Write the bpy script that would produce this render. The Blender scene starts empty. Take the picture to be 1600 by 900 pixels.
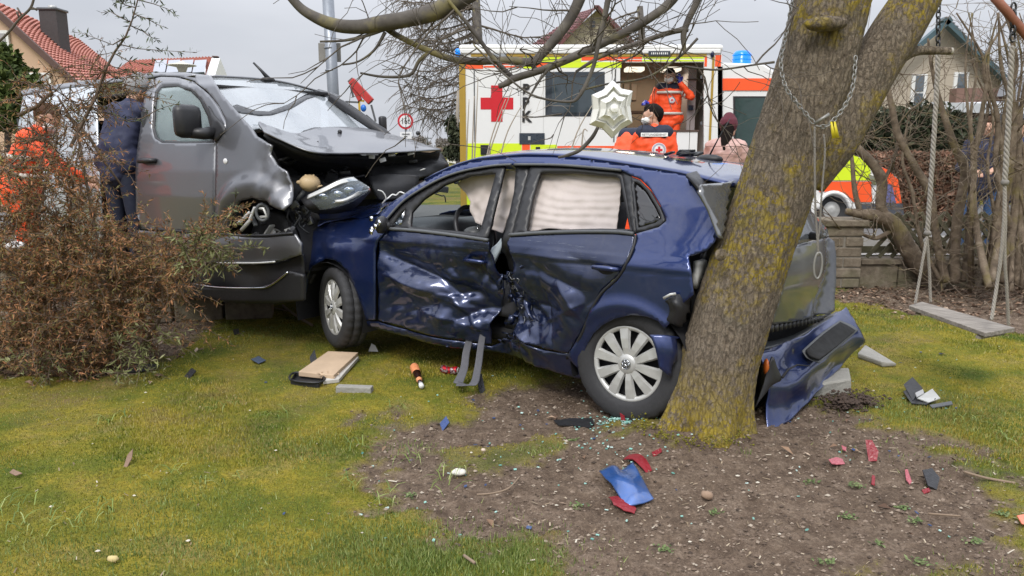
import bpy, bmesh, math, random
import numpy as np
from mathutils import Vector, Matrix, noise
from mathutils.geometry import delaunay_2d_cdt
rng = random.Random(11)
nrs = np.random.RandomState(5)
PI = math.pi
SC = bpy.context.scene
COL = SC.collection
# ---------------- camera ----------------
CH, HOR, FP = 1.5, 230.0, 1200.0
TH = math.atan((450 - HOR) / FP)
cd = bpy.data.cameras.new('camera')
cd.sensor_width = 36; cd.lens = 36 * FP / 1600; cd.clip_start = .05; cd.clip_end = 3000
cam = bpy.data.objects.new('camera', cd); COL.objects.link(cam)
cam.location = (0, 0, CH); cam.rotation_euler = (PI / 2 - TH, 0, 0)
SC.camera = cam
# ---------------- sky and sun ----------------
wd = bpy.data.worlds.new('World'); SC.world = wd; wd.use_nodes = True
wn = wd.node_tree.nodes; wl = wd.node_tree.links; wn.clear()
SUN_EL, SUN_AZ = math.radians(48), math.radians(200)
sky = wn.new('ShaderNodeTexSky'); sky.sky_type = 'NISHITA'; sky.sun_disc = False
sky.sun_elevation = SUN_EL; sky.sun_rotation = SUN_AZ; sky.dust_density = 3
tc = wn.new('ShaderNodeTexCoord'); mp = wn.new('ShaderNodeMapping'); mp.inputs['Scale'].default_value = (1, 1, 3.2)
nz = wn.new('ShaderNodeTexNoise'); nz.inputs['Scale'].default_value = 1.6; nz.inputs['Detail'].default_value = 5; nz.inputs['Roughness'].default_value = .5
cr = wn.new('ShaderNodeValToRGB')
cr.color_ramp.elements[0].position = .36; cr.color_ramp.elements[0].color = (3.4, 3.58, 4.0, 1)
cr.color_ramp.elements[1].position = .64; cr.color_ramp.elements[1].color = (4.75, 4.88, 5.25, 1)
sx = wn.new('ShaderNodeSeparateXYZ'); mr = wn.new('ShaderNodeMapRange')
mr.inputs['From Min'].default_value = .15; mr.inputs['From Max'].default_value = 1; mr.inputs['To Min'].default_value = 1; mr.inputs['To Max'].default_value = 3.7
mu = wn.new('ShaderNodeVectorMath'); mu.operation = 'SCALE'
mx = wn.new('ShaderNodeMix'); mx.data_type = 'RGBA'; mx.inputs[0].default_value = .93
bg = wn.new('ShaderNodeBackground'); bg.inputs['Strength'].default_value = .1
wo = wn.new('ShaderNodeOutputWorld')
wl.new(tc.outputs['Generated'], mp.inputs['Vector']); wl.new(mp.outputs[0], nz.inputs['Vector']); wl.new(nz.outputs['Fac'], cr.inputs['Fac'])
wl.new(tc.outputs['Generated'], sx.inputs[0]); wl.new(sx.outputs['Z'], mr.inputs['Value'])
wl.new(cr.outputs['Color'], mu.inputs[0]); wl.new(mr.outputs['Result'], mu.inputs['Scale'])
wl.new(sky.outputs['Color'], mx.inputs[6]); wl.new(mu.outputs[0], mx.inputs[7]); wl.new(mx.outputs[2], bg.inputs['Color'])
wl.new(bg.outputs[0], wo.inputs[0])
sd = bpy.data.lights.new('sun', 'SUN'); sd.energy = 1.5; sd.angle = math.radians(20); sd.color = (1, .96, .9)
so = bpy.data.objects.new('sun', sd); COL.objects.link(so)
# light comes from behind the camera, a little to the left, high
dv = Vector((math.sin(SUN_AZ) * math.cos(SUN_EL), math.cos(SUN_AZ) * math.cos(SUN_EL), math.sin(SUN_EL)))
so.rotation_euler = dv.to_track_quat('Z', 'Y').to_euler()
SC.view_settings.view_transform = 'Standard'; SC.view_settings.look = 'None'
SC.view_settings.exposure = .62; SC.view_settings.gamma = 1
SC.render.engine = 'CYCLES'
SC.cycles.use_denoising = True; SC.cycles.max_bounces = 7; SC.cycles.transparent_max_bounces = 16
# ---------------- pixel helpers (pixels of the 1600x900 photograph -> places) ----------------
def ray(px, py):
    a = (px - 800) / FP; b = (450 - py) / FP
    return Vector((a, math.cos(TH) + b * math.sin(TH), -math.sin(TH) + b * math.cos(TH)))
def at(px, py, Y):
    d = ray(px, py); t = Y / d.y
    return Vector((d.x * t, Y, CH + d.z * t))
def G(px, py, z=0.0):
    d = ray(px, py); t = (z - CH) / d.z
    return Vector((d.x * t, d.y * t, z))
def sst(a, b, x):
    t = np.clip((x - a) / (b - a), 0, 1); return t * t * (3 - 2 * t)
# ---------------- materials ----------------
MATS = {}
class NT:
    def __init__(s, name):
        s.m = bpy.data.materials.new(name); s.m.use_nodes = True
        s.n = s.m.node_tree.nodes; s.l = s.m.node_tree.links
        s.b = s.n['Principled BSDF']; s.out = s.n['Material Output']
        s.tc = s.n.new('ShaderNodeTexCoord'); MATS[name] = s.m
    def set(s, **k):
        for a, v in k.items():
            s.b.inputs[a.replace('_', ' ')].default_value = v
        return s
    def noise(s, scale, detail=4, rough=.55, vec=None, stretch=None, dist=0):
        n = s.n.new('ShaderNodeTexNoise'); n.inputs['Scale'].default_value = scale
        n.inputs['Detail'].default_value = detail; n.inputs['Roughness'].default_value = rough; n.inputs['Distortion'].default_value = dist
        v = vec or s.tc.outputs['Object']
        if stretch:
            m = s.n.new('ShaderNodeMapping'); m.inputs['Scale'].default_value = stretch; s.l.new(v, m.inputs['Vector']); v = m.outputs[0]
        s.l.new(v, n.inputs['Vector']); return n.outputs['Fac']
    def voro(s, scale, out='Distance', stretch=None, feature='F1'):
        n = s.n.new('ShaderNodeTexVoronoi'); n.feature = feature; n.inputs['Scale'].default_value = scale
        v = s.tc.outputs['Object']
        if stretch:
            m = s.n.new('ShaderNodeMapping'); m.inputs['Scale'].default_value = stretch; s.l.new(v, m.inputs['Vector']); v = m.outputs[0]
        s.l.new(v, n.inputs['Vector']); return n.outputs[out]
    def ramp(s, fac, stops):
        r = s.n.new('ShaderNodeValToRGB'); e = r.color_ramp.elements
        while len(e) < len(stops): e.new(.5)
        for el, (p, c) in zip(e, stops):
            el.position = p; el.color = (c[0], c[1], c[2], 1) if hasattr(c, '__len__') else (c, c, c, 1)
        s.l.new(fac, r.inputs['Fac']); return r.outputs['Color']
    def mix(s, fac, a, b, mode='MIX'):
        m = s.n.new('ShaderNodeMix'); m.data_type = 'RGBA'; m.blend_type = mode
        for i, v in ((0, fac), (6, a), (7, b)):
            if hasattr(v, 'is_output'): s.l.new(v, m.inputs[i])
            elif i == 0: m.inputs[0].default_value = v
            else: m.inputs[i].default_value = (v[0], v[1], v[2], 1)
        return m.outputs[2]
    def math(s, op, a, b=0.0):
        m = s.n.new('ShaderNodeMath'); m.operation = op
        for i, v in ((0, a), (1, b)):
            if hasattr(v, 'is_output'): s.l.new(v, m.inputs[i])
            else: m.inputs[i].default_value = v
        return m.outputs[0]
    def island(s):
        return s.n.new('ShaderNodeNewGeometry').outputs['Random Per Island']
    def attr(s, name):
        a = s.n.new('ShaderNodeAttribute'); a.attribute_name = name; return a.outputs['Fac']
    def to(s, sock, val):
        s.l.new(val, s.b.inputs[sock]); return s
    def bump(s, h, strength=.3, dist=.01):
        b = s.n.new('ShaderNodeBump'); b.inputs['Strength'].default_value = strength; b.inputs['Distance'].default_value = dist
        s.l.new(h, b.inputs['Height']); s.l.new(b.outputs[0], s.b.inputs['Normal']); return s
def lin(r, g, b):
    f = lambda c: (c / 255 / 12.92) if c / 255 <= .04045 else ((c / 255 + .055) / 1.055) ** 2.4
    return (f(r), f(g), f(b))
def simple(name, col, rough=.5, metal=0, var=.25, scale=8, bump=0, coat=0, **k):
    if name in MATS: return MATS[name]
    t = NT(name)
    n = t.noise(scale, 5)
    t.to('Base Color', t.mix(n, [c * (1 - var) for c in col], [min(1, c * (1 + var)) for c in col]))
    t.set(Metallic=metal, Coat_Weight=coat, **k)
    r = t.noise(scale * 3, 4); t.to('Roughness', t.ramp(r, [(.3, max(.02, rough - .08)), (.7, min(1, rough + .08))]))
    if bump: t.bump(t.noise(scale * 5, 6), bump, .01)
    return t.m
def glass(name, tint=(.75, .8, .8), refl=.06, base=0.0, basecol=(.5, .55, .55), rough=.02):
    t = NT(name); n, l = t.n, t.l
    tr = n.new('ShaderNodeBsdfTransparent'); tr.inputs[0].default_value = (*tint, 1)
    gl = n.new('ShaderNodeBsdfGlossy'); gl.inputs['Roughness'].default_value = rough; gl.inputs[0].default_value = (1, 1, 1, 1)
    fr = n.new('ShaderNodeLayerWeight'); fr.inputs['Blend'].default_value = .5
    ad = t.math('ADD', t.math('MULTIPLY', t.math('POWER', fr.outputs['Facing'], 5.0), .95), refl)
    m1 = n.new('ShaderNodeMixShader'); l.new(ad, m1.inputs[0]); l.new(tr.outputs[0], m1.inputs[1]); l.new(gl.outputs[0], m1.inputs[2])
    df = n.new('ShaderNodeBsdfDiffuse'); df.inputs[0].default_value = (*basecol, 1)
    m2 = n.new('ShaderNodeMixShader'); dirt_or_sheen = t.math('MULTIPLY', t.noise(3, 5), base * 2)  # diffuse film; on windscreen and rear window it imitates sky reflection
    l.new(dirt_or_sheen, m2.inputs[0]); l.new(m1.outputs[0], m2.inputs[1]); l.new(df.outputs[0], m2.inputs[2])
    l.new(m2.outputs[0], t.out.inputs['Surface']); return t.m
def carpaint(name, col, metal=.5, rough=.28, dust=(.22, .2, .18), dustamt=.25, scr=.3, coat=1.0, thr=.655):
    t = NT(name)
    fl = t.noise(900, 2); base = t.mix(fl, [c * .75 for c in col], [c * 1.3 for c in col])
    d1 = t.noise(2.3, 6, .65); d2 = t.noise(26, 5, .7)
    dm = t.math('MULTIPLY', t.ramp(d1, [(.42, 0), (.75, 1)]), t.ramp(d2, [(.35, 0.1), (.7, 1)]))
    dm = t.math('MULTIPLY', dm, dustamt)
    sc = t.noise(6, 8, .72, stretch=(1.1, 1, 12), dist=1.1); zone = t.ramp(t.noise(3.2, 4, .6), [(.48, 0), (.62, 1)])
    sm = t.math('MULTIPLY', t.math('MULTIPLY', t.ramp(sc, [(thr, 0), (thr + .05, 1)]), zone), scr)
    c = t.mix(dm, base, dust); c = t.mix(sm, c, (.16, .18, .24))
    t.to('Base Color', c); t.set(Metallic=metal, Coat_Weight=coat, Coat_Roughness=.03)
    t.to('Roughness', t.math('ADD', t.math('MULTIPLY', t.math('ADD', dm, sm), .5), rough))
    t.to('Coat Roughness', t.math('ADD', t.math('MULTIPLY', t.math('ADD', dm, sm), .5), .04))
    return t.m
# ---------------- object builders ----------------
ROOTM = {}
def link(o): COL.objects.link(o); return o
def tag(o, label=None, cat=None, group=None, kind=None):
    if label: o['label'] = label
    if cat: o['category'] = cat
    if group: o['group'] = group
    if kind: o['kind'] = kind
    return o
def thing(name, label, cat, loc=(0, 0, 0), rz=0, group=None, rot=None):
    o = link(bpy.data.objects.new(name, None)); o.empty_display_size = .2
    o.location = loc; o.rotation_euler = rot or (0, 0, rz)
    ROOTM[o] = (Matrix.Translation(Vector(loc)) @ o.rotation_euler.to_matrix().to_4x4())
    return tag(o, label, cat, group)
def mk(name, V, Fs, mat, parent=None, world=True, smooth=True, thick=0, subd=0, bevel=0, off=-1):
    """one mesh object; V in world coordinates (or the parent's when world=False)"""
    me = bpy.data.meshes.new(name)
    V = np.asarray([tuple(v) for v in V] if not isinstance(V, np.ndarray) else V, dtype=float).reshape(-1, 3)
    org = None
    root = parent
    while root is not None and root not in ROOTM and root.parent: root = root.parent
    M = ROOTM.get(root) if root is not None else None
    if M is not None and world:
        I = np.array(M.inverted()); V = V @ I[:3, :3].T + I[:3, 3]
    if root is None and len(V):
        org = np.array([(V[:, 0].min() + V[:, 0].max()) / 2, (V[:, 1].min() + V[:, 1].max()) / 2, V[:, 2].min()]); V = V - org
    if isinstance(Fs, np.ndarray):
        nf, k = Fs.shape
        me.vertices.add(len(V)); me.vertices.foreach_set('co', V.ravel().astype(np.float32))
        me.loops.add(nf * k); me.loops.foreach_set('vertex_index', Fs.ravel().astype(np.int32))
        me.polygons.add(nf); me.polygons.foreach_set('loop_start', np.arange(0, nf * k, k, dtype=np.int32))
        me.polygons.foreach_set('loop_total', np.full(nf, k, dtype=np.int32)); me.update(calc_edges=True)
    else:
        me.from_pydata(V.tolist(), [], [tuple(f) for f in Fs]); me.update()
    if smooth: me.polygons.foreach_set('use_smooth', [True] * len(me.polygons))
    if mat: me.materials.append(mat)
    o = link(bpy.data.objects.new(name, me))
    if org is not None:
        o.location = org; ROOTM[o] = Matrix.Translation(Vector(org))
    if parent is not None: o.parent = parent
    mods(o, thick, subd, bevel, off)
    return o
def mods(o, thick=0, subd=0, bevel=0, off=-1):
    if thick:
        m = o.modifiers.new('s', 'SOLIDIFY'); m.thickness = thick; m.offset = off
    if bevel:
        m = o.modifiers.new('b', 'BEVEL'); m.width = bevel; m.segments = 2; m.limit_method = 'ANGLE'
    if subd:
        m = o.modifiers.new('d', 'SUBSURF'); m.levels = subd; m.render_levels = subd
class MB:
    def __init__(s): s.V = []; s.F = []
    def add(s, V, F):
        b = len(s.V); s.V += [tuple(v) for v in V]; s.F += [tuple(i + b for i in f) for f in F]; return s
    def box(s, c, d, rot=None):
        V = [Vector((x * d[0] / 2, y * d[1] / 2, z * d[2] / 2)) for x in (-1, 1) for y in (-1, 1) for z in (-1, 1)]
        if rot is not None: V = [rot @ v for v in V]
        V = [v + Vector(c) for v in V]
        return s.add(V, [(0, 1, 3, 2), (4, 6, 7, 5), (0, 4, 5, 1), (2, 3, 7, 6), (0, 2, 6, 4), (1, 5, 7, 3)])
    def beam(s, a, b, w, h=None):
        a, b = Vector(a), Vector(b); d = b - a; q = d.to_track_quat('X', 'Z').to_matrix()
        return s.box((a + b) / 2, (d.length, w, h or w), q)
    def tube(s, P, R, n=8, cap=True):
        V, F = tube_vf(P, R, n, cap); return s.add(V, F)
    def ball(s, c, r, n=8, sc=(1, 1, 1), jit=0):
        V = []; F = []; c = Vector(c)
        V.append(c + Vector((0, 0, r * sc[2])))
        for i in range(1, n // 2):
            a = PI * i / (n // 2)
            for j in range(n):
                b = 2 * PI * j / n
                k = 1 + (rng.uniform(-jit, jit) if jit else 0)
                V.append(c + Vector((math.sin(a) * math.cos(b) * sc[0], math.sin(a) * math.sin(b) * sc[1], math.cos(a) * sc[2])) * r * k)
        V.append(c - Vector((0, 0, r * sc[2]))); m = n // 2 - 1; L = len(V) - 1
        for j in range(n):
            F.append((0, 1 + j, 1 + (j + 1) % n)); F.append((L, 1 + (m - 1) * n + (j + 1) % n, 1 + (m - 1) * n + j))
            for i in range(m - 1):
                F.append((1 + i * n + j, 1 + (i + 1) * n + j, 1 + (i + 1) * n + (j + 1) % n, 1 + i * n + (j + 1) % n))
        return s.add(V, F)
    def prism(s, P, Q):
        """two matching outlines joined"""
        n = len(P); return s.add(list(P) + list(Q), [tuple(range(n))[::-1], tuple(range(n, 2 * n))] + [(i, (i + 1) % n, n + (i + 1) % n, n + i) for i in range(n)])
    def mk(s, name, mat, parent=None, **k): return mk(name, s.V, s.F, mat, parent, **k)
def tube_vf(P, R, n=8, cap=True, nf=None):
    P = [Vector(p) for p in P]
    if not hasattr(R, '__len__'): R = [R] * len(P)
    V = []; F = []; up = None
    for i, p in enumerate(P):
        t = (P[min(i + 1, len(P) - 1)] - P[max(i - 1, 0)])
        t = t.normalized() if t.length > 1e-9 else Vector((0, 0, 1))
        if up is None:
            up = t.orthogonal().normalized()
        up = (up - t * up.dot(t)); up = up.normalized() if up.length > 1e-6 else t.orthogonal().normalized()
        s2 = t.cross(up)
        for j in range(n):
            a = 2 * PI * j / n; r = R[i]
            if nf: r *= nf(i, j, p, a)
            V.append(p + (up * math.cos(a) + s2 * math.sin(a)) * r)
    for i in range(len(P) - 1):
        for j in range(n):
            F.append((i * n + j, i * n + (j + 1) % n, (i + 1) * n + (j + 1) % n, (i + 1) * n + j))
    if cap:
        F.append(tuple(range(n))[::-1]); F.append(tuple(range((len(P) - 1) * n, len(P) * n)))
    return V, F
def cat(P, n=6, closed=False):
    """Catmull-Rom through points (tuples of any length)"""
    P = [np.array(p, float) for p in P]; m = len(P); out = []
    for i in range(m if closed else m - 1):
        if closed: a, b, c, d = P[i - 1], P[i], P[(i + 1) % m], P[(i + 2) % m]
        else: a, b, c, d = P[max(i - 1, 0)], P[i], P[i + 1], P[min(i + 2, m - 1)]
        for k in range(n):
            t = k / n
            out.append(.5 * ((2 * b) + (c - a) * t + (2 * a - 5 * b + 4 * c - d) * t * t + (3 * b - a - 3 * c + d) * t ** 3))
    if not closed: out.append(P[-1])
    return out
def tri2d(poly, step, holes=(), curve=0):
    """fill a 2D polygon with an even triangle net"""
    def dens(p):
        if curve: p = [tuple(q) for q in cat(p, curve, True)]
        o = []
        for i in range(len(p)):
            a, b = np.array(p[i][:2], float), np.array(p[(i + 1) % len(p)][:2], float)
            k = max(1, int(np.linalg.norm(b - a) / step))
            o += [a + (b - a) * j / k for j in range(k)]
        return np.array(o)
    P = dens(poly); H = [dens(h) for h in holes]
    def inside(pts, pg):
        x, y = pts[:, 0], pts[:, 1]; r = np.zeros(len(pts), bool); j = len(pg) - 1
        for i in range(len(pg)):
            xi, yi = pg[i]; xj, yj = pg[j]
            c = ((yi > y) != (yj > y)) & (x < (xj - xi) * (y - yi) / (yj - yi + 1e-12) + xi); r ^= c; j = i
        return r
    def near(pts, pg, d):
        m = np.full(len(pts), 1e9)
        for i in range(len(pg)):
            a = pg[i]; b = pg[(i + 1) % len(pg)]; ab = b - a
            t = np.clip(((pts - a) @ ab) / (ab @ ab + 1e-12), 0, 1)
            m = np.minimum(m, np.linalg.norm(pts - a - t[:, None] * ab, axis=1))
        return m < d
    lo, hi = P.min(0), P.max(0)
    gx = np.arange(lo[0], hi[0], step); gy = np.arange(lo[1], hi[1], step * .87)
    XX, YY = np.meshgrid(gx, gy); XX = XX + (np.arange(len(gy)) % 2)[:, None] * step / 2
    pts = np.stack([XX.ravel(), YY.ravel()], 1)
    k = inside(pts, P) & ~near(pts, P, step * .45)
    for h in H: k &= ~inside(pts, h) & ~near(pts, h, step * .45)
    pts = pts[k]
    verts = [Vector(p) for p in P]; loops = [list(range(len(P)))]; b = len(P); edges = [(i, (i + 1) % b) for i in range(b)]
    for h in H:
        n = len(h); verts += [Vector(p) for p in h]; edges += [(b + i, b + (i + 1) % n) for i in range(n)]; b += n
    verts += [Vector(p) for p in pts]
    r = delaunay_2d_cdt(verts, edges, [], 0, 1e-5)
    V = np.array([tuple(v) for v in r[0]]); F = np.array(r[2])
    c = V[F].mean(1); k = inside(c, P)
    for h in H: k &= ~inside(c, h)
    F = F[k]; a, b, c = V[F[:, 0]], V[F[:, 1]], V[F[:, 2]]; s = (b[:, 0] - a[:, 0]) * (c[:, 1] - a[:, 1]) - (b[:, 1] - a[:, 1]) * (c[:, 0] - a[:, 0])
    F[s < 0] = F[s < 0][:, ::-1]; return V, F[np.abs(s) > 1e-9]
def hitn(PX, M, g, t0=1.5, t1=16):
    """rays through pixels PX (n,2) meet the implicit surface g(local points)=0 of the thing with matrix M -> local points"""
    PX = np.asarray(PX, float); a = (PX[:, 0] - 800) / FP; b = (450 - PX[:, 1]) / FP
    D = np.stack([a, np.cos(TH) + b * np.sin(TH), -np.sin(TH) + b * np.cos(TH)], 1)
    I = np.array(M.inverted()); O = I[:3, :3] @ np.array([0, 0, CH]) + I[:3, 3]; D = D @ I[:3, :3].T
    ts = np.linspace(t0, t1, 160); n = len(D); lo = np.full(n, t0); hi = np.full(n, np.nan); f0 = g(O + D * t0)
    s0 = np.sign(f0); prev = t0
    for t in ts[1:]:
        s = np.sign(g(O + D * t)); m = np.isnan(hi) & (s != s0); hi[m] = t; lo[m] = prev; prev = t
    bad = np.isnan(hi); lo[bad] = 5.; hi[bad] = 5.
    for _ in range(22):
        m = (lo + hi) / 2; k = np.sign(g(O + D * m[:, None])) == s0; lo = np.where(k, m, lo); hi = np.where(k, hi, m)
    return O + D * lo[:, None]
def panel(name, poly, g, root, mat, step=5, holes=(), curve=0, dent=None, thick=.012, parent=None, smooth=True):
    V, F = tri2d(poly, step, holes, curve)
    L = hitn(V, ROOTM[root], g)
    if dent is not None: L = dent(L)
    # faces look toward the camera
    A = L[F]; nrm = np.cross(A[:, 1] - A[:, 0], A[:, 2] - A[:, 0]); I = ROOTM[root].inverted(); c = np.array(I @ Vector((0, 0, CH)))
    if (nrm * (c - A[:, 0])).sum() < 0: F = F[:, ::-1]
    o = mk(name, L, F, mat, parent or root, world=False, thick=thick, smooth=smooth)
    return o
def patch(name, rows, mat, parent=None, n=6, thick=.006, jit=0, js=6, seed=0, fn=None):
    """rows of (px, py, Y): a curved sheet through these places"""
    R = [[np.array(at(*p)) if len(p) == 3 else np.array(p[:3]) for p in r] for r in rows]
    R = [np.array(cat(r, n)) for r in R]; C = []
    for j in range(len(R[0])): C.append(np.array(cat([r[j] for r in R], n)))
    A = np.stack(C, 1)  # rows, cols, 3
    nr, nc = A.shape[:2]; V = A.reshape(-1, 3)
    if jit:
        V = V + np.array([jit * np.array(noise.noise_vector(Vector(v * js + seed))) + jit * .4 * np.array(noise.noise_vector(Vector(v * js * 3 + seed))) for v in V])
    F = [(i * nc + j, i * nc + j + 1, (i + 1) * nc + j + 1, (i + 1) * nc + j) for i in range(nr - 1) for j in range(nc - 1)]
    return mk(name, V, F, mat, parent, thick=thick, off=0)
def lathe(P, n=24, axis='y'):
    """P list of (r, a): radius, position along axis"""
    V = []; F = []
    for r, a in P:
        for j in range(n):
            t = 2 * PI * j / n; V.append((r * math.cos(t), a, r * math.sin(t)) if axis == 'y' else (r * math.cos(t), r * math.sin(t), a))
    for i in range(len(P) - 1):
        for j in range(n): F.append((i * n + j, i * n + (j + 1) % n, (i + 1) * n + (j + 1) % n, (i + 1) * n + j))
    return V, F
def text(name, s, size, mat, loc, rot, parent=None, ext=.002, bold=0, align='CENTER', world=True, space=1, scx=1):
    c = bpy.data.curves.new(name, 'FONT'); c.body = s; c.size = size; c.extrude = ext; c.offset = bold; c.align_x = align; c.align_y = 'CENTER'; c.space_character = space
    tmp = link(bpy.data.objects.new(name, c)); bpy.context.view_layer.update(); me = bpy.data.meshes.new_from_object(tmp.evaluated_get(bpy.context.evaluated_depsgraph_get())); bpy.data.objects.remove(tmp); me.materials.clear(); me.materials.append(mat)
    o = link(bpy.data.objects.new(name, me))
    Mw = Matrix.Translation(Vector(loc)) @ (rot if isinstance(rot, Matrix) else Matrix.Rotation(0, 4, 'X'))
    if parent is not None:
        o.parent = parent
        if world and parent in ROOTM: Mw = ROOTM[parent].inverted() @ Mw
    o.matrix_basis = Mw @ Matrix.Diagonal((scx, 1, 1, 1)); return o
FACING = Matrix.Rotation(PI / 2, 4, 'X')   # text upright, read from -Y
# ---------------- terrain ----------------
WA = np.array(G(20, 512))[:2]; WB = np.array(G(1306, 446))[:2]
WD = (WB - WA) / np.linalg.norm(WB - WA); WN = np.array([-WD[1], WD[0]])
def beyond(x, y):
    """metres beyond the garden wall"""
    d1 = (x - WA[0]) * WN[0] + (y - WA[1]) * WN[1]
    return np.where(x > WB[0], np.minimum(d1 * 0 + (y - WB[1]), d1 + (x - WB[0]) * .6), d1)
def vnoise(x, y, s, seed=0):
    r = np.random.RandomState(seed).rand(256, 256); X = (x * s) % 256; Y = (y * s) % 256
    i = np.floor(X).astype(int) % 256; j = np.floor(Y).astype(int) % 256; u = X - np.floor(X); v = Y - np.floor(Y); u = u * u * (3 - 2 * u); v = v * v * (3 - 2 * v)
    i1 = (i + 1) % 256; j1 = (j + 1) % 256
    return (r[i, j] * (1 - u) + r[i1, j] * u) * (1 - v) + (r[i, j1] * (1 - u) + r[i1, j1] * u) * v
def fbm(x, y, s, seed=0, o=4):
    t = 0; a = .5; n = 0
    for k in range(o): t = t + a * vnoise(x + 13.7 * k, y + 7.1 * k, s * 2 ** k, seed + k); n += a; a *= .55
    return t / n
def in_poly(x, y, pg):
    r = np.zeros(np.shape(x), bool); j = len(pg) - 1
    for i in range(len(pg)):
        xi, yi = pg[i]; xj, yj = pg[j]; r ^= ((yi > y) != (yj > y)) & (x < (xj - xi) * (y - yi) / (yj - yi + 1e-12) + xi); j = i
    return r
def gp(L): return [tuple(G(a, b))[:2] for a, b in L]
DIRT = [gp([(600, 655), (700, 640), (860, 585), (1200, 600), (1290, 618), (1400, 660), (1500, 700), (1610, 790), (1640, 930), (900, 960), (905, 880), (870, 850), (820, 815), (770, 830), (700, 862), (665, 850), (690, 815), (655, 800), (560, 790), (560, 730), (620, 715), (610, 700)]),
        gp([(-80, 560), (60, 590), (180, 588), (240, 560), (330, 520), (330, 490), (200, 470), (-80, 480)]),
        gp([(1300, 470), (1420, 492), (1620, 520), (1700, 440), (1500, 425), (1300, 440)])]
GREEN = [gp([(690, 730), (900, 700), (1010, 690), (1000, 672), (860, 690), (700, 700)])]
def polydist(x, y, pg):
    m = np.full(np.shape(x), 9.)
    for i in range(len(pg)):
        ax, ay = pg[i]; bx, by = pg[(i + 1) % len(pg)]; dx, dy = bx - ax, by - ay
        t = np.clip(((x - ax) * dx + (y - ay) * dy) / (dx * dx + dy * dy + 1e-9), 0, 1); m = np.minimum(m, np.hypot(x - ax - t * dx, y - ay - t * dy))
    return np.where(in_poly(x, y, pg), -m, m)
def dirtmask(x, y):
    d = np.min([polydist(x, y, p) * (1 if i == 0 else 1) for i, p in enumerate(DIRT)], axis=0)
    w = (fbm(x, y, 2.2, 3) - .5) * .75 + (fbm(x, y, 9, 9) - .5) * .45
    m = sst(.10, -.13, d + w)
    g = polydist(x, y, GREEN[0]); m = m * (1 - .6 * sst(.03, -.06, g + w * .8))
    return m
def gz(x, y):
    x = np.asarray(x, float); y = np.asarray(y, float)
    b = beyond(x, y)
    z = .2 * sst(-.1, 1.6, b)
    near = sst(14, 9, np.hypot(x, y))
    m = dirtmask(x, y)
    z = z + near * ((fbm(x, y, 1.3, 21) - .5) * .05 + (fbm(x, y, 7, 22) - .5) * .016 * (1 + m) + m * ((fbm(x, y, 26, 23) - .5) * .045 - .016))
    tx, ty = TREE
    z = z + .07 * np.exp(-((x - tx) ** 2 + (y - ty) ** 2) / .25)
    return z
TREE = (G(1103, 700).x, G(1103, 700).y + .20)
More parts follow.
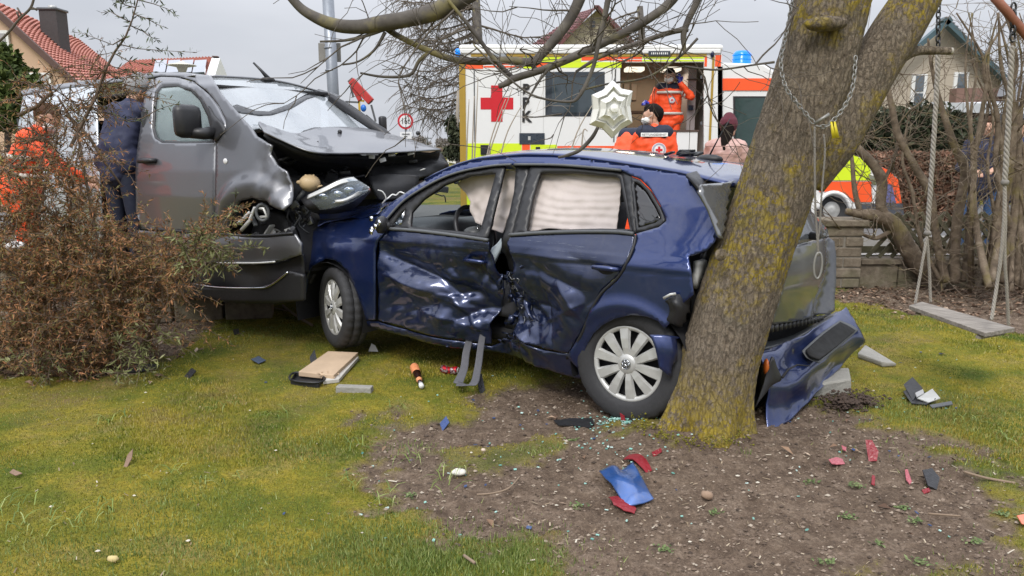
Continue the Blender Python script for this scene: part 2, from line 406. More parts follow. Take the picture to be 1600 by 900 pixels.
def build_ground():
    # grass and soil: one sheet to the horizon, fine where it is near
    def axis(a, b, fine, lo, hi, far):
        v = [a]
        c = list(np.arange(a, b, fine)); o = []; s = fine; x = a
        while x > lo: s *= far; x -= s; o.append(x)
        o = o[::-1] + c; s = fine; x = c[-1]
        while x < hi: s *= far; x += s; o.append(x)
        return np.array(o)
    xs = axis(-4.2, 4.6, .025, -900, 900, 1.25); ys = axis(1.7, 8.2, .025, -60, 1600, 1.22)
    X, Y = np.meshgrid(xs, ys); Z = gz(X, Y); V = np.stack([X.ravel(), Y.ravel(), Z.ravel()], 1)
    nr, nc = X.shape; i = np.arange(nr * nc).reshape(nr, nc)
    F = np.stack([i[:-1, :-1].ravel(), i[:-1, 1:].ravel(), i[1:, 1:].ravel(), i[1:, :-1].ravel()], 1)
    t = NT('ground')
    dm = t.attr('dirt_or_sheen')
    n1 = t.noise(2.2, 6, .6); n2 = t.noise(13, 6, .7); n3 = t.noise(70, 5, .7)
    moss = t.ramp(n1, [(.33, (.06, .095, .014)), (.44, (.15, .155, .02)), (.55, (.30, .235, .03)), (.70, (.27, .20, .08))])
    moss = t.mix(t.ramp(n2, [(.35, 0), (.7, .8)]), moss, (.12, .14, .02)); moss = t.mix(t.ramp(n3, [(.3, .7), (.55, 0)]), moss, (.035, .04, .01))
    moss = t.mix(t.math('MULTIPLY', t.ramp(t.noise(.9, 5, .65), [(.52, 0), (.66, .75)]), t.ramp(n2, [(.35, .2), (.6, 1)])), moss, (.19, .125, .065))
    dirt_or_sheen = t.ramp(n2, [(.30, (.07, .048, .034)), (.5, (.155, .112, .08)), (.70, (.25, .19, .142))])
    dirt_or_sheen = t.mix(t.ramp(n3, [(.35, .75), (.6, 0)]), dirt_or_sheen, (.075, .053, .038)); dirt_or_sheen = t.mix(t.ramp(t.noise(190, 3, .6), [(.64, 0), (.7, .8)]), dirt_or_sheen, (.34, .28, .22))
    t.to('Base Color', t.mix(dm, moss, dirt_or_sheen)); t.set(Roughness=.95, Specular_IOR_Level=.15)
    t.bump(t.math('ADD', n2, t.math('MULTIPLY', n3, .6)), .9, .02)
    o = mk('ground', V, F, t.m)
    at_ = o.data.attributes.new('dirt_or_sheen', 'FLOAT', 'POINT'); at_.data.foreach_set('value', dirtmask(X.ravel(), Y.ravel()).astype(np.float32))
    tag(o, kind='structure')
    # road beyond the wall
    t = NT('asphalt'); n = t.noise(60, 6, .7)
    t.to('Base Color', t.ramp(n, [(.3, (.06, .06, .062)), (.7, (.16, .155, .15))])); t.set(Roughness=.9); t.bump(n, .4, .005)
    y0 = 10.2
    mk('road', [(-60, y0, .215), (60, y0, .215), (60, 17.5, .215), (-60, 17.5, .215)], [(0, 1, 2, 3)], t.m)['kind'] = 'structure'
    t = simple('kerb_stone', (.3, .29, .27), .85, bump=.3)
    b = MB()
    for k in range(60): b.box((-30 + k + .5, y0 - .07, .26), (.985, .13, .16))
    b.mk('kerb', t, smooth=False, bevel=.008)['kind'] = 'structure'
    t = NT('paving'); t.to('Base Color', t.ramp(t.noise(30, 6), [(.3, (.2, .19, .17)), (.7, (.33, .31, .28))])); t.set(Roughness=.9)
    mk('pavement', [(2.0, 9.25, .212), (60, 9.25, .212), (60, y0 - .14, .225), (2.0, y0 - .14, .225)], [(0, 1, 2, 3)], t.m)['kind'] = 'structure'
def blades(name, x, y, h, w, mat, lean=.6, zoff=0, kind='stuff'):
    n = len(x); z = gz(x, y) + zoff; a = nrs.rand(n) * 2 * PI; l = nrs.rand(n) * lean
    dx, dy = np.cos(a), np.sin(a); b = nrs.rand(n) * 2 * PI; ux, uy = np.cos(b) * w / 2, np.sin(b) * w / 2
    V = np.zeros((n, 3, 3)); V[:, 0] = np.stack([x - ux, y - uy, z - .004], 1); V[:, 1] = np.stack([x + ux, y + uy, z - .004], 1)
    V[:, 2] = np.stack([x + dx * h * l, y + dy * h * l, z + h * np.sqrt(np.maximum(.05, 1 - l * l))], 1)
    o = mk(name, V.reshape(-1, 3), np.arange(3 * n).reshape(n, 3), mat, smooth=False); o['kind'] = kind; return o
def build_grass():
    t = NT('grass_blade'); isl = t.island(); n1 = t.noise(2.2, 6, .6)
    c = t.ramp(n1, [(.33, (.065, .12, .014)), (.44, (.17, .18, .022)), (.55, (.34, .27, .034)), (.70, (.32, .25, .09))])
    c = t.mix(t.math('MULTIPLY', t.ramp(t.noise(.9, 5, .65), [(.52, 0), (.66, .75)]), t.ramp(t.noise(13, 6, .7), [(.35, .2), (.6, 1)])), c, (.24, .165, .085))
    c = t.mix(t.ramp(isl, [(.0, .55), (.5, 0)]), c, (.07, .11, .015)); c = t.mix(t.ramp(isl, [(.86, 0), (.97, .8)]), c, (.42, .36, .18))
    t.to('Base Color', c); t.set(Roughness=.8, Specular_IOR_Level=.2)
    N = 520000
    u = nrs.rand(N); yy = 1.75 * (9.3 / 1.75) ** u; hw = yy * .74 + .3; xx = (nrs.rand(N) * 2 - 1) * hw
    dm = dirtmask(xx, yy); k = (nrs.rand(N) > dm * 1.03) & (beyond(xx, yy) < .3); xx, yy, dm = xx[k], yy[k], dm[k]
    ht = (.004 + .008 * nrs.rand(len(xx)) ** 2 + .010 * sst(.5, .7, fbm(xx, yy, 1.6, 40))) * (1 - .3 * dm) * (.8 + .08 * yy)
    w = .0022 + .0009 * yy
    blades('grass', xx, yy, ht, w, t.m, .9)
    # longer fresh tufts
    t = NT('grass_fresh'); isl = t.island()
    t.to('Base Color', t.ramp(isl, [(0, (.07, .12, .02)), (.6, (.15, .20, .035)), (1, (.3, .33, .12))])); t.set(Roughness=.7)
    X = []; Y = []
    for (a, b, s, n) in [(700, 860, .30, 5200), (610, 850, .22, 2600), (820, 865, .2, 2600), (450, 880, .3, 1800), (1540, 700, .45, 3600), (1430, 640, .35, 2500), (1370, 500, .35, 1200), (1165, 718, .035, 160), (850, 700, .12, 420), (480, 700, .2, 1000), (640, 695, .12, 900), (270, 780, .2, 700), (240, 840, .3, 1500), (60, 870, .25, 900), (1590, 900, .2, 900), (950, 630, .1, 60), (1590, 640, .3, 1200), (400, 520, .3, 900)]:
        p = G(a, b); X.append(nrs.normal(p.x, s * .8, n)); Y.append(nrs.normal(p.y, s * .55, n))
    X = np.concatenate(X); Y = np.concatenate(Y); k = nrs.rand(len(X)) > dirtmask(X, Y) * .8; X, Y = X[k], Y[k]
    blades('grass_tufts', X, Y, .010 + .026 * nrs.rand(len(X)) ** 1.5, .0045, t.m, .8)
    # straggling pale long blades
    b = MB()
    for (a, c2) in [(265, 745), (335, 755), (20, 800), (90, 830), (640, 720), (610, 780), (1570, 690), (440, 650), (540, 760), (620, 640), (40, 820), (160, 800), (690, 760), (1510, 660), (700, 740), (560, 700), (350, 640), (180, 660)]:
        p = G(a, c2)
        for _ in range(9):
            q = p + Vector((rng.uniform(-.07, .07), rng.uniform(-.07, .07), 0)); th = rng.uniform(0, 6.3); L = rng.uniform(.05, .13); d = Vector((math.cos(th), math.sin(th), 0)); s = Vector((-d.y, d.x, 0)) * .0022
            P = [q + d * L * k / 3 + Vector((0, 0, .045 * math.sin(PI * (k + .3) / 3.6))) for k in range(4)]
            b.add([P[0] - s, P[0] + s, P[1] + s, P[1] - s, P[2] + s * .8, P[2] - s * .8, P[3]], [(0, 1, 2, 3), (3, 2, 4, 5), (5, 4, 6)])
    b.mk('long_grass', t.m, smooth=False)['kind'] = 'stuff'
def scatter(name, mat, X, Y, S, flat=.6, jit=.25, n=5, zoff=0):
    b = MB(); Z = gz(X, Y)
    for x, y, z, s in zip(X, Y, Z, S):
        b.ball((x, y, z + s * flat * .3 + zoff), s, n if n > 3 else 4, (1, rng.uniform(.6, 1), flat), jit)
    o = b.mk(name, mat, smooth=False); o['kind'] = 'stuff'; return o
def build_litter():
    t = NT('soil_crumb'); t.to('Base Color', t.ramp(t.island(), [(0, (.05, .035, .025)), (.5, (.14, .10, .073)), (.85, (.24, .185, .14)), (.97, (.33, .27, .21)), (1, (.42, .37, .3))])); t.set(Roughness=.95)
    N = 30000; u = nrs.rand(N); yy = 1.8 * (8.6 / 1.8) ** u; xx = (nrs.rand(N) * 2 - 1) * (yy * .72 + .3)
    k = nrs.rand(N) < dirtmask(xx, yy); xx, yy = xx[k], yy[k]
    scatter('soil_crumbs', t.m, xx, yy, .0025 + .008 * nrs.rand(len(xx)) ** 3.5 + .0007 * yy, .65, .35, 4)
    # straw bits and chips lying flat
    t = NT('chip'); t.to('Base Color', t.ramp(t.island(), [(0, (.13, .09, .055)), (.4, (.26, .2, .13)), (.8, (.4, .33, .24)), (1, (.5, .46, .38))])); t.set(Roughness=.9)
    N = 5200; u = nrs.rand(N); yy = 1.8 * (8.6 / 1.8) ** u; xx = (nrs.rand(N) * 2 - 1) * (yy * .72 + .3); dm = dirtmask(xx, yy)
    k = nrs.rand(N) < .12 + .7 * dm; xx, yy = xx[k], yy[k]; zz = gz(xx, yy); b = MB()
    for x, y, z in zip(xx, yy, zz):
        a = rng.uniform(0, PI); L = rng.uniform(.003, .006 + .016 * rng.random() ** 3) * (1 + .05 * y); W = rng.uniform(.0012, .0035); z += rng.uniform(.004, .014)
        d = Vector((math.cos(a) * L, math.sin(a) * L, rng.uniform(-.004, .004))); s = Vector((-math.sin(a) * W, math.cos(a) * W, rng.uniform(-.001, .001))); p = Vector((x, y, z))
        b.add([p - d - s, p + d - s * .5, p + d + s, p - d + s], [(0, 1, 2, 3)])
    b.mk('straw_and_chips', t.m, smooth=False)['kind'] = 'stuff'
    # fallen leaves under the shrubs
    t = NT('dead_leaf'); t.to('Base Color', t.ramp(t.island(), [(0, (.07, .04, .025)), (.5, (.16, .095, .06)), (.8, (.25, .16, .1)), (1, (.42, .33, .25))])); t.set(Roughness=.9)
    X = np.concatenate([nrs.uniform(3.2, 7.5, 4200), nrs.uniform(-4.4, -2.2, 2600), nrs.uniform(-4, 4, 900)]); Y = np.concatenate([nrs.uniform(6.8, 9.3, 4200), nrs.uniform(4.6, 6.3, 2600), nrs.uniform(2.2, 7, 900)])
    k = (nrs.rand(len(X)) < .1 + dirtmask(X, Y)) & ~((np.abs(X) < 3) & (nrs.rand(len(X)) < .75)); X, Y = X[k], Y[k]; Z = gz(X, Y); b = MB()
    for x, y, z in zip(X, Y, Z):
        a = rng.uniform(0, 2 * PI); L = rng.uniform(.012, .035); d = Vector((math.cos(a), math.sin(a), rng.uniform(-.4, .4))) * L; s = Vector((-math.sin(a), math.cos(a), rng.uniform(-.5, .5))) * L * .45; p = Vector((x, y, z + .012)); u = Vector((0, 0, rng.uniform(0, .5) * L))
        b.add([p - d, p - s + u, p + d, p + s + u], [(0, 1, 2), (0, 2, 3)])
    b.mk('fallen_leaves', t.m, smooth=False)['kind'] = 'stuff'
build_ground(); build_grass(); build_litter()
# ---------------- shared materials ----------------
RUB = simple('rubber', (.028, .028, .03), .75, bump=.2, scale=30)
BLK = simple('black_plastic', (.018, .018, .02), .45, scale=20)
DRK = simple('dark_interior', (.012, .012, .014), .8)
GRY = simple('grey_plastic', (.09, .095, .10), .5)
SIL = simple('silver_plastic', (.52, .52, .5), .38, metal=.35, scale=14)
CHR = simple('chrome', (.7, .72, .75), .12, metal=1, var=.05)
STL = simple('bare_metal', (.32, .33, .35), .35, metal=.9, scale=20)
WHT = simple('white_plastic', (.7, .7, .68), .45, var=.08)
GLS = glass('window_glass', (.82, .87, .86), .04)
# ---------------- blue hatchback ----------------
BLUE = carpaint('blue_paint', (.012, .029, .12), metal=.65, rough=.3, dustamt=.22, scr=.12)
BLUED = carpaint('blue_paint_scraped_shaded', (.008, .018, .066), metal=.55, rough=.3, dustamt=.22, scr=.8, thr=.60)  # scraped; darker base stands in for the dark surroundings the doors reflect
BLUEG = carpaint('blue_paint_sheen_dust', (.12, .125, .145), metal=.6, rough=.4, dust=(.28, .28, .28), dustamt=.6, scr=.1)  # tailgate: sky reflection put into the paler base, dust over it
POLO = thing('blue_hatchback', 'dark blue hatchback with crushed doors stopped against the big tree trunk', 'car', (1.107, 4.68, .0), math.radians(143.5))
PM = ROOTM[POLO]
SZ = [(0, .72), (.18, .765), (.35, .815), (.6, .84), (.85, .83), (.93, .81), (1.0, .775), (1.2, .685), (1.38, .585), (1.46, .52), (1.7, .35), (3, .3)]
def Sy(x, z):
    s = np.interp(z, [a for a, b in SZ], [b for a, b in SZ])
    s = s + np.interp(z, [.8, .86, .885, .94, 1.0], [0, 0, .012, 0, 0])
    s = s - 1.15 * sst(1.92, 2.2, x) * np.maximum(0, z - .78) ** 1.5
    f = np.maximum(0, x - 2.1); s = s - .16 * f * f - .05 * f * np.interp(z, [.5, .95], [0, 1])
    r = np.maximum(0, -.15 - x); s = s - .32 * r * r
    return s
def gside(L): return L[:, 1] - Sy(L[:, 0], L[:, 2])
def nz3(L, s, seed=0):
    return np.array([noise.noise(Vector((a[0] * s[0] + seed, a[1] * s[1], a[2] * s[2]))) for a in L])
def lpx(px, py, root=POLO, g=gside): return hitn([(px, py)], ROOTM[root], g)[0]
CREASES = [(1.82, .78, 1.20, .62, .030, .035), (1.86, .66, 1.05, .50, -.022, .03), (1.62, .46, 1.08, .35, -.028, .03), (1.46, .72, 1.06, .42, .026, .03), (1.26, .90, 1.09, .60, -.02, .025), (1.75, .38, 1.35, .52, .02, .03), (1.30, .55, 1.12, .36, -.03, .02),
    (.86, .82, .55, .50, -.024, .03), (.92, .62, .35, .56, .028, .03), (.75, .40, .28, .64, -.022, .03), (.60, .78, .50, .34, .02, .025), (.90, .44, .58, .28, -.03, .025), (.84, .70, .70, .38, .03, .02), (.45, .75, .25, .50, -.014, .02), (.72, .56, .60, .50, .028, .018)]
def crush(L):
    """the doors pushed in: deepest at the pillar between them, low down"""
    x, z = L[:, 0], L[:, 2]
    D = .13 * np.exp(-((x - 1.02) / .24) ** 2) * sst(.98, .55, z)
    # long crease on the front door
    c = z - (.80 - .30 * (1.85 - x)); D = D + .035 * np.exp(-(c / .05) ** 2) * 1.0 * sst(2.0, 1.75, x) * sst(.95, 1.15, x)
    D = D - .034 * np.exp(-np.abs(c + .12) / .05) * sst(2.0, 1.7, x) * sst(.95, 1.2, x)
    D = D + .05 * np.exp(-((z - .50) / .10) ** 2) * sst(1.98, 1.3, x) * sst(.3, .7, x)
    # bowl on the rear door
    D = D + .05 * np.exp(-((x - .62) / .17) ** 2 - ((z - .55) / .14) ** 2) - .03 * np.exp(-((x - .40) / .1) ** 2 - ((z - .62) / .2) ** 2)
    w = sst(2.05, 1.8, x) * sst(.98, .8, z) * sst(.02, .3, x)
    for (x0, z0, x1, z1, dp, wd_) in CREASES:
        ax, az = x1 - x0, z1 - z0; tt = np.clip(((x - x0) * ax + (z - z0) * az) / (ax * ax + az * az), 0, 1); dd = np.hypot(x - x0 - tt * ax, z - z0 - tt * az)
        D = D + w * dp * np.exp(-dd / wd_) * (1 - .5 * np.abs(2 * tt - 1))
    n1 = 1 - 2 * np.abs(nz3(L, (3.0, 1, 5.5), 4)); n2 = 1 - 2 * np.abs(nz3(L, (8, 1, 11), 9)); k = np.exp(-((x - 1.0) / .33) ** 2) * sst(.95, .7, z)
    D = D + w * (.027 * n1 + .005 * n2) + k * (.034 * (1 - 2 * np.abs(nz3(L, (9, 1, 6), 31))) + .012 * nz3(L, (24, 1, 18), 17))
    return D
def dent_door(L):
    L = L.copy(); L[:, 1] -= crush(L); return L
def dent_soft(L):
    L = L.copy(); x, z = L[:, 0], L[:, 2]
    f = sst(1.95, 2.3, x)
    L[:, 1] -= f * (.014 * (1 - 2 * np.abs(nz3(L, (4, 1, 4), 2))) + .004 * nz3(L, (12, 1, 12), 5)) * sst(.2, .5, z)
    # wheel-arch lips stand proud, crease from the rear lamp forward
    for cx, in ((0.0,), (2.47,)):
        d = np.hypot(x - cx, z - .31); L[:, 1] += .016 * np.exp(-((d - .36) / .035) ** 2)
    L[:, 1] -= .006 * sst(.1, -.3, x) * nz3(L, (5, 1, 5), 8)
    return L
def mirror(name, L_obj, mat):
    me = L_obj.data; V = np.zeros(len(me.vertices) * 3); me.vertices.foreach_get('co', V); V = V.reshape(-1, 3).copy(); V[:, 1] *= -1
    F = [tuple(p.vertices)[::-1] for p in me.polygons]
    return mk(name, V, F, mat, POLO, world=False, thick=.01)
TRK = [(1102, 690, 138), (1124, 560, 130), (1148, 480, 128), (1174, 400, 124), (1204, 320, 120), (1230, 240, 118), (1256, 160, 117)]
TRP = [(at(a, b, TREE[1]), w / 2 * TREE[1] * 1.02 / FP) for a, b, w in TRK]
def clear_tree(L):
    """bodywork buckled round the trunk it was pushed against"""
    M = np.array(PM); W = L @ M[:3, :3].T + M[:3, 3]; zs = np.array([p.z for p, r in TRP]); xa = np.interp(W[:, 2], zs, [p.x for p, r in TRP]); rr = np.interp(W[:, 2], zs, [r for p, r in TRP]) + .02
    dx = np.abs(W[:, 0] - xa); ymin = TREE[1] + np.sqrt(np.maximum(0, rr * rr - np.minimum(dx, rr) ** 2)) + .02; k = (dx < rr) & (W[:, 1] < ymin)
    W[k, 1] = ymin[k]; I = np.array(PM.inverted()); return W @ I[:3, :3].T + I[:3, 3]
def fixtree(o):
    me = o.data; V = np.zeros(len(me.vertices) * 3); me.vertices.foreach_get('co', V); me.vertices.foreach_set('co', clear_tree(V.reshape(-1, 3)).ravel()); me.update()
def polo():
    R = POLO
    # body side: A pillar, roof rail, C pillar and rear wing as one sheet round the window openings
    arch = [(905, 577), (909, 560), (916, 540), (927, 521), (941, 508), (960, 498), (986, 492), (1012, 494), (1030, 501), (1041, 514)]
    rail_up = [(590, 337), (607, 320), (640, 297), (673, 277), (707, 261), (740, 251), (780, 246), (820, 243), (860, 244), (910, 248), (960, 255), (1010, 263), (1060, 271), (1073, 274)]
    low = [(598, 350), (627, 318), (655, 298), (690, 279), (725, 267), (770, 259), (800, 257), (880, 259), (972, 267), (984, 273), (1000, 279), (1017, 296), (1032, 322), (1041, 345), (1029, 355), (1008, 361), (994, 365), (993, 378), (984, 403), (968, 432), (942, 456), (925, 484), (908, 524), (888, 556)]
    rear = [(1090, 297), (1107, 325), (1123, 357), (1117, 378), (1104, 391), (1076, 400), (1080, 425), (1084, 460), (1062, 478), (1046, 506)]
    outer = rail_up + rear + arch[::-1] + low[::-1]
    bs = panel('body_side', outer, gside, R, BLUE, 5, dent=dent_soft)
    mirror('body_side', bs, BLUE)
    # front wing
    fw = [(590, 338), (553, 343), (520, 347), (500, 352), (485, 363), (474, 380), (468, 393), (466, 410), (464, 440), (464, 478), (470, 486), (476, 462), (480, 436), (489, 416), (507, 404), (524, 407), (541, 424), (555, 452), (566, 480), (572, 500), (586, 500), (586, 460), (586, 420), (586, 392), (590, 376), (600, 364), (601, 352)]
    f = panel('front_wing', fw, gside, R, BLUE, 4, dent=dent_soft)
    # doors
    fd = [(589, 377), (601, 366), (606, 358), (623, 360), (693, 367), (763, 378), (758, 396), (761, 430), (763, 463), (751, 487), (743, 513), (744, 546), (700, 533), (640, 517), (590, 500), (589, 460), (589, 420)]
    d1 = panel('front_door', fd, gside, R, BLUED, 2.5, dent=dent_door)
    rd = [(798, 369), (840, 366), (900, 364), (960, 364), (990, 367), (989, 380), (981, 403), (965, 430), (938, 454), (921, 483), (904, 522), (884, 553), (840, 545), (790, 530), (786, 500), (789, 470), (783, 447), (796, 430), (794, 400), (791, 380)]
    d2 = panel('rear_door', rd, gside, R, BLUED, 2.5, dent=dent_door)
    mirror('front_door', d1, BLUE); mirror('rear_door', d2, BLUE); mirror('front_wing', f, BLUE)
    sl = [(573, 502), (590, 503), (640, 520), (700, 535), (745, 549), (790, 533), (840, 548), (884, 556), (906, 574), (905, 594), (840, 577), (757, 559), (700, 546), (640, 530), (590, 514), (574, 510)]
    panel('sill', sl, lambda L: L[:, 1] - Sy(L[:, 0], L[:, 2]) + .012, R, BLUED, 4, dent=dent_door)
    # door handles in their bowls
    for d, (a, c) in ((d1, (731, 410)), (d2, (948, 419))):
        p = lpx(a, c); p[1] -= crush(np.array([p]))[0]
        b = MB(); b.tube([(p[0] + .085, p[1] + .004, p[2] + .0), (p[0] + .07, p[1] + .03, p[2] + .003), (p[0], p[1] + .036, p[2] + .004), (p[0] - .07, p[1] + .03, p[2] + .002), (p[0] - .085, p[1] + .004, p[2])], [.01, .013, .015, .013, .01], 10)
        h = b.mk('handle', BLUE, d, world=False)
        b = MB(); b.ball((p[0], p[1] + .002, p[2] - .012), .05, 14, (1.1, .14, .62)); b.mk('handle_bowl', DRK, d, world=False)
    # roof
    xs = np.linspace(1.62, -.50, 40); E = []
    up = hitn(np.array(rail_up), PM, gside); o = np.argsort(up[:, 0]); ux, uz = up[o, 0], up[o, 2]
    V = []; F = []; nt = 21
    for i, x in enumerate(xs):
        z = np.interp(x, ux, uz) if x > ux[0] else uz[0] - (ux[0] - x) * .22; w = Sy(np.array([x]), np.array([z]))[0]
        for j in range(nt):
            t = -1 + 2 * j / (nt - 1); cw = .036 * (1 - abs(t) ** 2.6)
            zz = z + cw + .004 * noise.noise(Vector((x * 3, t * 2, 1)));
            V.append((x + (.16 * (1 - t * t) * sst(1.1, 1.6, x)) - .10 * (1 - t * t) * sst(-.2, -.6, x), w * t, zz))
    for i in range(len(xs) - 1):
        for j in range(nt - 1): F.append((i * nt + j, i * nt + j + 1, (i + 1) * nt + j + 1, (i + 1) * nt + j))
    mk('roof', V, [q[::-1] for q in F], BLUE, R, world=False, thick=.012)
    # windscreen
    V = []; F = []
    for i in range(12):
        s = i / 11; x = 2.12 - .50 * s
        for j in range(nt):
            t = -1 + 2 * j / (nt - 1); xx = x + .14 * (1 - t * t) - (0 if s < .99 else 0)
            z = np.interp(x, ux, uz) + .01 if x < ux[-1] else uz[-1] - (x - ux[-1]) * .8
            w = Sy(np.array([x]), np.array([z]))[0]; V.append((xx, w * t * .99, z + .03 * (1 - abs(t) ** 2.6) * s))
    for i in range(11):
        for j in range(nt - 1): F.append((i * nt + j, i * nt + j + 1, (i + 1) * nt + j + 1, (i + 1) * nt + j))
    mk('windscreen', V, F, GLS, R, world=False)
    # side windows: frames and glass
    ins = lambda k: (lambda L: L[:, 1] - Sy(L[:, 0], L[:, 2]) + k)
    fo = [(600, 352), (627, 319), (655, 299), (690, 280), (725, 268), (770, 260), (789, 259), (762, 369), (758, 373), (693, 366), (625, 359), (607, 357)]
    fi = [(643, 331), (661, 311), (694, 288), (734, 274), (775, 270), (750, 361), (745, 364), (693, 359), (641, 354)]
    fq = [(612, 352), (622, 337), (634, 324), (627, 352)]
    w1 = panel('window_frame', fo, ins(.012), R, BLK, 6, holes=[fi, fq], parent=d1, thick=.02)
    panel('quarter_glass', fq, ins(.022), R, glass('mirror_triangle_glass', (.5, .55, .6), .3), 8, parent=d1, thick=.004)
    ro = [(829, 259), (880, 260), (972, 268), (991, 364), (960, 362), (900, 362), (840, 364), (800, 367), (818, 300)]
    ri = [(844, 269), (900, 269), (962, 275), (968, 279), (984, 358), (940, 357), (900, 358), (822, 361), (832, 310)]
    w2 = panel('window_frame', ro, ins(.012), R, BLK, 6, holes=[ri], parent=d2, thick=.02)
    panel('pillar', [(800, 257), (828, 259), (817, 300), (800, 367), (796, 420), (794, 520), (770, 545), (752, 545), (757, 480), (770, 430), (772, 395), (789, 363), (803, 300), (806, 262)], ins(.035), R, BLK, 6, dent=lambda L: dent_door(L) - np.array([0, .07, 0]) * sst(1.0, .8, L[:, 2])[:, None], thick=.03)
    qo = [(985, 275), (1000, 281), (1016, 297), (1031, 322), (1040, 344), (1028, 354), (1008, 360), (994, 363)]
    qi = [(990, 283), (1000, 288), (1012, 301), (1025, 323), (1033, 341), (1024, 348), (1008, 353), (997, 356)]
    qf = panel('quarter_window', qo, ins(.004), R, BLK, 5, holes=[qi], thick=.02)
    panel('pane', qi, ins(.014), R, glass('quarter_glass', (.06, .07, .07), .08), 6, parent=qf, thick=.004)
    # bright trim below the window line and along the roof rail
    def strip(name, pts, r, mat, par, off=.008):
        P = [Vector(p) + Vector((0, off, 0)) for p in hitn(np.array(pts, float), PM, gside)]
        b = MB(); b.tube([tuple(q) for q in cat([tuple(p) for p in P], 4)], r, 8); return b.mk(name, mat, par, world=False)
    strip('belt_trim', [(608, 357), (650, 360), (693, 365), (730, 370), (764, 375)], .011, GRY, d1)
    strip('belt_trim', [(797, 367), (840, 364), (900, 362), (960, 362), (991, 365)], .011, GRY, d2)
    strip('rail_trim', [(598, 351), (627, 318), (655, 298), (690, 279), (725, 267), (770, 259), (800, 257)], .008, GRY, bs)
    strip('rail_trim', [(805, 257), (880, 258), (972, 266)], .008, GRY, bs)
    # rear door seal hanging along the wheel arch
    strip('door_seal', [(993, 368), (991, 382), (981, 407), (966, 433), (940, 458), (924, 486), (907, 526), (886, 560)], .009, BLK, bs, .0)
    # B-pillar belt, bag piece, mess of torn metal between the doors
    torn = MB()
    for k in range(46):
        a = lpx(rng.uniform(757, 812), rng.uniform(420, 545)); P = []
        q = Vector((a[0], a[1] - crush(np.array([a]))[0] + rng.uniform(-.06, .012), a[2]))
        for j in range(4): P.append(q.copy()); q = q + Vector((rng.uniform(-.035, .035), rng.uniform(-.015, .015), rng.uniform(-.05, .02)))
        V = []; s = Vector((rng.uniform(.006, .03), rng.uniform(-.01, .012), rng.uniform(-.012, .012)))
        for p in P: V += [p - s, p + s]; s = Matrix.Rotation(rng.uniform(-.7, .7), 3, 'Z') @ s
        torn.add(V, [(0, 1, 3, 2), (2, 3, 5, 4), (4, 5, 7, 6)])
    torn.mk('torn_metal', BLUED, R, world=False, thick=.003)['kind'] = 'stuff'
    tm = MB()
    for k in range(12):
        a = lpx(rng.uniform(778, 815), rng.uniform(432, 530)); q = Vector((a[0], a[1] - crush(np.array([a]))[0] + .006, a[2])); P = []
        for j in range(5): P.append(q.copy()); q = q + Vector((rng.uniform(-.03, .03), rng.uniform(-.01, .01), rng.uniform(-.03, .025)))
        tm.tube(P, .0025, 5)
    tm.mk('torn_edge', STL, R, world=False)['kind'] = 'stuff'
    bag = simple('airbag_cloth', (.52, .46, .43), .85, var=.1, bump=.15)
    patch('bag_remnant', [[(783, 372, 4.78), (777, 380, 4.76), (768, 388, 4.76)], [(784, 385, 4.76), (776, 396, 4.74), (766, 403, 4.74)], [(778, 402, 4.76), (772, 410, 4.74), (766, 420, 4.74)], [(768, 422, 4.77), (767, 423, 4.77), (766, 425, 4.77)]], simple('pale_cloth', (.45, .52, .56), .6), R, 4, .004)
    # curtain airbags hanging in the windows
    def curtain(name, x0, x1, y, z0, z1, amp, tail=0):
        n, m = 70, 40; V = []
        for i in range(m):
            for j in range(n):
                s, t = j / (n - 1), i / (m - 1); x = x0 + (x1 - x0) * s; z = z1 + (z0 - z1) * t + tail * math.sin(s * 9) * t
                w = amp * math.sin(t * 58 + 1.5 * math.sin(s * 4 + t * 3)) * (1 - s * .5) + .02 * noise.noise(Vector((x * 6, z * 6, y * 3))) + .008 * noise.noise(Vector((x * 20, z * 24, 3)))
                V.append((x, y + w + .09 * (1 - t) * -0 + (.62 - y) * 0, z))
        F = [(i * n + j, i * n + j + 1, (i + 1) * n + j + 1, (i + 1) * n + j) for i in range(m - 1) for j in range(n - 1)]
        return mk(name, V, F, bag, R, world=False, thick=.004)
    def rip(L):
        L = L.copy(); x, z = L[:, 0], L[:, 2]
        L[:, 1] += .0022 * np.sin(z * 140 + 3 * np.sin(x * 5) + 6 * nz3(L, (3, 1, 5), 3)) * sst(.95, .7, x) + .022 * nz3(L, (5, 1, 4), 12) + .007 * nz3(L, (18, 1, 16), 13) + .012 * (1 - 2 * np.abs(nz3(L, (9, 1, 3), 14))) * sst(.6, .9, x); return L
    panel('curtain_airbag', [(842, 266), (900, 267), (968, 272), (972, 282), (970, 300), (963, 362), (930, 361), (857, 357), (826, 362), (830, 320)], ins(.085), R, bag, 2.2, dent=rip, thick=.004)
    panel('window_pillar', [(971, 266), (986, 274), (995, 364), (988, 365)], ins(.010), R, BLK, 6, thick=.015)
    b = MB()
    P = [lpx(*q) for q in [(716, 287), (730, 276), (775, 270), (806, 268), (806, 300), (795, 335), (786, 362), (768, 358), (746, 347), (738, 330), (737, 315), (727, 300)]]
    def gin(k): return lambda L: L[:, 1] - k - .12 * (L[:, 2] - 1.1) * -1
    panel('curtain_airbag', [(714, 287), (730, 276), (776, 266), (808, 266), (807, 300), (797, 335), (786, 364), (768, 358), (746, 347), (738, 330), (737, 315), (727, 300)], gin(.52), R, bag, 3, dent=lambda L: L + np.stack([L[:, 0] * 0, .022 * (1 - 2 * np.abs(nz3(L, (7, 1, 7), 3))) + .01 * nz3(L, (20, 1, 20), 6), L[:, 0] * 0], 1), thick=.004)
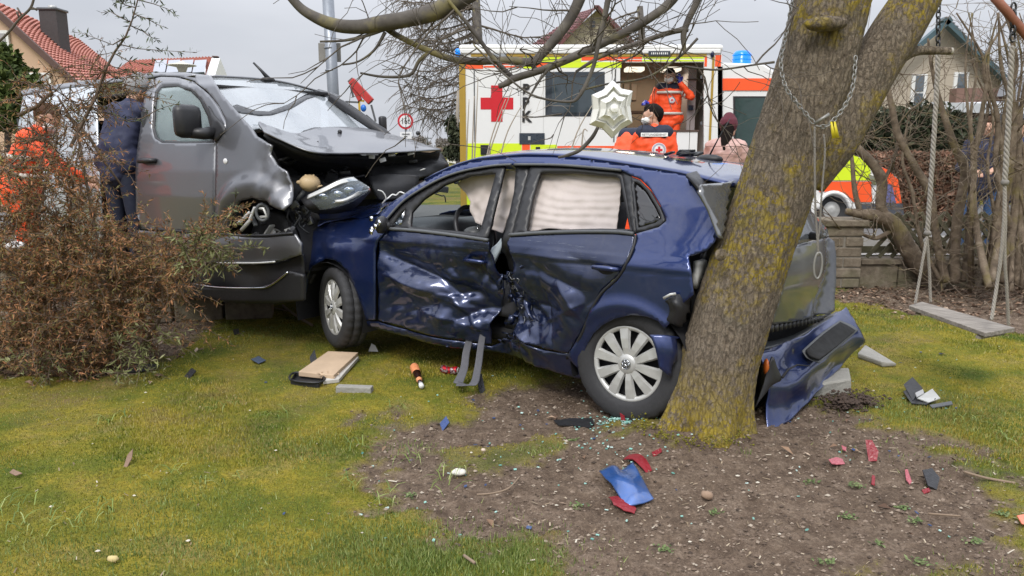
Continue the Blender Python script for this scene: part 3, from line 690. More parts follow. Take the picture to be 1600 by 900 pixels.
    # interior
    b = MB(); b.box((1.0, 0, .30), (3.3, 1.36, .08)); b.box((2.35, 0, .62), (.5, 1.30, .6)); b.box((-.42, 0, .6), (.25, 1.3, .62)); b.box((1.9, -.66, .6), (.5, .1, .5)); b.mk('floor', DRK, R, world=False)
    st = simple('seat_fabric', (.035, .035, .04), .9, bump=.3, scale=40)
    for x_ in (.98, .05): b = MB(); b.box((x_, -.63, 1.15), (.32, .05, .5)); b.mk('far_pillar', DRK, R, world=False)
    for y in (.36, -.36):
        b = MB(); b.box((1.12, y, .50), (.5, .48, .16)); b.mk('seat', st, R, world=False, bevel=.05)
        b = MB(); b.box((.85, y, .83), (.14, .46, .60), Matrix.Rotation(-.22, 3, 'Y')); b.mk('seat_back', st, R, world=False, bevel=.05)
        b = MB(); b.box((.75, y, 1.2), (.10, .26, .17), Matrix.Rotation(-.15, 3, 'Y')); b.mk('headrest', st, R, world=False, bevel=.03)
    b = MB(); b.box((.05, 0, .78), (.14, 1.2, .56), Matrix.Rotation(-.3, 3, 'Y')); b.mk('rear_seat', st, R, world=False, bevel=.04)
    dash = simple('dashboard_plastic', (.06, .065, .072), .6, bump=.2, scale=60)
    V = []; prof = [(1.62, .70), (1.60, .84), (1.63, .94), (1.70, .975), (1.85, .975), (2.08, .95), (2.16, .92)]
    prof = cat(prof, 4); m = len(prof)
    for y in np.linspace(-.70, .70, 24):
        h = .035 * math.exp(-((y - .34) / .2) ** 2)
        for x, z in prof: V.append((x, y, z + h * (1 if z > .9 else .2)))
    F = [(i * m + j, i * m + j + 1, (i + 1) * m + j + 1, (i + 1) * m + j) for i in range(23) for j in range(m - 1)]
    da = mk('dashboard', V, F, dash, R, world=False, thick=.02)
    b = MB(); b.box((1.60, .60, .89), (.02, .13, .085)); b.mk('air_vent', BLK, da, world=False, bevel=.012)
    b = MB(); b.tube([(1.588, .60 + .062 * math.cos(t) , .89 + .045 * math.sin(t)) for t in np.linspace(0, 2 * PI, 21)], .005, 6, False)
    for k in range(5): b.beam((1.588, .55, .865 + .012 * k), (1.588, .65, .865 + .012 * k), .004)
    b.mk('vent_ring', SIL, da, world=False)
    # steering wheel
    c = Vector((1.42, .36, .93)); rt = Matrix.Rotation(-1.12, 3, 'Y')
    b = MB(); b.tube([c + rt @ Vector((.185 * math.cos(t), .185 * math.sin(t), 0)) for t in np.linspace(0, 2 * PI, 41)], .016, 10, False)
    sw = b.mk('steering_wheel', BLK, R, world=False)
    b = MB(); b.ball(c, .085, 16, (1, 1, .45))
    for t in (0, PI, PI / 2): b.beam(c + rt @ Vector((0, 0, 0)), c + rt @ Vector((-.18 * math.sin(t + PI), .18 * math.cos(t + PI), 0)) if 0 else c + rt @ Vector((.175 * math.cos(t + 1.57), .175 * math.sin(t + 1.57), 0)), .03, .018)
    b.tube([c, c + rt @ Vector((0, 0, -.3))], .03, 10); b.mk('wheel_hub', GRY, sw, world=False)
    b = MB(); n_ = rt @ Vector((0, 0, 1)); n_ = n_ if n_.x < 0 else -n_
    b.tube([c + n_ * .05 + rt @ Vector((.03 * math.cos(t), .03 * math.sin(t), 0)) for t in np.linspace(0, 2 * PI, 21)], .0035, 6, False); b.mk('wheel_badge', CHR, sw, world=False)
    # bonnet (buckled), front lamp, slam panel
    patch('bonnet', [[(498, 352, 5.62), (520, 344, 5.7), (553, 340, 5.6), (590, 334, 5.35)], [(497, 334, 6.0), (530, 331, 6.0), (565, 328, 5.9), (600, 322, 5.7)], [(512, 326, 6.4), (545, 324, 6.4), (580, 321, 6.3), (622, 314, 6.1)]], BLUE, R, 8, .01, jit=.02, js=5)
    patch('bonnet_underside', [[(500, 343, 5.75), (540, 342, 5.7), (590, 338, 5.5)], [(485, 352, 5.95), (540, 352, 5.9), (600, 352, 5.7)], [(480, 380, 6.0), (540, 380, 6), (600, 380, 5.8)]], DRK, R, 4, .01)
    lamp = panel('headlamp', [(477, 366), (482, 367), (479, 380), (472, 394), (468, 392), (472, 377)], lambda L: L[:, 1] - Sy(L[:, 0], L[:, 2]) - .012, R, simple('lamp_lens', (.5, .5, .42), .15), 3, thick=.04)
    # wing mirror stump
    p = Vector(lpx(607, 350)) + Vector((0, .06, -.0))
    b = MB(); b.ball(p, .055, 10, (.7, 1.0, 1.1), .18); b.beam(p, p + Vector((-.03, -.08, -.02)), .05); m_ = b.mk('mirror_stump', BLK, R, world=False)
    b = MB()
    for k in range(5): b.box(p + Vector((rng.uniform(-.05, .05), .05 + rng.uniform(0, .02), rng.uniform(-.06, .05))), (.03, .008, .03), Matrix.Rotation(rng.uniform(0, 3), 3, 'Y'))
    b.mk('mirror_shard', CHR, m_, world=False)
    # tailgate with glass, spoiler, wiper, recess
    gt = lambda L: -(L[:, 0] + .64 - .42 * np.maximum(0, L[:, 2] - 1.0) - .20 * np.abs(L[:, 1]) ** 3 + .05 * np.exp(-((L[:, 2] - .78) / .2) ** 2))
    tgp = [(1168, 384), (1242, 384), (1295, 371), (1304, 377), (1307, 400), (1307, 440), (1305, 470), (1305, 486), (1295, 492), (1280, 491), (1269, 497), (1235, 503), (1190, 511), (1150, 500), (1130, 420), (1140, 390)]
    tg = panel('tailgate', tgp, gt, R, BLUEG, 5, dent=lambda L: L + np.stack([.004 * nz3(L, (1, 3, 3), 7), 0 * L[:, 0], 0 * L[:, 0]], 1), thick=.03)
    rg = [(1092, 300), (1096, 288), (1160, 283), (1262, 300), (1268, 330), (1293, 358), (1295, 369), (1242, 382), (1168, 382), (1124, 372), (1108, 330)]
    panel('rear_window', rg, gt, R, glass('rear_glass', (.12, .14, .15), .22, .35, (.22, .23, .24)), 6, parent=tg)  # grey diffuse share paints in the reflected sky
    patch('rear_spoiler', [[(1072, 274, 4.02), (1110, 266, 4.3), (1180, 263, 4.75), (1240, 285, 5.2)], [(1082, 283, 3.92), (1115, 275, 4.2), (1185, 272, 4.68), (1250, 292, 5.1)], [(1092, 296, 3.88), (1120, 284, 4.16), (1185, 279, 4.64), (1252, 297, 5.08)]], BLK, R, 5, .02)
    p = hitn([(1265, 368)], PM, gt)[0]; b = MB(); b.box(p + np.array([-.03, 0, 0]), (.06, .05, .045)); b.mk('wiper_pivot', BLK, tg, world=False, bevel=.01)
    b = MB(); P = hitn([(1200, 514), (1240, 507), (1285, 497)], PM, gt)
    for k in range(14):
        q = P[0] + (P[2] - P[0]) * (k + .5) / 14; b.box(q + np.array([.0, 0, .0]), (.03, .03, .035))
    b.mk('latch_trim', BLK, R, world=False)['kind'] = 'stuff'
    patch('bumper_backing', [[(1190, 508, 4.45), (1240, 502, 4.75), (1300, 490, 5.15)], [(1190, 530, 4.5), (1240, 522, 4.8), (1310, 500, 5.2)], [(1180, 560, 4.35), (1240, 555, 4.8), (1315, 520, 5.2)], [(1178, 640, 4.2), (1230, 600, 4.7), (1300, 560, 5.1)]], BLK, R, 4, .01)
    # rear bumper hanging torn off
    bp = patch('rear_bumper', [
        [(1186, 546, 4.12), (1220, 538, 4.28), (1262, 519, 4.55), (1305, 490, 4.9), (1320, 479, 5.0)],
        [(1189, 556, 4.06), (1222, 553, 4.2), (1252, 548, 4.42), (1311, 501, 4.84), (1333, 498, 4.96)],
        [(1196, 580, 4.02), (1226, 580, 4.16), (1262, 566, 4.36), (1320, 526, 4.78), (1348, 524, 4.92)],
        [(1200, 606, 4.0), (1232, 604, 4.12), (1268, 584, 4.34), (1322, 545, 4.76), (1349, 537, 4.92)],
        [(1196, 640, 3.98), (1228, 632, 4.1), (1264, 607, 4.34), (1300, 575, 4.66), (1322, 563, 4.8)],
        [(1200, 681, 3.92), (1217, 668, 3.98), (1240, 651, 4.1), (1266, 625, 4.3), (1297, 589, 4.6)]], BLUE, R, 6, .008, jit=.012, js=6)
    # tear in the bumper, number plate panel
    b = patch('bumper_tear', [[(1200, 575, 3.98), (1206, 558, 4.0), (1212, 570, 4.02)], [(1192, 600, 3.97), (1206, 590, 3.98), (1222, 592, 4.03)], [(1178, 640, 3.95), (1190, 620, 3.96), (1205, 600, 3.99)]], BLK, bp, 4, .01, jit=.01)
    b = MB(); b.tube([at(1222, 590, 4.05), at(1232, 577, 4.1), at(1246, 570, 4.17), at(1266, 572, 4.27)], [.008, .006, .005, .002], 6); b.mk('crack', DRK, bp)
    patch('plate_recess', [[(1253, 548, 4.36), (1284, 520, 4.6), (1312, 501, 4.78)], [(1262, 560, 4.32), (1298, 535, 4.56), (1330, 508, 4.78)], [(1280, 567, 4.3), (1310, 543, 4.55), (1341, 516, 4.8)]], GRY, bp, 4, .006)
    patch('number_plate', [[(1259, 547, 4.34), (1286, 523, 4.57), (1312, 504, 4.75)], [(1265, 556, 4.3), (1298, 535, 4.53), (1325, 510, 4.75)], [(1280, 562, 4.28), (1308, 541, 4.52), (1336, 517, 4.77)]], simple('dark_plate', (.006, .006, .006), .8), bp, 4, .012)
    patch('bumper_edge', [[(1190, 536, 4.3), (1240, 524, 4.6), (1306, 488, 5.02)], [(1190, 546, 4.1), (1240, 531, 4.42), (1313, 488, 4.96)]], GRY, bp, 4, .01)
    # wing piece and torn lamp housing by the rear wheel
    patch('bumper_corner', [[(1015, 523, 3.86), (1045, 524, 3.84), (1078, 530, 3.9)], [(1024, 545, 3.83), (1050, 548, 3.82), (1080, 560, 3.9)], [(1030, 575, 3.83), (1048, 590, 3.83), (1070, 610, 3.9)]], BLUE, R, 4, .006)
    patch('lamp_housing', [[(1037, 468, 3.86), (1060, 458, 3.84), (1084, 460, 3.92)], [(1045, 484, 3.84), (1062, 480, 3.8), (1086, 484, 3.9)], [(1040, 505, 3.88), (1060, 512, 3.84), (1090, 515, 3.95)]], BLK, R, 5, .01, jit=.02, js=9)
    b = MB(); b.tube([at(1037, 466, 3.84), at(1048, 460, 3.82), at(1056, 459, 3.82)], .008, 6); b.mk('lamp_shard', SIL, R)
    patch('tail_lamp', [[(1086, 408, 3.96), (1104, 407, 3.98)], [(1086, 430, 3.95), (1104, 430, 3.98)], [(1086, 452, 3.96), (1104, 450, 3.98)]], WHT, R, 3, .03)
    b = MB(); b.ball(at(1197, 573, 4.0), .03, 8, (.5, 1, 1.6)); b.mk('reflector', simple('orange_lens', (.5, .12, .02), .3), R)
    # roof aerial
    p = PM.inverted() @ at(1108, 249, 4.75)
    b = MB(); b.ball(p, .09, 12, (1, .4, .35)); b.tube([p + Vector((0, 0, .02)), p + Vector((-.05, 0, .12)), p + Vector((-.12, 0, .24))], [.006, .004, .003], 6); b.mk('roof_aerial', BLK, R, world=False)
    p = PM.inverted() @ at(1068, 242, 4.6)
    b = MB()
    for k in range(5): b.box(p + Vector((rng.uniform(-.09, .09), rng.uniform(-.07, .07), rng.uniform(-.0, .02))), (.1, .05, .012), Matrix.Rotation(rng.uniform(0, 3), 3, 'Z') @ Matrix.Rotation(.3, 3, 'X'))
    tag(b.mk('plastic_fragments', BLK, None) if 0 else mk('plastic_fragment', [PM @ Vector(v) for v in b.V], b.F, BLK), 'broken black plastic trim lying on the hatchback roof', 'debris')
    # seat belts hanging out to the grass
    webb = simple('belt_webbing', (.10, .10, .11), .8, scale=60)
    patch('seat_belt', [[(764, 425, 4.86), (772, 425, 4.86)], [(760, 480, 4.84), (768, 480, 4.84)], [(748, 530, 4.80), (758, 530, 4.80)], [(741, 575, 4.70), (752, 576, 4.70)], [(733, 600, 4.55), (744, 602, 4.52)], [(712, 603, 4.52), (716, 596, 4.62)]], webb, R, 5, .003)
    patch('seat_belt', [[(738, 500, 4.9), (748, 502, 4.9)], [(724, 545, 4.85), (735, 547, 4.85)], [(719, 575, 4.75), (731, 577, 4.75)], [(708, 598, 4.62), (722, 602, 4.58)]], webb, R, 5, .003)
    for o in [o for o in COL.objects if o.type == 'MESH' and o.name.split('.')[0] in ('tailgate', 'rear_window', 'rear_spoiler', 'roof', 'bumper_backing', 'rear_bumper', 'bumper_edge', 'latch_trim', 'lamp_housing', 'bumper_corner', 'floor', 'tail_lamp', 'bumper_tear', 'body_side') and (o.parent is POLO or (o.parent and o.parent.parent is POLO))]: fixtree(o)
def vwlogo(c, r, par, ax):
    """ring with a V over a W, in the plane with axes ax"""
    u, v, n = ax; P = lambda a, b: c + u * a * r + v * b * r + n * .004
    b = MB(); b.tube([P(math.cos(t), math.sin(t)) for t in np.linspace(0, 2 * PI, 25)], r * .075, 6, False)
    for s in (-1, 1):
        b.beam(P(s * .42, .86), P(0, .12), r * .15, .003)
        b.beam(P(s * .86, .40), P(s * .42, -.72), r * .15, .003); b.beam(P(s * .42, -.72), P(0, .05), r * .15, .003)
    return b.mk('emblem', GRY, par, world=False)
def wheel(root, c, yaw, camber=0, R=.303, RC=.205, W=.185, logo=True, flat=.0):
    """outboard side is +y of the car before yaw"""
    M = Matrix.Translation(c) @ Matrix.Rotation(yaw, 4, 'Z') @ Matrix.Rotation(camber, 4, 'X')
    T = lambda V: [M @ Vector(v) for v in V]
    e = link(bpy.data.objects.new('wheel', None)); e.parent = root
    # tyre with grooves: outer tread blocks alternate
    n = 120; prof = [(RC - .005, .070), (RC + .004, .088), (RC + .03, .098), (R - .045, .100), (R - .018, .093), (R - .004, .078), (R, .060), (R, .036), (R - .008, .034), (R - .008, .030), (R, .028), (R, -.028), (R - .008, -.030), (R - .008, -.034), (R, -.036), (R, -.06), (R - .004, -.078), (R - .03, -.095), (RC, -.09)]
    V, F = lathe(prof, n); V = [list(v) for v in V]
    for i, (r, a) in enumerate(prof):
        if r >= R - .0005 or abs(a) == .078:
            for j in range(n):
                if j % 4 == 0:
                    k = (r - .007) / r; V[i * n + j][0] *= k; V[i * n + j][2] *= k
    V = [(x, y, max(z, -R + flat)) for x, y, z in V]
    mk('tyre', T(V), F, RUB, e, world=False)
    V, F = lathe([(.05, .02), (RC - .02, .01), (RC - .004, .03), (RC - .002, -.08), (.05, -.08)], 40); mk('steel_rim', T(V), F, DRK, e, world=False)
    V, F = lathe([(RC - .026, .062), (RC - .022, .074), (RC - .008, .082), (RC + .004, .078), (RC + .004, .066)], 64)
    cv = mk('wheel_cover', T(V), F, SIL, e, world=False, thick=.004)
    V, F = lathe([(.0001, .094), (.03, .094), (.048, .090), (.062, .076), (.062, .05)], 32); mk('hub_cap', T(V), F, SIL, cv, world=False)
    for k in range(10):
        a = 2 * PI * k / 10 + .16; s = 1 if k % 2 else -1
        b = MB(); w0, w1 = .0165, .033; L0, L1 = .045, RC - .012; sh = .0
        V = []
        for (l, w, y) in ((L0, w0, .080), (.09, .022, .086), (.14, .0275, .085), (L1, w1, .076)):
            cx = l; off = s * .002 + s * -.006 * (1 - l / L1)
            V += [(cx, y - .014, off - w), (cx, y, off - w * .72), (cx, y, off + w * .72), (cx, y - .014, off + w)]
        F = [(i * 4 + j, i * 4 + j + 1, i * 4 + j + 5, i * 4 + j + 4) for i in range(3) for j in range(3)]
        Rt = Matrix.Rotation(-a, 4, 'Y'); mk('spoke', T([Rt @ Vector(v) for v in V]), [f[::-1] for f in F], SIL, cv, world=False, thick=.003, smooth=False)
    if logo:
        X = (M.to_3x3() @ Vector((-1, 0, 0))); Z = M.to_3x3() @ Vector((0, 0, 1)); N = M.to_3x3() @ Vector((0, 1, 0))
        V, F = lathe([(.0001, .095), (.029, .095), (.031, .090)], 24); mk('badge', T(V), F, GRY, cv, world=False)
        vwlogo(M @ Vector((0, .094, 0)), .026, cv, (X, Z, N)).data.materials[0] = CHR
    return e
polo()
wheel(POLO, Vector((.005, .72, .335)), 0, camber=math.radians(3), R=.324, RC=.209)
wheel(POLO, Vector((2.40, .70, .345)), math.radians(-21), camber=math.radians(2))
wheel(POLO, Vector((.0, -.715, .303)), PI, logo=False); wheel(POLO, Vector((2.46, -.70, .303)), PI + .3, logo=False)
# wheel housings
for x in (0, 2.46):
    for s in (1, -1):
        V = []; n = 16
        for y in (.52, .80):
            for k in range(n + 1):
                t = -.3 + (PI + .6) * k / n; V.append((x + .37 * math.cos(t), s * y, .31 + .37 * math.sin(t)))
        mk('wheel_housing', V, [(k, k + 1, n + 2 + k, n + 1 + k) for k in range(n)] + [tuple(range(n + 1))], DRK, POLO, world=False)
# ---------------- grey van ----------------
GREY = carpaint('van_grey_paint', (.165, .168, .18), metal=.8, rough=.42, coat=.6, dust=(.2, .19, .17), dustamt=.18, scr=.03)
VAN = thing('delivery_van', 'grey van with smashed front and crumpled bonnet, its side door slid open', 'van', (-1.6, 6.6, .17), 0, rot=(0, math.radians(-1), math.radians(-37)))
VM = ROOTM[VAN]
VZ = [(0, .90), (.25, .935), (.6, .965), (.95, .965), (1.15, .945), (1.4, .885), (1.7, .80), (1.82, .75), (1.88, .66), (2.3, .2)]
def Vy(x, z):
    s = np.interp(z, [a for a, b in VZ], [b for a, b in VZ]); f = np.maximum(0, x - .1); return s - .16 * f * f
def gv(k=0): return lambda L: -L[:, 1] - Vy(L[:, 0], L[:, 2]) + k
def vdent(L):
    L = L.copy(); x, z = L[:, 0], L[:, 2]
    # bulge over the wheel arch, crumpling towards the nose
    d = np.hypot(x - .36, z - .60); m = sst(.56, .46, d) * sst(.25, .45, d) * sst(.6, .8, z) * sst(-.11, .02, x); L[:, 1] -= .045 * m
    f = sst(.30, .62, x); L[:, 1] += f * (.022 * (1 - 2 * np.abs(nz3(L, (5, 1, 4), 2))) + .01 * nz3(L, (14, 1, 12), 4))
    L[:, 1] += .003 * nz3(L, (3, 1, 3), 9)
    # pressed line below the handle
    L[:, 1] += .008 * np.exp(-((z - .36) / .03) ** 2)
    return L
def van():
    R = VAN
    door = [(250, 121), (280, 122), (303, 128), (324, 146), (340, 167), (352, 190), (353, 200), (336, 226), (335, 290), (334, 362), (290, 362), (222, 358), (212, 330), (212, 275), (214, 235), (219, 200), (226, 150), (236, 124)]
    win = [(250, 133), (278, 131), (298, 138), (315, 155), (328, 180), (335, 205), (334, 223), (290, 224), (252, 223), (241, 216), (237, 200), (239, 165), (242, 142)]
    dr = panel('front_door', door, gv(), R, GREY, 4, holes=[win], dent=vdent, thick=.02)
    wo = [(248, 130), (279, 128), (300, 135), (318, 152), (331, 178), (338, 204), (337, 226), (290, 227), (250, 226), (238, 219), (234, 200), (236, 163), (239, 138)]
    wf = panel('window_seal', wo, gv(.004), R, BLK, 4, holes=[[(252, 136), (278, 134), (296, 141), (312, 157), (324, 182), (330, 206), (329, 220), (290, 221), (253, 220), (244, 214), (240, 200), (242, 165), (245, 144)]], parent=dr, thick=.03)
    panel('pane', win, gv(.02), R, glass('van_door_glass', (.55, .66, .66), .10, .25, (.42, .5, .5)), 5, parent=dr, thick=.004)
    panel('sail_panel', [(325, 165), (334, 180), (350, 197), (352, 204), (336, 222), (331, 205)], gv(-.01), R, BLK, 5, parent=dr, thick=.02)
    p = Vector(lpx(234, 251, VAN, gv())); b = MB(); b.tube([p + Vector((.11, 0, 0)), p + Vector((.09, -.04, 0)), p + Vector((-.09, -.045, 0)), p + Vector((-.12, 0, 0))], [.018, .022, .022, .016], 10); b.mk('handle', BLK, dr, world=False)
    # wing mirror
    p = Vector(lpx(333, 207, VAN, gv(0))); q = Vector(lpx(296, 200, VAN, gv(-.17)))
    b = MB(); b.tube([p + Vector((0, .0, 0)), p + Vector((-.0, -.08, -.01)), q + Vector((-.02, 0, -.035))], [.05, .045, .04], 10); b.mk('mirror_arm', BLK, R, world=False)
    b = MB(); b.box(q + Vector((-.02, 0, .05)), (.11, .22, .25), Matrix.Rotation(.12, 3, 'Z')); b.mk('wing_mirror', BLK, R, world=False, bevel=.05)
    # pillar and roof rail, wing
    body = [(30, 141), (90, 132), (157, 125), (200, 119), (237, 113), (290, 113), (330, 118), (344, 146), (367, 172), (394, 202), (401, 213), (424, 227), (420, 241), (431, 257), (447, 268), (454, 293), (459, 318), (454, 328), (440, 325), (420, 314), (398, 309), (380, 314), (368, 328), (360, 350), (356, 366), (335.5, 364), (336, 290), (337, 227), (354, 201), (354, 190), (342, 166), (326, 145), (304, 126), (280, 119), (250, 118), (234, 121), (157, 131), (120, 135), (90, 139), (36, 148)]
    bd = panel('body_side', body, gv(), R, GREY, 4, dent=vdent, thick=.015)
    rear = [(36, 149), (90, 140), (150, 133), (152, 200), (155, 280), (160, 350), (160, 420), (100, 410), (40, 390), (30, 300), (28, 200)]
    rp = panel('rear_panel', rear, gv(), R, carpaint('van_sky_sheen_panel', (.42, .46, .5), .2, .3, dustamt=.1), 8, thick=.015)  # van side made pale, sky reflection put into the colour
    low = [(214, 360), (290, 364), (345, 368), (400, 370), (460, 366), (470, 380), (471, 398), (440, 408), (400, 413), (350, 414), (290, 408), (234, 396), (222, 380)]
    sk = panel('side_skirt', low, gv(-.02), R, GREY, 4, dent=lambda L: L + np.stack([0 * L[:, 0], .02 * nz3(L, (4, 1, 6), 5), 0 * L[:, 0]], 1), thick=.02)
    lo2 = [(225, 385), (290, 400), (350, 413), (400, 413), (440, 408), (472, 396), (474, 430), (470, 470), (430, 475), (370, 474), (310, 467), (240, 455), (222, 430)]
    panel('lower_bumper', lo2, gv(.03), R, BLK, 5, thick=.02, dent=lambda L: L + np.stack([0 * L[:, 0], .03 * nz3(L, (3, 1, 5), 5), 0 * L[:, 0]], 1))
    panel('bumper_lip', [(300, 447), (340, 450), (400, 450), (430, 442), (452, 424), (474, 430), (474, 470), (430, 474), (370, 473), (310, 467)], gv(-.03), R, BLK, 5, thick=.03)
    for pts, mm in (([(300, 443), (340, 449), (400, 450), (418, 448), (434, 438), (450, 425)], CHR), ([(340, 411), (400, 411), (430, 409)], SIL)):
        P = hitn(np.array(pts, float), VM, gv(-.035)); b = MB(); b.tube(cat([tuple(p) for p in P], 4), .008, 6); b.mk('trim_strip', mm, sk, world=False)
    b = MB(); P = hitn(np.array([(222, 357), (290, 362), (345, 366), (410, 368), (458, 364)], float), VM, gv(-.022)); b.tube(cat([tuple(p) for p in P], 4), .01, 6); b.mk('rub_strip', BLK, sk, world=False)
    p = Vector(lpx(352, 252, VAN, gv(-.004))); b = MB(); b.ball(p, .028, 12, (1, .25, .8)); b.mk('side_indicator', simple('indicator_lens', (.75, .75, .75), .15), bd, world=False)
    # roof
    rl = hitn(np.array([(30, 141), (90, 132), (157, 125), (200, 119), (237, 113), (290, 113), (332, 118)], float), VM, gv()); o = np.argsort(rl[:, 0]); ux, uy, uz = rl[o, 0], rl[o, 1], rl[o, 2]
    V = []; nt = 15; xs = np.linspace(ux[0], ux[-1], 24)
    gwf = lambda L: (L[:, 0] - (.42 - (L[:, 2] - 1.12) * 1.45 - .22 * L[:, 1] ** 2)); hd = hitn(np.array([(322, 119), (345, 119), (400, 122), (450, 129), (510, 146)], float), VM, gwf); hd = hd[np.argsort(hd[:, 1])]
    for i, x in enumerate(xs):
        z = np.interp(x, ux, uz); w = -np.interp(x, ux, uy); s = float(sst(.55, 1, i / 23))
        for j in range(nt):
            t = -1 + 2 * j / (nt - 1); y = w * t; xe = np.interp(y, hd[:, 1], hd[:, 0]); ze = np.interp(y, hd[:, 1], hd[:, 2]); zz = z + .045 * (1 - abs(t) ** 3)
            V.append((x + (xe - xs[-1]) * (i / 23) ** 2, y, zz * (1 - s) + (ze + .004) * s))
    mk('roof', V, [(i * nt + j, (i + 1) * nt + j, (i + 1) * nt + j + 1, i * nt + j + 1) for i in range(23) for j in range(nt - 1)], GREY, R, world=False, thick=.01)
    # far side, floor, rear wall, cabin
    b = MB(); b.box((-2.4, .86, .85), (3.1, .03, 1.3)); b.box((-2.4, .70, 1.6), (3.1, .03, .5)); b.box((-3.95, 0, .95), (.04, 1.6, 1.5)); b.box((-2.3, 0, 1.84), (3.3, 1.3, .03)); b.box((-1.9, 0, .3), (4.3, 1.8, .12)); b.box((-1.28, 0, 1.0), (.03, 1.7, 1.3)); b.box((-1.28, 0, 1.7), (.03, 1.3, .3)); b.mk('cargo_lining', DRK, R, world=False)
    b = MB(); b.box((-.75, .93, .7), (1.2, .04, .9)); b.mk('far_door', GREY, R, world=False)
    b = MB(); b.tube([(.42, .80, 1.12), (-.05, .76, 1.47), (-.62, .66, 1.80)], .045, 8); b.mk('windscreen_pillar', BLK, R, world=False)
    for y in (-.45, .45):
        b = MB(); b.box((-.98, y, 1.0), (.16, .5, .75), Matrix.Rotation(-.15, 3, 'Y')); b.mk('seat_back', simple('van_seat', (.03, .032, .036), .9), R, world=False, bevel=.05)
    b = MB(); b.box((.10, 0, 1.0), (.7, 1.7, .22)); b.mk('dashboard', BLK, R, world=False, bevel=.05)
    # windscreen and the dark bands drawn on it
    gw = lambda k=0: (lambda L: (L[:, 0] - (.42 - (L[:, 2] - 1.12) * 1.45 - .22 * L[:, 1] ** 2 - k)))
    wp = [(324, 121), (345, 121), (400, 124), (450, 131), (510, 148), (545, 165), (580, 190), (606, 209), (560, 206), (500, 210), (463, 220), (425, 212), (405, 200), (393, 203), (367, 173), (344, 147)]
    ws = panel('windscreen', wp, gw(), R, glass('windscreen_glass', (.6, .65, .68), .28, .32, (.5, .53, .55), .05), 6, thick=.006)  # pale diffuse share paints in the bright sky on the glass
    bk = panel('dark_glass_band', [(362, 166), (370, 163), (382, 167), (400, 173), (420, 174), (450, 163), (476, 148), (498, 139), (512, 143), (535, 150), (520, 152), (500, 149), (480, 155), (455, 170), (425, 180), (405, 181), (385, 178), (368, 176)], gw(-.004), R, simple('dark_band_black', (.02, .022, .025), .2), 3, parent=ws, thick=.002)  # dark pillar reflection drawn as a sheet on the glass
    panel('dark_glass_band', [(463, 213), (474, 204), (490, 199), (506, 199), (495, 202), (480, 208), (470, 215)], gw(-.004), R, MATS['dark_band_black'], 3, parent=ws, thick=.002)  # cowl edge behind the glass, drawn as a dark strip on it
    b = MB()
    for (px, py, r, sc) in ((388, 180, .07, (2.2, 1, .5)), (412, 180, .09, (1.6, 1, .8)), (430, 186, .10, (1.3, 1, .9))):
        q = hitn([(px, py)], VM, gw())[0]; b.ball(Vector(q) + Vector((-.16 - r, 0, -.02)), r, 12, (1, sc[0], sc[2]), .05)
    b.mk('airbag', simple('van_airbag', (.62, .57, .48), .8), R, world=False, subd=1)['kind'] = 'stuff'
    P = hitn(np.array([(512, 147), (547, 166), (581, 190), (606, 208)], float), VM, gw(-.01)); b = MB(); b.tube(cat([tuple(p) for p in P], 4), .018, 6); b.mk('windscreen_seal', BLK, ws, world=False)
    P = hitn(np.array([(330, 119), (400, 123), (450, 130), (512, 147)], float), VM, gw(-.005)); b = MB(); b.tube(cat([tuple(p) for p in P], 4), .012, 6); b.mk('windscreen_seal', GREY, ws, world=False)
    b = MB(); q = VM.inverted() @ at(598, 194, 7.4); b.box(q, (.06, .07, .15)); b.mk('wing_mirror', BLK, R, world=False, bevel=.02)
    b = MB(); b.tube([at(422, 126, 6.5), at(408, 110, 6.5), at(396, 98, 6.5)], [.022, .012, .008], 8); b.ball(at(418, 125, 6.5), .05, 8, (1.3, 1, .5)); b.mk('roof_aerial', BLK, R)
    # buckled bonnet
    patch('bonnet', [
        [(404, 190, 5.86), (425, 199, 6.0), (463, 209, 6.25), (505, 200, 6.6), (560, 200, 7.0), (606, 209, 7.3)],
        [(405, 195, 5.78), (430, 206, 5.85), (470, 219, 6.0), (515, 214, 6.3), (575, 211, 6.7), (630, 216, 7.0)],
        [(408, 200, 5.7), (434, 213, 5.65), (478, 230, 5.7), (525, 228, 5.95), (590, 225, 6.3), (660, 225, 6.75)],
        [(412, 207, 5.62), (440, 219, 5.5), (485, 237, 5.45), (530, 240, 5.6), (600, 239, 6.05), (690, 234, 6.5)]],
        GREY, R, 7, .012, jit=.003, js=4)
    b = MB(); b.ball(at(531, 206, 6.5), .02, 8); b.ball(at(653, 208, 6.8), .02, 8); b.mk('washer_jet', BLK, R)['kind'] = 'stuff'
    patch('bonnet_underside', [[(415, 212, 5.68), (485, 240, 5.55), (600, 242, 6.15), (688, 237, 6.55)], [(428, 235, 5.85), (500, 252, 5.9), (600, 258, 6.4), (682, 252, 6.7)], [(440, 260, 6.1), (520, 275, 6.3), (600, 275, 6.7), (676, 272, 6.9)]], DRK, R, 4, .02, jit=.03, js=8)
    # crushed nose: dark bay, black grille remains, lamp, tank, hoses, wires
    patch('engine_bay', [[(418, 225, 6.0), (500, 245, 6.4), (600, 245, 6.9), (690, 240, 7.0)], [(440, 280, 6.05), (520, 290, 6.4), (600, 290, 6.8), (700, 262, 6.9)], [(448, 330, 6.1), (520, 340, 6.3), (580, 325, 6.7), (640, 290, 6.9)], [(450, 400, 6.1), (520, 400, 6.4), (560, 370, 6.6), (600, 350, 6.7)]], DRK, R, 5, .02, jit=.05, js=6)
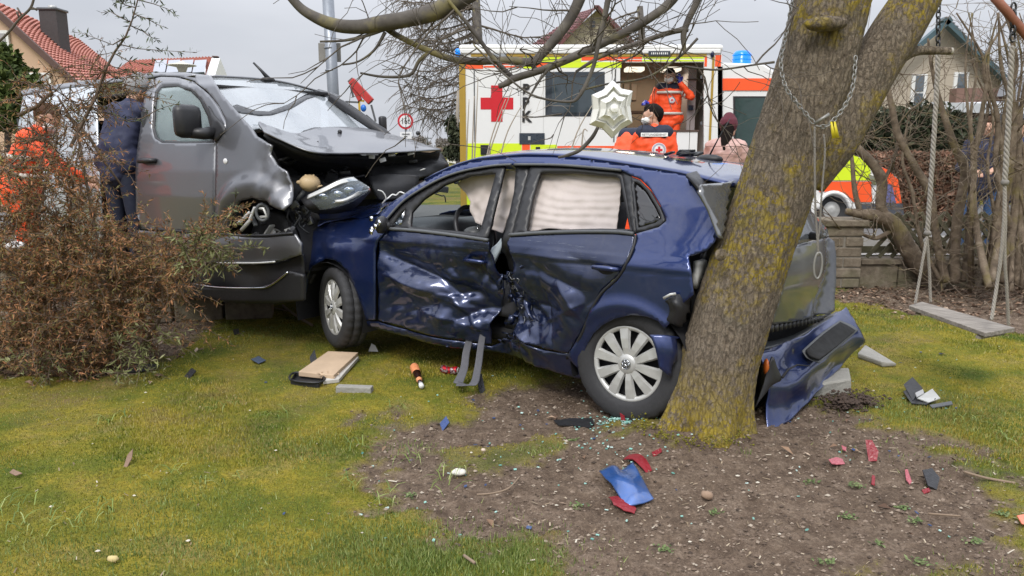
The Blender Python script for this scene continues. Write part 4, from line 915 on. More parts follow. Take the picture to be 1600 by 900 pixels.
    patch('front_grille', [[(560, 248, 6.3), (620, 246, 6.5), (684, 240, 6.7)], [(570, 262, 6.25), (630, 262, 6.45), (700, 258, 6.65)], [(580, 280, 6.2), (640, 282, 6.4), (690, 268, 6.65)]], BLK, R, 6, .02, jit=.03, js=14)
    patch('slam_panel', [[(575, 275, 6.2), (610, 272, 6.25), (655, 276, 6.3)], [(580, 292, 6.15), (612, 290, 6.2), (652, 290, 6.3)], [(590, 312, 6.15), (620, 310, 6.2), (645, 305, 6.3)]], BLK, R, 5, .03, jit=.012)
    for k in range(70):
        px = rng.uniform(425, 690); py = rng.uniform(232 + .12 * (px - 425) * .2, 300 if px > 480 else 360); Y = 5.72 + (px - 425) / 265 * .95 + rng.uniform(-.05, .2)
        if k < 26:
            b = MB(); c = at(px, py, Y); b.box(c, (rng.uniform(.04, .2), rng.uniform(.03, .1), rng.uniform(.02, .12)), Matrix.Rotation(rng.uniform(-.7, .7), 3, 'Y') @ Matrix.Rotation(rng.uniform(-.6, .3), 3, 'Z')); b.mk('engine_part', rng.choice([BLK, DRK, BLK, GRY]), R, bevel=.008)
        elif k < 44:
            c = at(px, py, Y); P = [c]
            for j in range(4): P.append(P[-1] + Vector((rng.uniform(-.08, .12), rng.uniform(-.05, .05), rng.uniform(-.07, .06))))
            b = MB(); b.tube(cat([tuple(p) for p in P], 4), rng.choice([.006, .01, .018]), 6); b.mk('hose', rng.choice([BLK, BLK, DRK, GRY]), R)
    for (x, y, w, h, m) in ((579, 245, 12, 5, WHT), (612, 242, 10, 4, SIL), (642, 240, 10, 4, SIL), (598, 250, 9, 6, WHT), (660, 265, 8, 2, SIL)):
        b = MB(); c = at(x, y, 5.95 + (x - 560) / 100 * .45); b.box(c, (w * .0055, .02, h * .0055), Matrix.Rotation(rng.uniform(-.4, .1), 3, 'Y')); b.mk('torn_tab', m, R, bevel=.003)
    b = MB(); P = [at(600, 314, 5.95), at(607, 309, 5.95), at(613, 304, 6), at(619, 305, 6), at(625, 300, 6), at(634, 303, 6), at(640, 300, 6.1)]; b.tube(cat([tuple(p) for p in P], 4), .006, 6); b.mk('wire', WHT, R)
    b = MB(); P = [at(590, 297, 5.9), at(598, 300, 5.9), at(603, 310, 5.9), at(597, 318, 5.9)]; b.tube(cat([tuple(p) for p in P], 4), .006, 6); b.mk('wire', SIL, R)
    b = MB(); c = at(484, 286, 5.62); b.ball(c, .078, 14, (1.05, 1, .82), .04); b.box(at(478, 275, 5.6), (.03, .03, .03)); b.box(at(490, 275, 5.6), (.02, .02, .03)); b.box(at(468, 285, 5.6), (.06, .03, .04)); b.box(at(497, 292, 5.6), (.09, .03, .02), Matrix.Rotation(-.3, 3, 'Y'))
    b.mk('washer_tank', simple('yellowed_plastic', (.50, .37, .21), .55, bump=.1), R, subd=1)
    # headlamp: shell, reflectors, clear lens
    sh = patch('headlamp', [[(470, 312, 5.65), (500, 296, 5.6), (530, 280, 5.6), (548, 276, 5.68)], [(474, 318, 5.5), (508, 305, 5.45), (545, 290, 5.5), (566, 286, 5.66)], [(482, 327, 5.5), (518, 325, 5.45), (552, 312, 5.5), (578, 295, 5.66)], [(492, 332, 5.62), (520, 333, 5.6), (552, 325, 5.62), (577, 300, 5.7)]], BLK, R, 5, .01)
    patch('lens_bezel', [[(482, 305, 5.40), (505, 294, 5.36), (532, 281, 5.38), (552, 277, 5.50)], [(480, 311, 5.38), (506, 300, 5.34), (535, 287, 5.37), (560, 283, 5.50)]], SIL, sh, 5, .008)
    patch('lens_bezel', [[(523, 313, 5.34), (540, 310, 5.35), (560, 299, 5.43)], [(524, 315, 5.33), (542, 312, 5.34), (568, 298, 5.48)], [(522, 317, 5.34), (543, 314, 5.35), (577, 296, 5.54)]], SIL, sh, 4, .006)
    lensm = simple('lamp_reflector', (.10, .115, .15), .2, metal=.5, scale=30, var=.6)
    patch('reflector', [[(492, 308, 5.44), (515, 299, 5.42), (540, 290, 5.45), (558, 288, 5.55)], [(497, 316, 5.46), (520, 309, 5.44), (545, 300, 5.47), (570, 293, 5.57)], [(506, 320, 5.44), (526, 317, 5.42), (548, 310, 5.45), (572, 296, 5.57)]], lensm, sh, 5, .008, jit=.02, js=18)
    for (x, y) in ((506, 307), (528, 303), (545, 297)):
        b = MB(); b.ball(at(x, y, 5.43), .03, 12, (1.3, .5, .8)); b.mk('lamp_bulb', CHR, sh)
    patch('clear_lens', [[(480, 306, 5.42), (510, 294, 5.38), (545, 279, 5.42), (566, 285, 5.52)], [(490, 318, 5.40), (520, 309, 5.36), (552, 298, 5.40), (576, 292, 5.52)], [(500, 328, 5.42), (524, 324, 5.38), (552, 314, 5.42), (578, 297, 5.52)]], glass('lamp_glass', (.85, .88, .92), .01, .1), sh, 4, .003)
    # wheel in the arch with bent strut pieces
    wheel(VAN, Vector((.30, -.66, .52)), PI, R=.33, logo=False, RC=.2)
    b = MB(); V = []; n = 14
    for y in (-.50, -.76):
        for k in range(n + 1):
            t = -.3 + (PI + .6) * k / n; V.append((.30 + .38 * math.cos(t), y, .52 + .38 * math.sin(t)))
    b.add(V, [(k, k + 1, n + 2 + k, n + 1 + k) for k in range(n)] + [tuple(range(n + 1))]); b.mk('wheel_housing', DRK, R, world=False)
    for k in range(15):
        c = at(rng.uniform(385, 458), rng.uniform(322, 366), 5.66 + rng.uniform(-.03, .05)); P = [c, c + Vector((rng.uniform(-.1, .1), rng.uniform(-.04, .04), rng.uniform(-.1, .08)))]
        b = MB(); b.beam(P[0], P[1], rng.uniform(.015, .05), rng.uniform(.01, .03)); b.mk('arch_fragment', rng.choice([BLK, GRY, SIL, DRK, BLK]), R, bevel=.004)
    b = MB(); b.tube([at(377, 360, 5.6), at(390, 345, 5.6), at(398, 325, 5.62), at(412, 326, 5.6), at(418, 338, 5.6), at(405, 340, 5.62)], .014, 8); b.mk('strut', SIL, R)
    b = MB(); c = at(410, 332, 5.6); b.tube([c + Vector((.045 * math.cos(t), 0, .06 * math.sin(t))) for t in np.linspace(0, 2 * PI, 17)], .012, 6, False); b.mk('bracket', GRY, R)
    for k in range(34):
        x = rng.uniform(452, 486); y = rng.uniform(318, 352 if x > 470 else 372); c = at(x, y, 5.60 + (x - 452) * .004 + rng.uniform(-.02, .05)); b = MB()
        if k % 3: b.box(c, (rng.uniform(.015, .07), rng.uniform(.01, .05), rng.uniform(.01, .06)), Matrix.Rotation(rng.uniform(-.8, .8), 3, 'Y') @ Matrix.Rotation(rng.uniform(-.8, .8), 3, 'Z'))
        else: b.tube(cat([tuple(c), tuple(c + Vector((rng.uniform(-.05, .05), -.02, rng.uniform(-.06, .0)))), tuple(c + Vector((rng.uniform(-.08, .08), 0, rng.uniform(-.12, -.04))))], 4), rng.uniform(.004, .012), 6)
        b.mk('nose_fragment', rng.choice([BLK, GRY, DRK, STL, GREY, BLK]), R, bevel=.003 if k % 3 else 0)
    for k in range(9):
        b = MB(); b.beam(at(463, 345 + k * 4, 5.72), at(484, 343 + k * 4, 5.76), .006, .02); b.mk('grille_slat', BLK, R)
    wheel(VAN, Vector((-3.25, -.80, .33)), PI, R=.34, logo=False, RC=.2)
van()
# ---------------- big tree ----------------
t = NT('bark')
def bark_nodes(t, lichen=1.0):
    wv = t.noise(13, 7, .75, stretch=(2.2, 2.2, .9), dist=1.6); n2 = t.noise(60, 7, .85, stretch=(1.2, 1.2, 1)); n3 = t.noise(2.4, 5, .6); n4 = t.noise(26, 6, .75)
    c = t.ramp(wv, [(.28, (.16, .122, .088)), (.46, (.35, .28, .205)), (.70, (.5, .42, .32))])
    c = t.mix(t.ramp(n2, [(.35, .65), (.6, 0)]), c, (.08, .066, .05))
    lm = t.math('MULTIPLY', t.ramp(n3, [(.48, 0), (.57, 1)]), t.ramp(n4, [(.46, 0), (.53, 1)]))
    sx = t.n.new('ShaderNodeSeparateXYZ'); t.l.new(t.tc.outputs['Object'], sx.inputs[0]); lo = t.math('MULTIPLY', t.ramp(sx.outputs['Z'], [(.10, 1), (.46, 0)]), t.ramp(t.noise(19, 6, .8), [(.42, 0), (.52, 1)]))
    lm = t.math('MAXIMUM', lm, lo)
    c = t.mix(t.math('MULTIPLY', lm, .95 * lichen), c, (.50, .37, .045))
    c = t.mix(t.math('MULTIPLY', t.ramp(t.noise(5, 4, .6), [(.55, 0), (.75, .6)]), 1.0), c, (.16, .155, .12))
    c = t.mix(t.ramp(t.voro(40), [(.06, .75 * lichen), (.12, 0)]), c, (.4, .38, .33))
    ck = t.ramp(t.math('ADD', t.voro(30, stretch=(1.5, 1.5, .5), feature='DISTANCE_TO_EDGE'), t.math('MULTIPLY', t.math('SUBTRACT', n2, .5), .5)), [(.0, 0), (.14, 1)])
    c = t.mix(ck, t.mix(.30, c, (.06, .05, .04)), c)
    t.to('Base Color', c); t.set(Roughness=.92, Specular_IOR_Level=.2)
    t.bump(t.math('ADD', t.math('ADD', t.math('MULTIPLY', wv, 1.2), t.math('MULTIPLY', n2, .8)), t.math('MULTIPLY', ck, .3)), 1.0, .025)
bark_nodes(t); BARK = t.m
t = NT('branch_bark'); n = t.noise(12, 5); c = t.ramp(n, [(.3, (.045, .038, .033)), (.6, (.10, .088, .075)), (.75, (.16, .145, .12))])
c = t.mix(t.math('MULTIPLY', t.ramp(t.noise(6, 4), [(.56, 0), (.68, 1)]), .7), c, (.2, .17, .05)); t.to('Base Color', c); t.set(Roughness=.85); t.bump(n, .4, .005); BRB = t.m
TW = simple('twig_bark', (.085, .07, .055), .85)
def trunk_disp(P0):
    def f(i, j, p, a):
        v = Vector((math.cos(a) * 2.6, math.sin(a) * 2.6, p.z * 1.1)); r = 1 + .05 * noise.noise(v * .7)
        k = 1 - abs(noise.noise(Vector((math.cos(a) * 6.5, math.sin(a) * 6.5, p.z * 2.4)))) * 2
        k2 = 1 - abs(noise.noise(Vector((math.cos(a) * 13 + 5, math.sin(a) * 13, p.z * 9)))) * 2
        r += .036 * k + .024 * k2 + .014 * noise.noise(Vector((math.cos(a) * 24, math.sin(a) * 24, p.z * 30)))
        fl = max(0, 1 - (p.z) / .42) ** 2.2
        r += fl * (.20 + .24 * math.sin(a * 5 + 1.0) + .12 * math.sin(a * 3 + 2))
        return r
    return f
def tree():
    Y = TREE[1]
    T = thing('old_tree', 'big leaning tree with lichen-yellow bark the blue hatchback crashed against', 'tree', (TREE[0], Y, 0))
    pts = [(1100, 716, 142), (1101, 690, 140), (1106, 650, 134), (1113, 610, 131), (1124, 560, 129), (1136, 520, 128), (1148, 480, 127), (1161, 440, 125), (1174, 400, 123), (1189, 360, 121), (1204, 320, 119), (1230, 240, 117), (1256, 160, 116), (1281, 80, 115), (1301, 0, 113), (1320, -70, 110), (1345, -200, 100)]
    P = []; Rr = []
    for a, b, w in pts:
        p = at(a, b, Y); P.append(tuple(p) + (w / 2 * Y * 1.02 / FP,))
    C = cat(P, 26); V, F = tube_vf([c[:3] for c in C], [c[3] * .895 for c in C], 220, nf=trunk_disp(None))
    mk('trunk', V, F, BARK, T)
    def limb(pts, Y0, name='limb', n=60, mat=BARK, par=T, seg=8):
        P = [tuple(at(a, b, Y0 + (q[0] if q else 0))) + (w / 2 * (Y0 + (q[0] if q else 0)) / FP,) for a, b, w, *q in pts]
        C = cat(P, seg)
        V, F = tube_vf([c[:3] for c in C], [c[3] for c in C], n, nf=lambda i, j, p, a: 1 + .05 * noise.noise(p * 6) + .03 * noise.noise(Vector((math.cos(a) * 7, math.sin(a) * 7, p.z * 4))))
        return mk(name, V, F, mat, par), C
    limb([(1262, 290, 50), (1294, 222, 84), (1326, 168, 82), (1358, 116, 76), (1391, 64, 72), (1420, 18, 68), (1448, -30, 64), (1488, -110, 58)], Y + .03, seg=12)
    limb([(1370, 110, 46), (1400, 92, 26), (1430, 80, 15), (1462, 79, 12), (1484, 80, 11)], Y + .02, 'branch_stub', 20)
    b = MB(); b.tube([at(1484, 80, Y + .02), at(1488, 80, Y + .02)], .017, 12); b.mk('cut_face', simple('cut_wood', (.35, .32, .27), .8), T)
    # burl scar and bark collars
    for (a, b_, r, s) in ((1290, 37, .07, (1.5, .7, .5)), (1126, 398, .03, (1, .6, 1))):
        b = MB(); b.ball(at(a, b_, Y - .21), r, 16, s, .12); b.mk('burl', BARK, T, subd=1)
    # big overhanging branches
    br = []
    L = lambda pts, Y0, n=14, nm='branch': br.append(limb(pts, Y0, nm, n, BRB, T, 6)[1])
    L([(440, -25, 12), (458, 0, 13), (480, 20, 15), (520, 38, 19), (560, 42, 21), (600, 36, 24), (640, 29, 24), (680, 18, 26), (720, -2, 28), (770, -40, 30), (900, -160, 36), (1100, -330, 46), (1300, -420, 60)], 3.3, 18)
    L([(604, 44, 10), (620, 55, 9), (660, 75, 9), (705, 92, 10), (745, 96, 11), (790, 94, 11), (832, 97, 14), (845, 86, 14), (870, 58, 15), (890, 30, 16), (905, 0, 17), (925, -60, 20), (980, -200, 26), (1150, -330, 40)], 3.35)
    L([(779, 135, 8), (792, 130, 9), (805, 122, 11), (850, 108, 11), (900, 87, 12), (950, 64, 12), (985, 46, 13), (1020, 25, 13), (1050, 0, 15), (1090, -60, 19), (1180, -200, 30), (1260, -300, 44)], 3.2)
    L([(700, 0, 5), (742, 52, 6), (770, 90, 7), (800, 121, 8)], 3.25); L([(830, 97, 7), (836, 108, 8), (840, 113, 8)], 3.28)
    L([(1070, 84, 5), (1068, 55, 9), (1076, 30, 10), (1090, 0, 11), (1110, -60, 14), (1180, -230, 22)], 3.5)
    L([(900, 112, 4), (940, 88, 6), (1000, 66, 7), (1050, 50, 8), (1075, 46, 8)], 3.5)
    L([(500, 65, 3), (540, 63, 4), (575, 55, 5), (605, 44, 6)], 3.3, 8); L([(535, 101, 3), (560, 96, 3), (585, 78, 4), (602, 50, 6)], 3.3, 8)
    L([(563, 114, 3), (600, 120, 4), (640, 117, 5), (655, 95, 6), (672, 80, 6)], 3.35, 8)
    L([(740, 70, 2.5), (790, 118, 3), (833, 149, 3.2), (885, 159, 4), (905, 150, 6), (925, 110, 6), (935, 70, 7), (950, 0, 9), (960, -60, 10)], 3.1, 8)
    L([(878, 178, 3), (820, 180, 2), (840, 130, 4), (870, 95, 5)], 3.15, 8)
    L([(935, 197, 5), (925, 215, 6), (905, 235, 6), (885, 243, 5), (872, 246, 4)], 3.9, 8, 'fallen_twig')
    L([(905, 142, 3), (950, 131, 3), (1010, 121, 3), (1060, 90, 4), (1090, 60, 4)], 3.3, 8); L([(1210, 97, 4), (1180, 101, 3), (1120, 109, 3), (1070, 104, 3)], 3.6, 8)
    # twigs in plenty
    tw = MB(); seeds = []
    for C in br:
        for c in C: 
            p = Vector(c[:3]); 
            if p.z > 1.4: seeds.append((p, c[3]))
    def twig(p, d, r, n, depth):
        P = [p]; 
        for k in range(n):
            d = (d + Vector((rng.gauss(0, .19), rng.gauss(0, .14), rng.gauss(.01, .18)))).normalized(); P.append(P[-1] + d * rng.uniform(.03, .07))
        R_ = [max(.0014, r * (1 - .8 * i / n)) for i in range(n + 1)]; tw.tube(P, R_, 4, False)
        if depth:
            for q in P[1:]:
                if rng.random() < .40: twig(q, (d + Vector((rng.gauss(0, .8), rng.gauss(0, .5), rng.gauss(0, .8)))).normalized(), r * .6, rng.randint(2, 6), depth - 1)
    random_state = rng.getstate()
    for k in range(75):
        p, r = rng.choice(seeds); q = CHK(p)
        if not (560 < q[0] < 1235 and -60 < q[1] < 150): continue
        if q[0] < 700 and rng.random() < .72: continue
        twig(p, Vector((rng.gauss(0, 1), rng.gauss(0, .6), rng.gauss(0, .8))).normalized(), rng.uniform(.003, .0062), rng.randint(6, 13), 2 if q[0] > 780 and rng.random() < .6 else 1)
    tw.mk('twigs', TW, T)['kind'] = 'stuff'
    return T
def CHK(p):
    a = p.x; Z = p.z - CH; z = p.y * math.cos(TH) - Z * math.sin(TH); v = Z * math.cos(TH) + p.y * math.sin(TH); return 800 + FP * a / z, 450 - FP * v / z
TREEO = tree()
# moss collar at the foot
b = MB(); t = NT('moss'); t.to('Base Color', t.ramp(t.noise(40, 5), [(.3, (.06, .06, .006)), (.7, (.24, .21, .02))])); t.set(Roughness=1)
for k in range(1500):
    a = rng.uniform(0, 2 * PI); rr = .27 + rng.uniform(-.01, .08); 
    if math.cos(a - 3.9) < rng.uniform(-.2, .9): continue
    p = Vector((TREE[0] + rr * math.cos(a), TREE[1] + rr * math.sin(a) * .95, rng.uniform(.0, .10))); b.ball(p, rng.uniform(.003, .009), 4, (1, 1, .8), .3)
b.mk('moss_cushion', t.m, TREEO, smooth=True)['kind'] = 'stuff'
# chains round the trunk
def chain(pts, Y, r=.0031, ln=.03, wid=.0088, name='chain', par=None, mat=None, label=None):
    P = [Vector(at(a, b, (q[0] if q else Y))) for a, b, *q in pts]; C = [Vector(c) for c in cat([tuple(p) for p in P], 12)]
    out = MB(); acc = 0; i = 0; last = C[0]; k = 0
    for c in C[1:]:
        while (c - last).length >= ln * .72:
            d = (c - last).normalized(); m = last + d * ln * .36; u = d.orthogonal().normalized(); 
            u = Matrix.Rotation(PI / 2 * (k % 2) + .6, 3, d) @ u; 
            out.tube([m + d * ln / 2 * math.cos(t) + u * wid * math.sin(t) for t in np.linspace(0, 2 * PI, 11)], r, 5, False); last = last + d * ln * .72; k += 1
    o = out.mk(name, mat or STL, par); 
    if par: o['kind'] = 'stuff'
    return o
YF = TREE[1] - .235
galv = simple('galvanised_chain', (.26, .255, .24), .5, metal=.4)
tag(chain([(1240, -10, YF + .12), (1232, 35, YF + .1), (1225, 67, YF + .06), (1220, 100, YF + .03), (1228, 137, YF), (1247, 163, YF - .02), (1272, 193, YF - .03)], YF, mat=galv), 'galvanised chain on the left side of the leaning trunk', 'chain')
tag(chain([(1337, 88, YF + .02), (1333, 133, YF), (1323, 160, YF - .01), (1307, 183, YF - .02), (1290, 198, YF - .03), (1274, 196, YF - .03)], YF, mat=galv), 'galvanised chain lying in the fork of the trunk', 'chain')
b = MB(); b.beam(at(1273, 193, YF - .03), at(1296, 178, YF - .05), .014, .014); tag(b.mk('steel_hook', galv), 'short steel bar joining the chains on the trunk', 'hook')
b = MB()
for (x0, y0, x1, y1) in ((1300, 190, 1303, 216), (1303, 190, 1309, 215)):
    p, q = at(x0, y0, YF - .03), at(x1, y1, YF - .03); b.prism([p + Vector((-.008, 0, 0)), p + Vector((.008, 0, 0)), p + Vector((.008, .004, 0)), p + Vector((-.008, .004, 0))], [q + Vector((-.008, 0, 0)), q + Vector((.008, 0, 0)), q + Vector((.008, .004, 0)), q + Vector((-.008, .004, 0))])
tag(b.mk('yellow_strap', simple('yellow_webbing', (.6, .5, .02), .6)), 'bright yellow strap end tied where the trunk forks', 'strap')
def rope(pts, Y, r, name, mat, label, catg, tw=60, group=None, strands=3, par=None):
    P = [Vector(at(a, b, (q[0] if q else Y))) for a, b, *q in pts]; C = [Vector(c) for c in cat([tuple(p) for p in P], 16)]
    out = MB(); n = len(C); ln = sum((C[i + 1] - C[i]).length for i in range(n - 1)); m = max(24, int(ln * 130)); D = [C[0]]; acc = np.cumsum([0] + [(C[i + 1] - C[i]).length for i in range(n - 1)])
    S = np.linspace(0, acc[-1], m); A = np.array([tuple(c) for c in C]); Q = [Vector((np.interp(s, acc, A[:, 0]), np.interp(s, acc, A[:, 1]), np.interp(s, acc, A[:, 2]))) for s in S]
    for k in range(strands):
        out.tube([q + Vector((math.cos(S[i] * tw * 2 + k * 2 * PI / strands), math.sin(S[i] * tw * 2 + k * 2 * PI / strands), 0)) * r * .52 for i, q in enumerate(Q)], r * .6, 5)
    o = out.mk(name, mat, par); return o if par else tag(o, label, catg, group)
wr = simple('weathered_rope', (.30, .275, .24), .9, scale=60); wr2 = simple('grey_rope', (.20, .185, .165), .9)
rope([(1273, 198), (1273, 260), (1274, 320), (1277, 372), (1279, 400)], YF - .03, .005, 'hanging_rope', wr2, 'thin rope hanging from the chain down over the hatchback tailgate', 'rope')
rope([(1287, 210), (1289, 240), (1284, 300), (1281, 350), (1277, 385)], YF - .03, .0045, 'hanging_rope', wr2, 'twisted grey cord with knots hanging beside the trunk', 'rope')
b = MB(); c = at(1278, 415, YF - .03); b.tube([c + Vector((.019 * math.cos(t), 0, .063 * math.sin(t))) for t in np.linspace(0, 2 * PI, 25)], .0055, 6, False); tag(b.mk('rope_ring', galv), 'oval steel ring at the end of the hanging rope', 'ring')
# star lantern hanging from the branch
st = NT('lantern_plastic'); st.to('Base Color', st.mix(st.noise(8, 4), (.76, .76, .73), (.84, .84, .81))); st.set(Roughness=.45, Subsurface_Weight=.0)
SR = thing('star_lantern', 'white six-pointed plastic star lantern hanging from a bare branch', 'lantern', at(956, 171, 3.15))
outl = [(0, 43), (14, 30), (30, 27), (27, 5), (31, -20), (15, -29), (1, -43), (-14, -28), (-34, -22), (-29, 0), (-31, 21), (-14, 28)]
k_ = 3.15 / FP
for sgn in (1, -1):
    V = []; lv = [(1.0, 0), (.97, -.012), (.76, -.026), (.72, -.014), (.66, -.012), (.60, -.022), (.40, -.040), (.36, -.026), (.20, -.03), (.16, -.05), (.0, -.052)]
    for s, d in lv:
        for i, (a, c) in enumerate(outl):
            f = s if s > .3 else s * (31 / math.hypot(a, c))
            V.append((a * f * k_, d * 1.6 * sgn, c * f * k_))
    F = [(i * 12 + j, i * 12 + (j + 1) % 12, (i + 1) * 12 + (j + 1) % 12, (i + 1) * 12 + j) for i in range(len(lv) - 1) for j in range(12)]
    mk('star_face', V, F, st.m, SR, world=False, smooth=False, thick=.002)
b = MB(); b.tube([at(956, 128, 3.15), at(958, 100, 3.15), at(960, 78, 3.2)], .0012, 5); b.mk('hanging_wire', BLK, SR)
# ---------------- swing ----------------
SW = thing('garden_swing', 'swing with weathered grey plank seat hanging over the lawn on two thick ropes', 'swing', at(1505, 495, 4.75))
P = [at(1420, 477, 4.95), at(1440, 471, 5.12), at(1586, 512, 4.62), at(1540, 520, 4.42)]; th = Vector((0, 0, -.028))
wood = NT('weathered_wood'); g_ = wood.noise(14, 6, .7, stretch=(.3, 4, 4)); wood.to('Base Color', wood.ramp(g_, [(.3, (.11, .095, .08)), (.55, (.24, .215, .185)), (.75, (.34, .31, .27))])); wood.set(Roughness=.9); wood.bump(g_, .7, .006)
b = MB(); b.prism(P, [p + th for p in P]); b.mk('plank', wood.m, SW, smooth=False, bevel=.004)
for (pa, pb) in ((P[0], P[1]), (P[2], P[3])):
    b = MB(); b.beam(pa.lerp(pb, .1) + th * 1.5 + (P[2] - P[0]).normalized() * (.05 if pa is P[0] else -.05), pa.lerp(pb, .9) + th * 1.5 + (P[2] - P[0]).normalized() * (.05 if pa is P[0] else -.05), .03, .02); b.mk('cleat', wood.m, SW, smooth=False)
rope([(1466, 84), (1463, 150), (1457, 250), (1452, 320), (1449, 364)], 5.0, .0145, 'rope', wr, None, None, 34, par=SW)
rope([(1449, 366, 5.0), (1443, 400, 4.98), (1436, 440, 4.97), (1430, 474, 4.95)], 5.0, .009, 'rope_end', wr, None, None, 50, par=SW)
rope([(1448, 366, 5.0), (1452, 420, 5.03), (1454, 472, 5.05)], 5.0, .009, 'rope_end', wr, None, None, 50, par=SW)
rope([(1581, 72), (1578, 150), (1574, 220), (1570, 285)], 4.5, .0145, 'rope', wr, None, None, 34, par=SW)
rope([(1570, 285, 4.5), (1569, 340, 4.5), (1564, 400, 4.5), (1557, 450, 4.5), (1549, 500, 4.45)], 4.5, .010, 'rope_end', wr, None, None, 50, par=SW)
rope([(1570, 285, 4.5), (1571, 340, 4.5), (1570, 400, 4.52), (1573, 450, 4.55), (1576, 508, 4.6)], 4.5, .009, 'rope_end', wr, None, None, 50, par=SW)
for (x, y, Y) in ((1449, 364, 5.0), (1570, 285, 4.5)):
    b = MB(); b.ball(at(x, y, Y), .026, 10, (1, 1, .8), .15); b.mk('knot', wr2, SW, subd=1)
chain([(1468, -20), (1466, 30), (1466, 84)], 5.0, .005, .05, .014, mat=BLK, par=SW)
chain([(1584, 6), (1583, 40), (1582, 68)], 4.5, .006, .055, .016, mat=BLK, par=SW)
b = MB(); c = at(1582, 70, 4.5); b.tube([c + Vector((.028 * math.cos(t), 0, .022 * math.sin(t))) for t in np.linspace(0, 2 * PI, 21)], .004, 6, False); b.mk('ring', galv, SW)
b = MB(); b.tube([at(1545, -14, 4.5), at(1575, 20, 4.5), at(1604, 56, 4.5), at(1660, 120, 4.5)], .024, 12); tag(b.mk('swing_beam', simple('rusty_pipe', (.22, .08, .045), .6, bump=.2)), 'rust-red steel tube crossing the top right corner above the swing', 'pole')
# ---------------- ambulance ----------------
AY = 12.5
AW = simple('ambulance_white', (.72, .72, .70), .35, var=.03, coat=.5); AO = simple('signal_orange', (.85, .10, .02), .4, var=.05); AYL = simple('signal_yellow', (.62, .78, .02), .4, var=.05)
ACH = simple('ochre_trim', (.36, .23, .03), .45, var=.1); AR = simple('cross_red', (.55, .012, .02), .4, var=.05); AG = simple('dark_window', (.015, .022, .03), .12, coat=1)
BL = NT('blue_lamp'); BL.set(Base_Color=(.0, .12, .6, 1), Roughness=.2, Emission_Color=(.0, .35, 1, 1), Emission_Strength=.35)
BG = simple('beige_panel', (.30, .235, .165), .5, var=.06)
AMB = thing('ambulance', 'white box ambulance with red cross, orange and yellow stripes and open side door', 'ambulance', (1.2, AY + 1, .215))
def A(x, y, d=0): return at(x, y, AY) + Vector((0, d, 0))
def rect(name, x0, y0, x1, y1, mat, d=-.004, par=None, th=.003, bevel=0, back=None):
    a, b = A(x0, y1), A(x1, y0); m = MB(); y = AY + d; m.box(((a.x + b.x) / 2, y + (back or th) / 2, (a.z + b.z) / 2), (b.x - a.x, back or th, b.z - a.z)); return m.mk(name, mat, par or AMB, smooth=False, bevel=bevel)
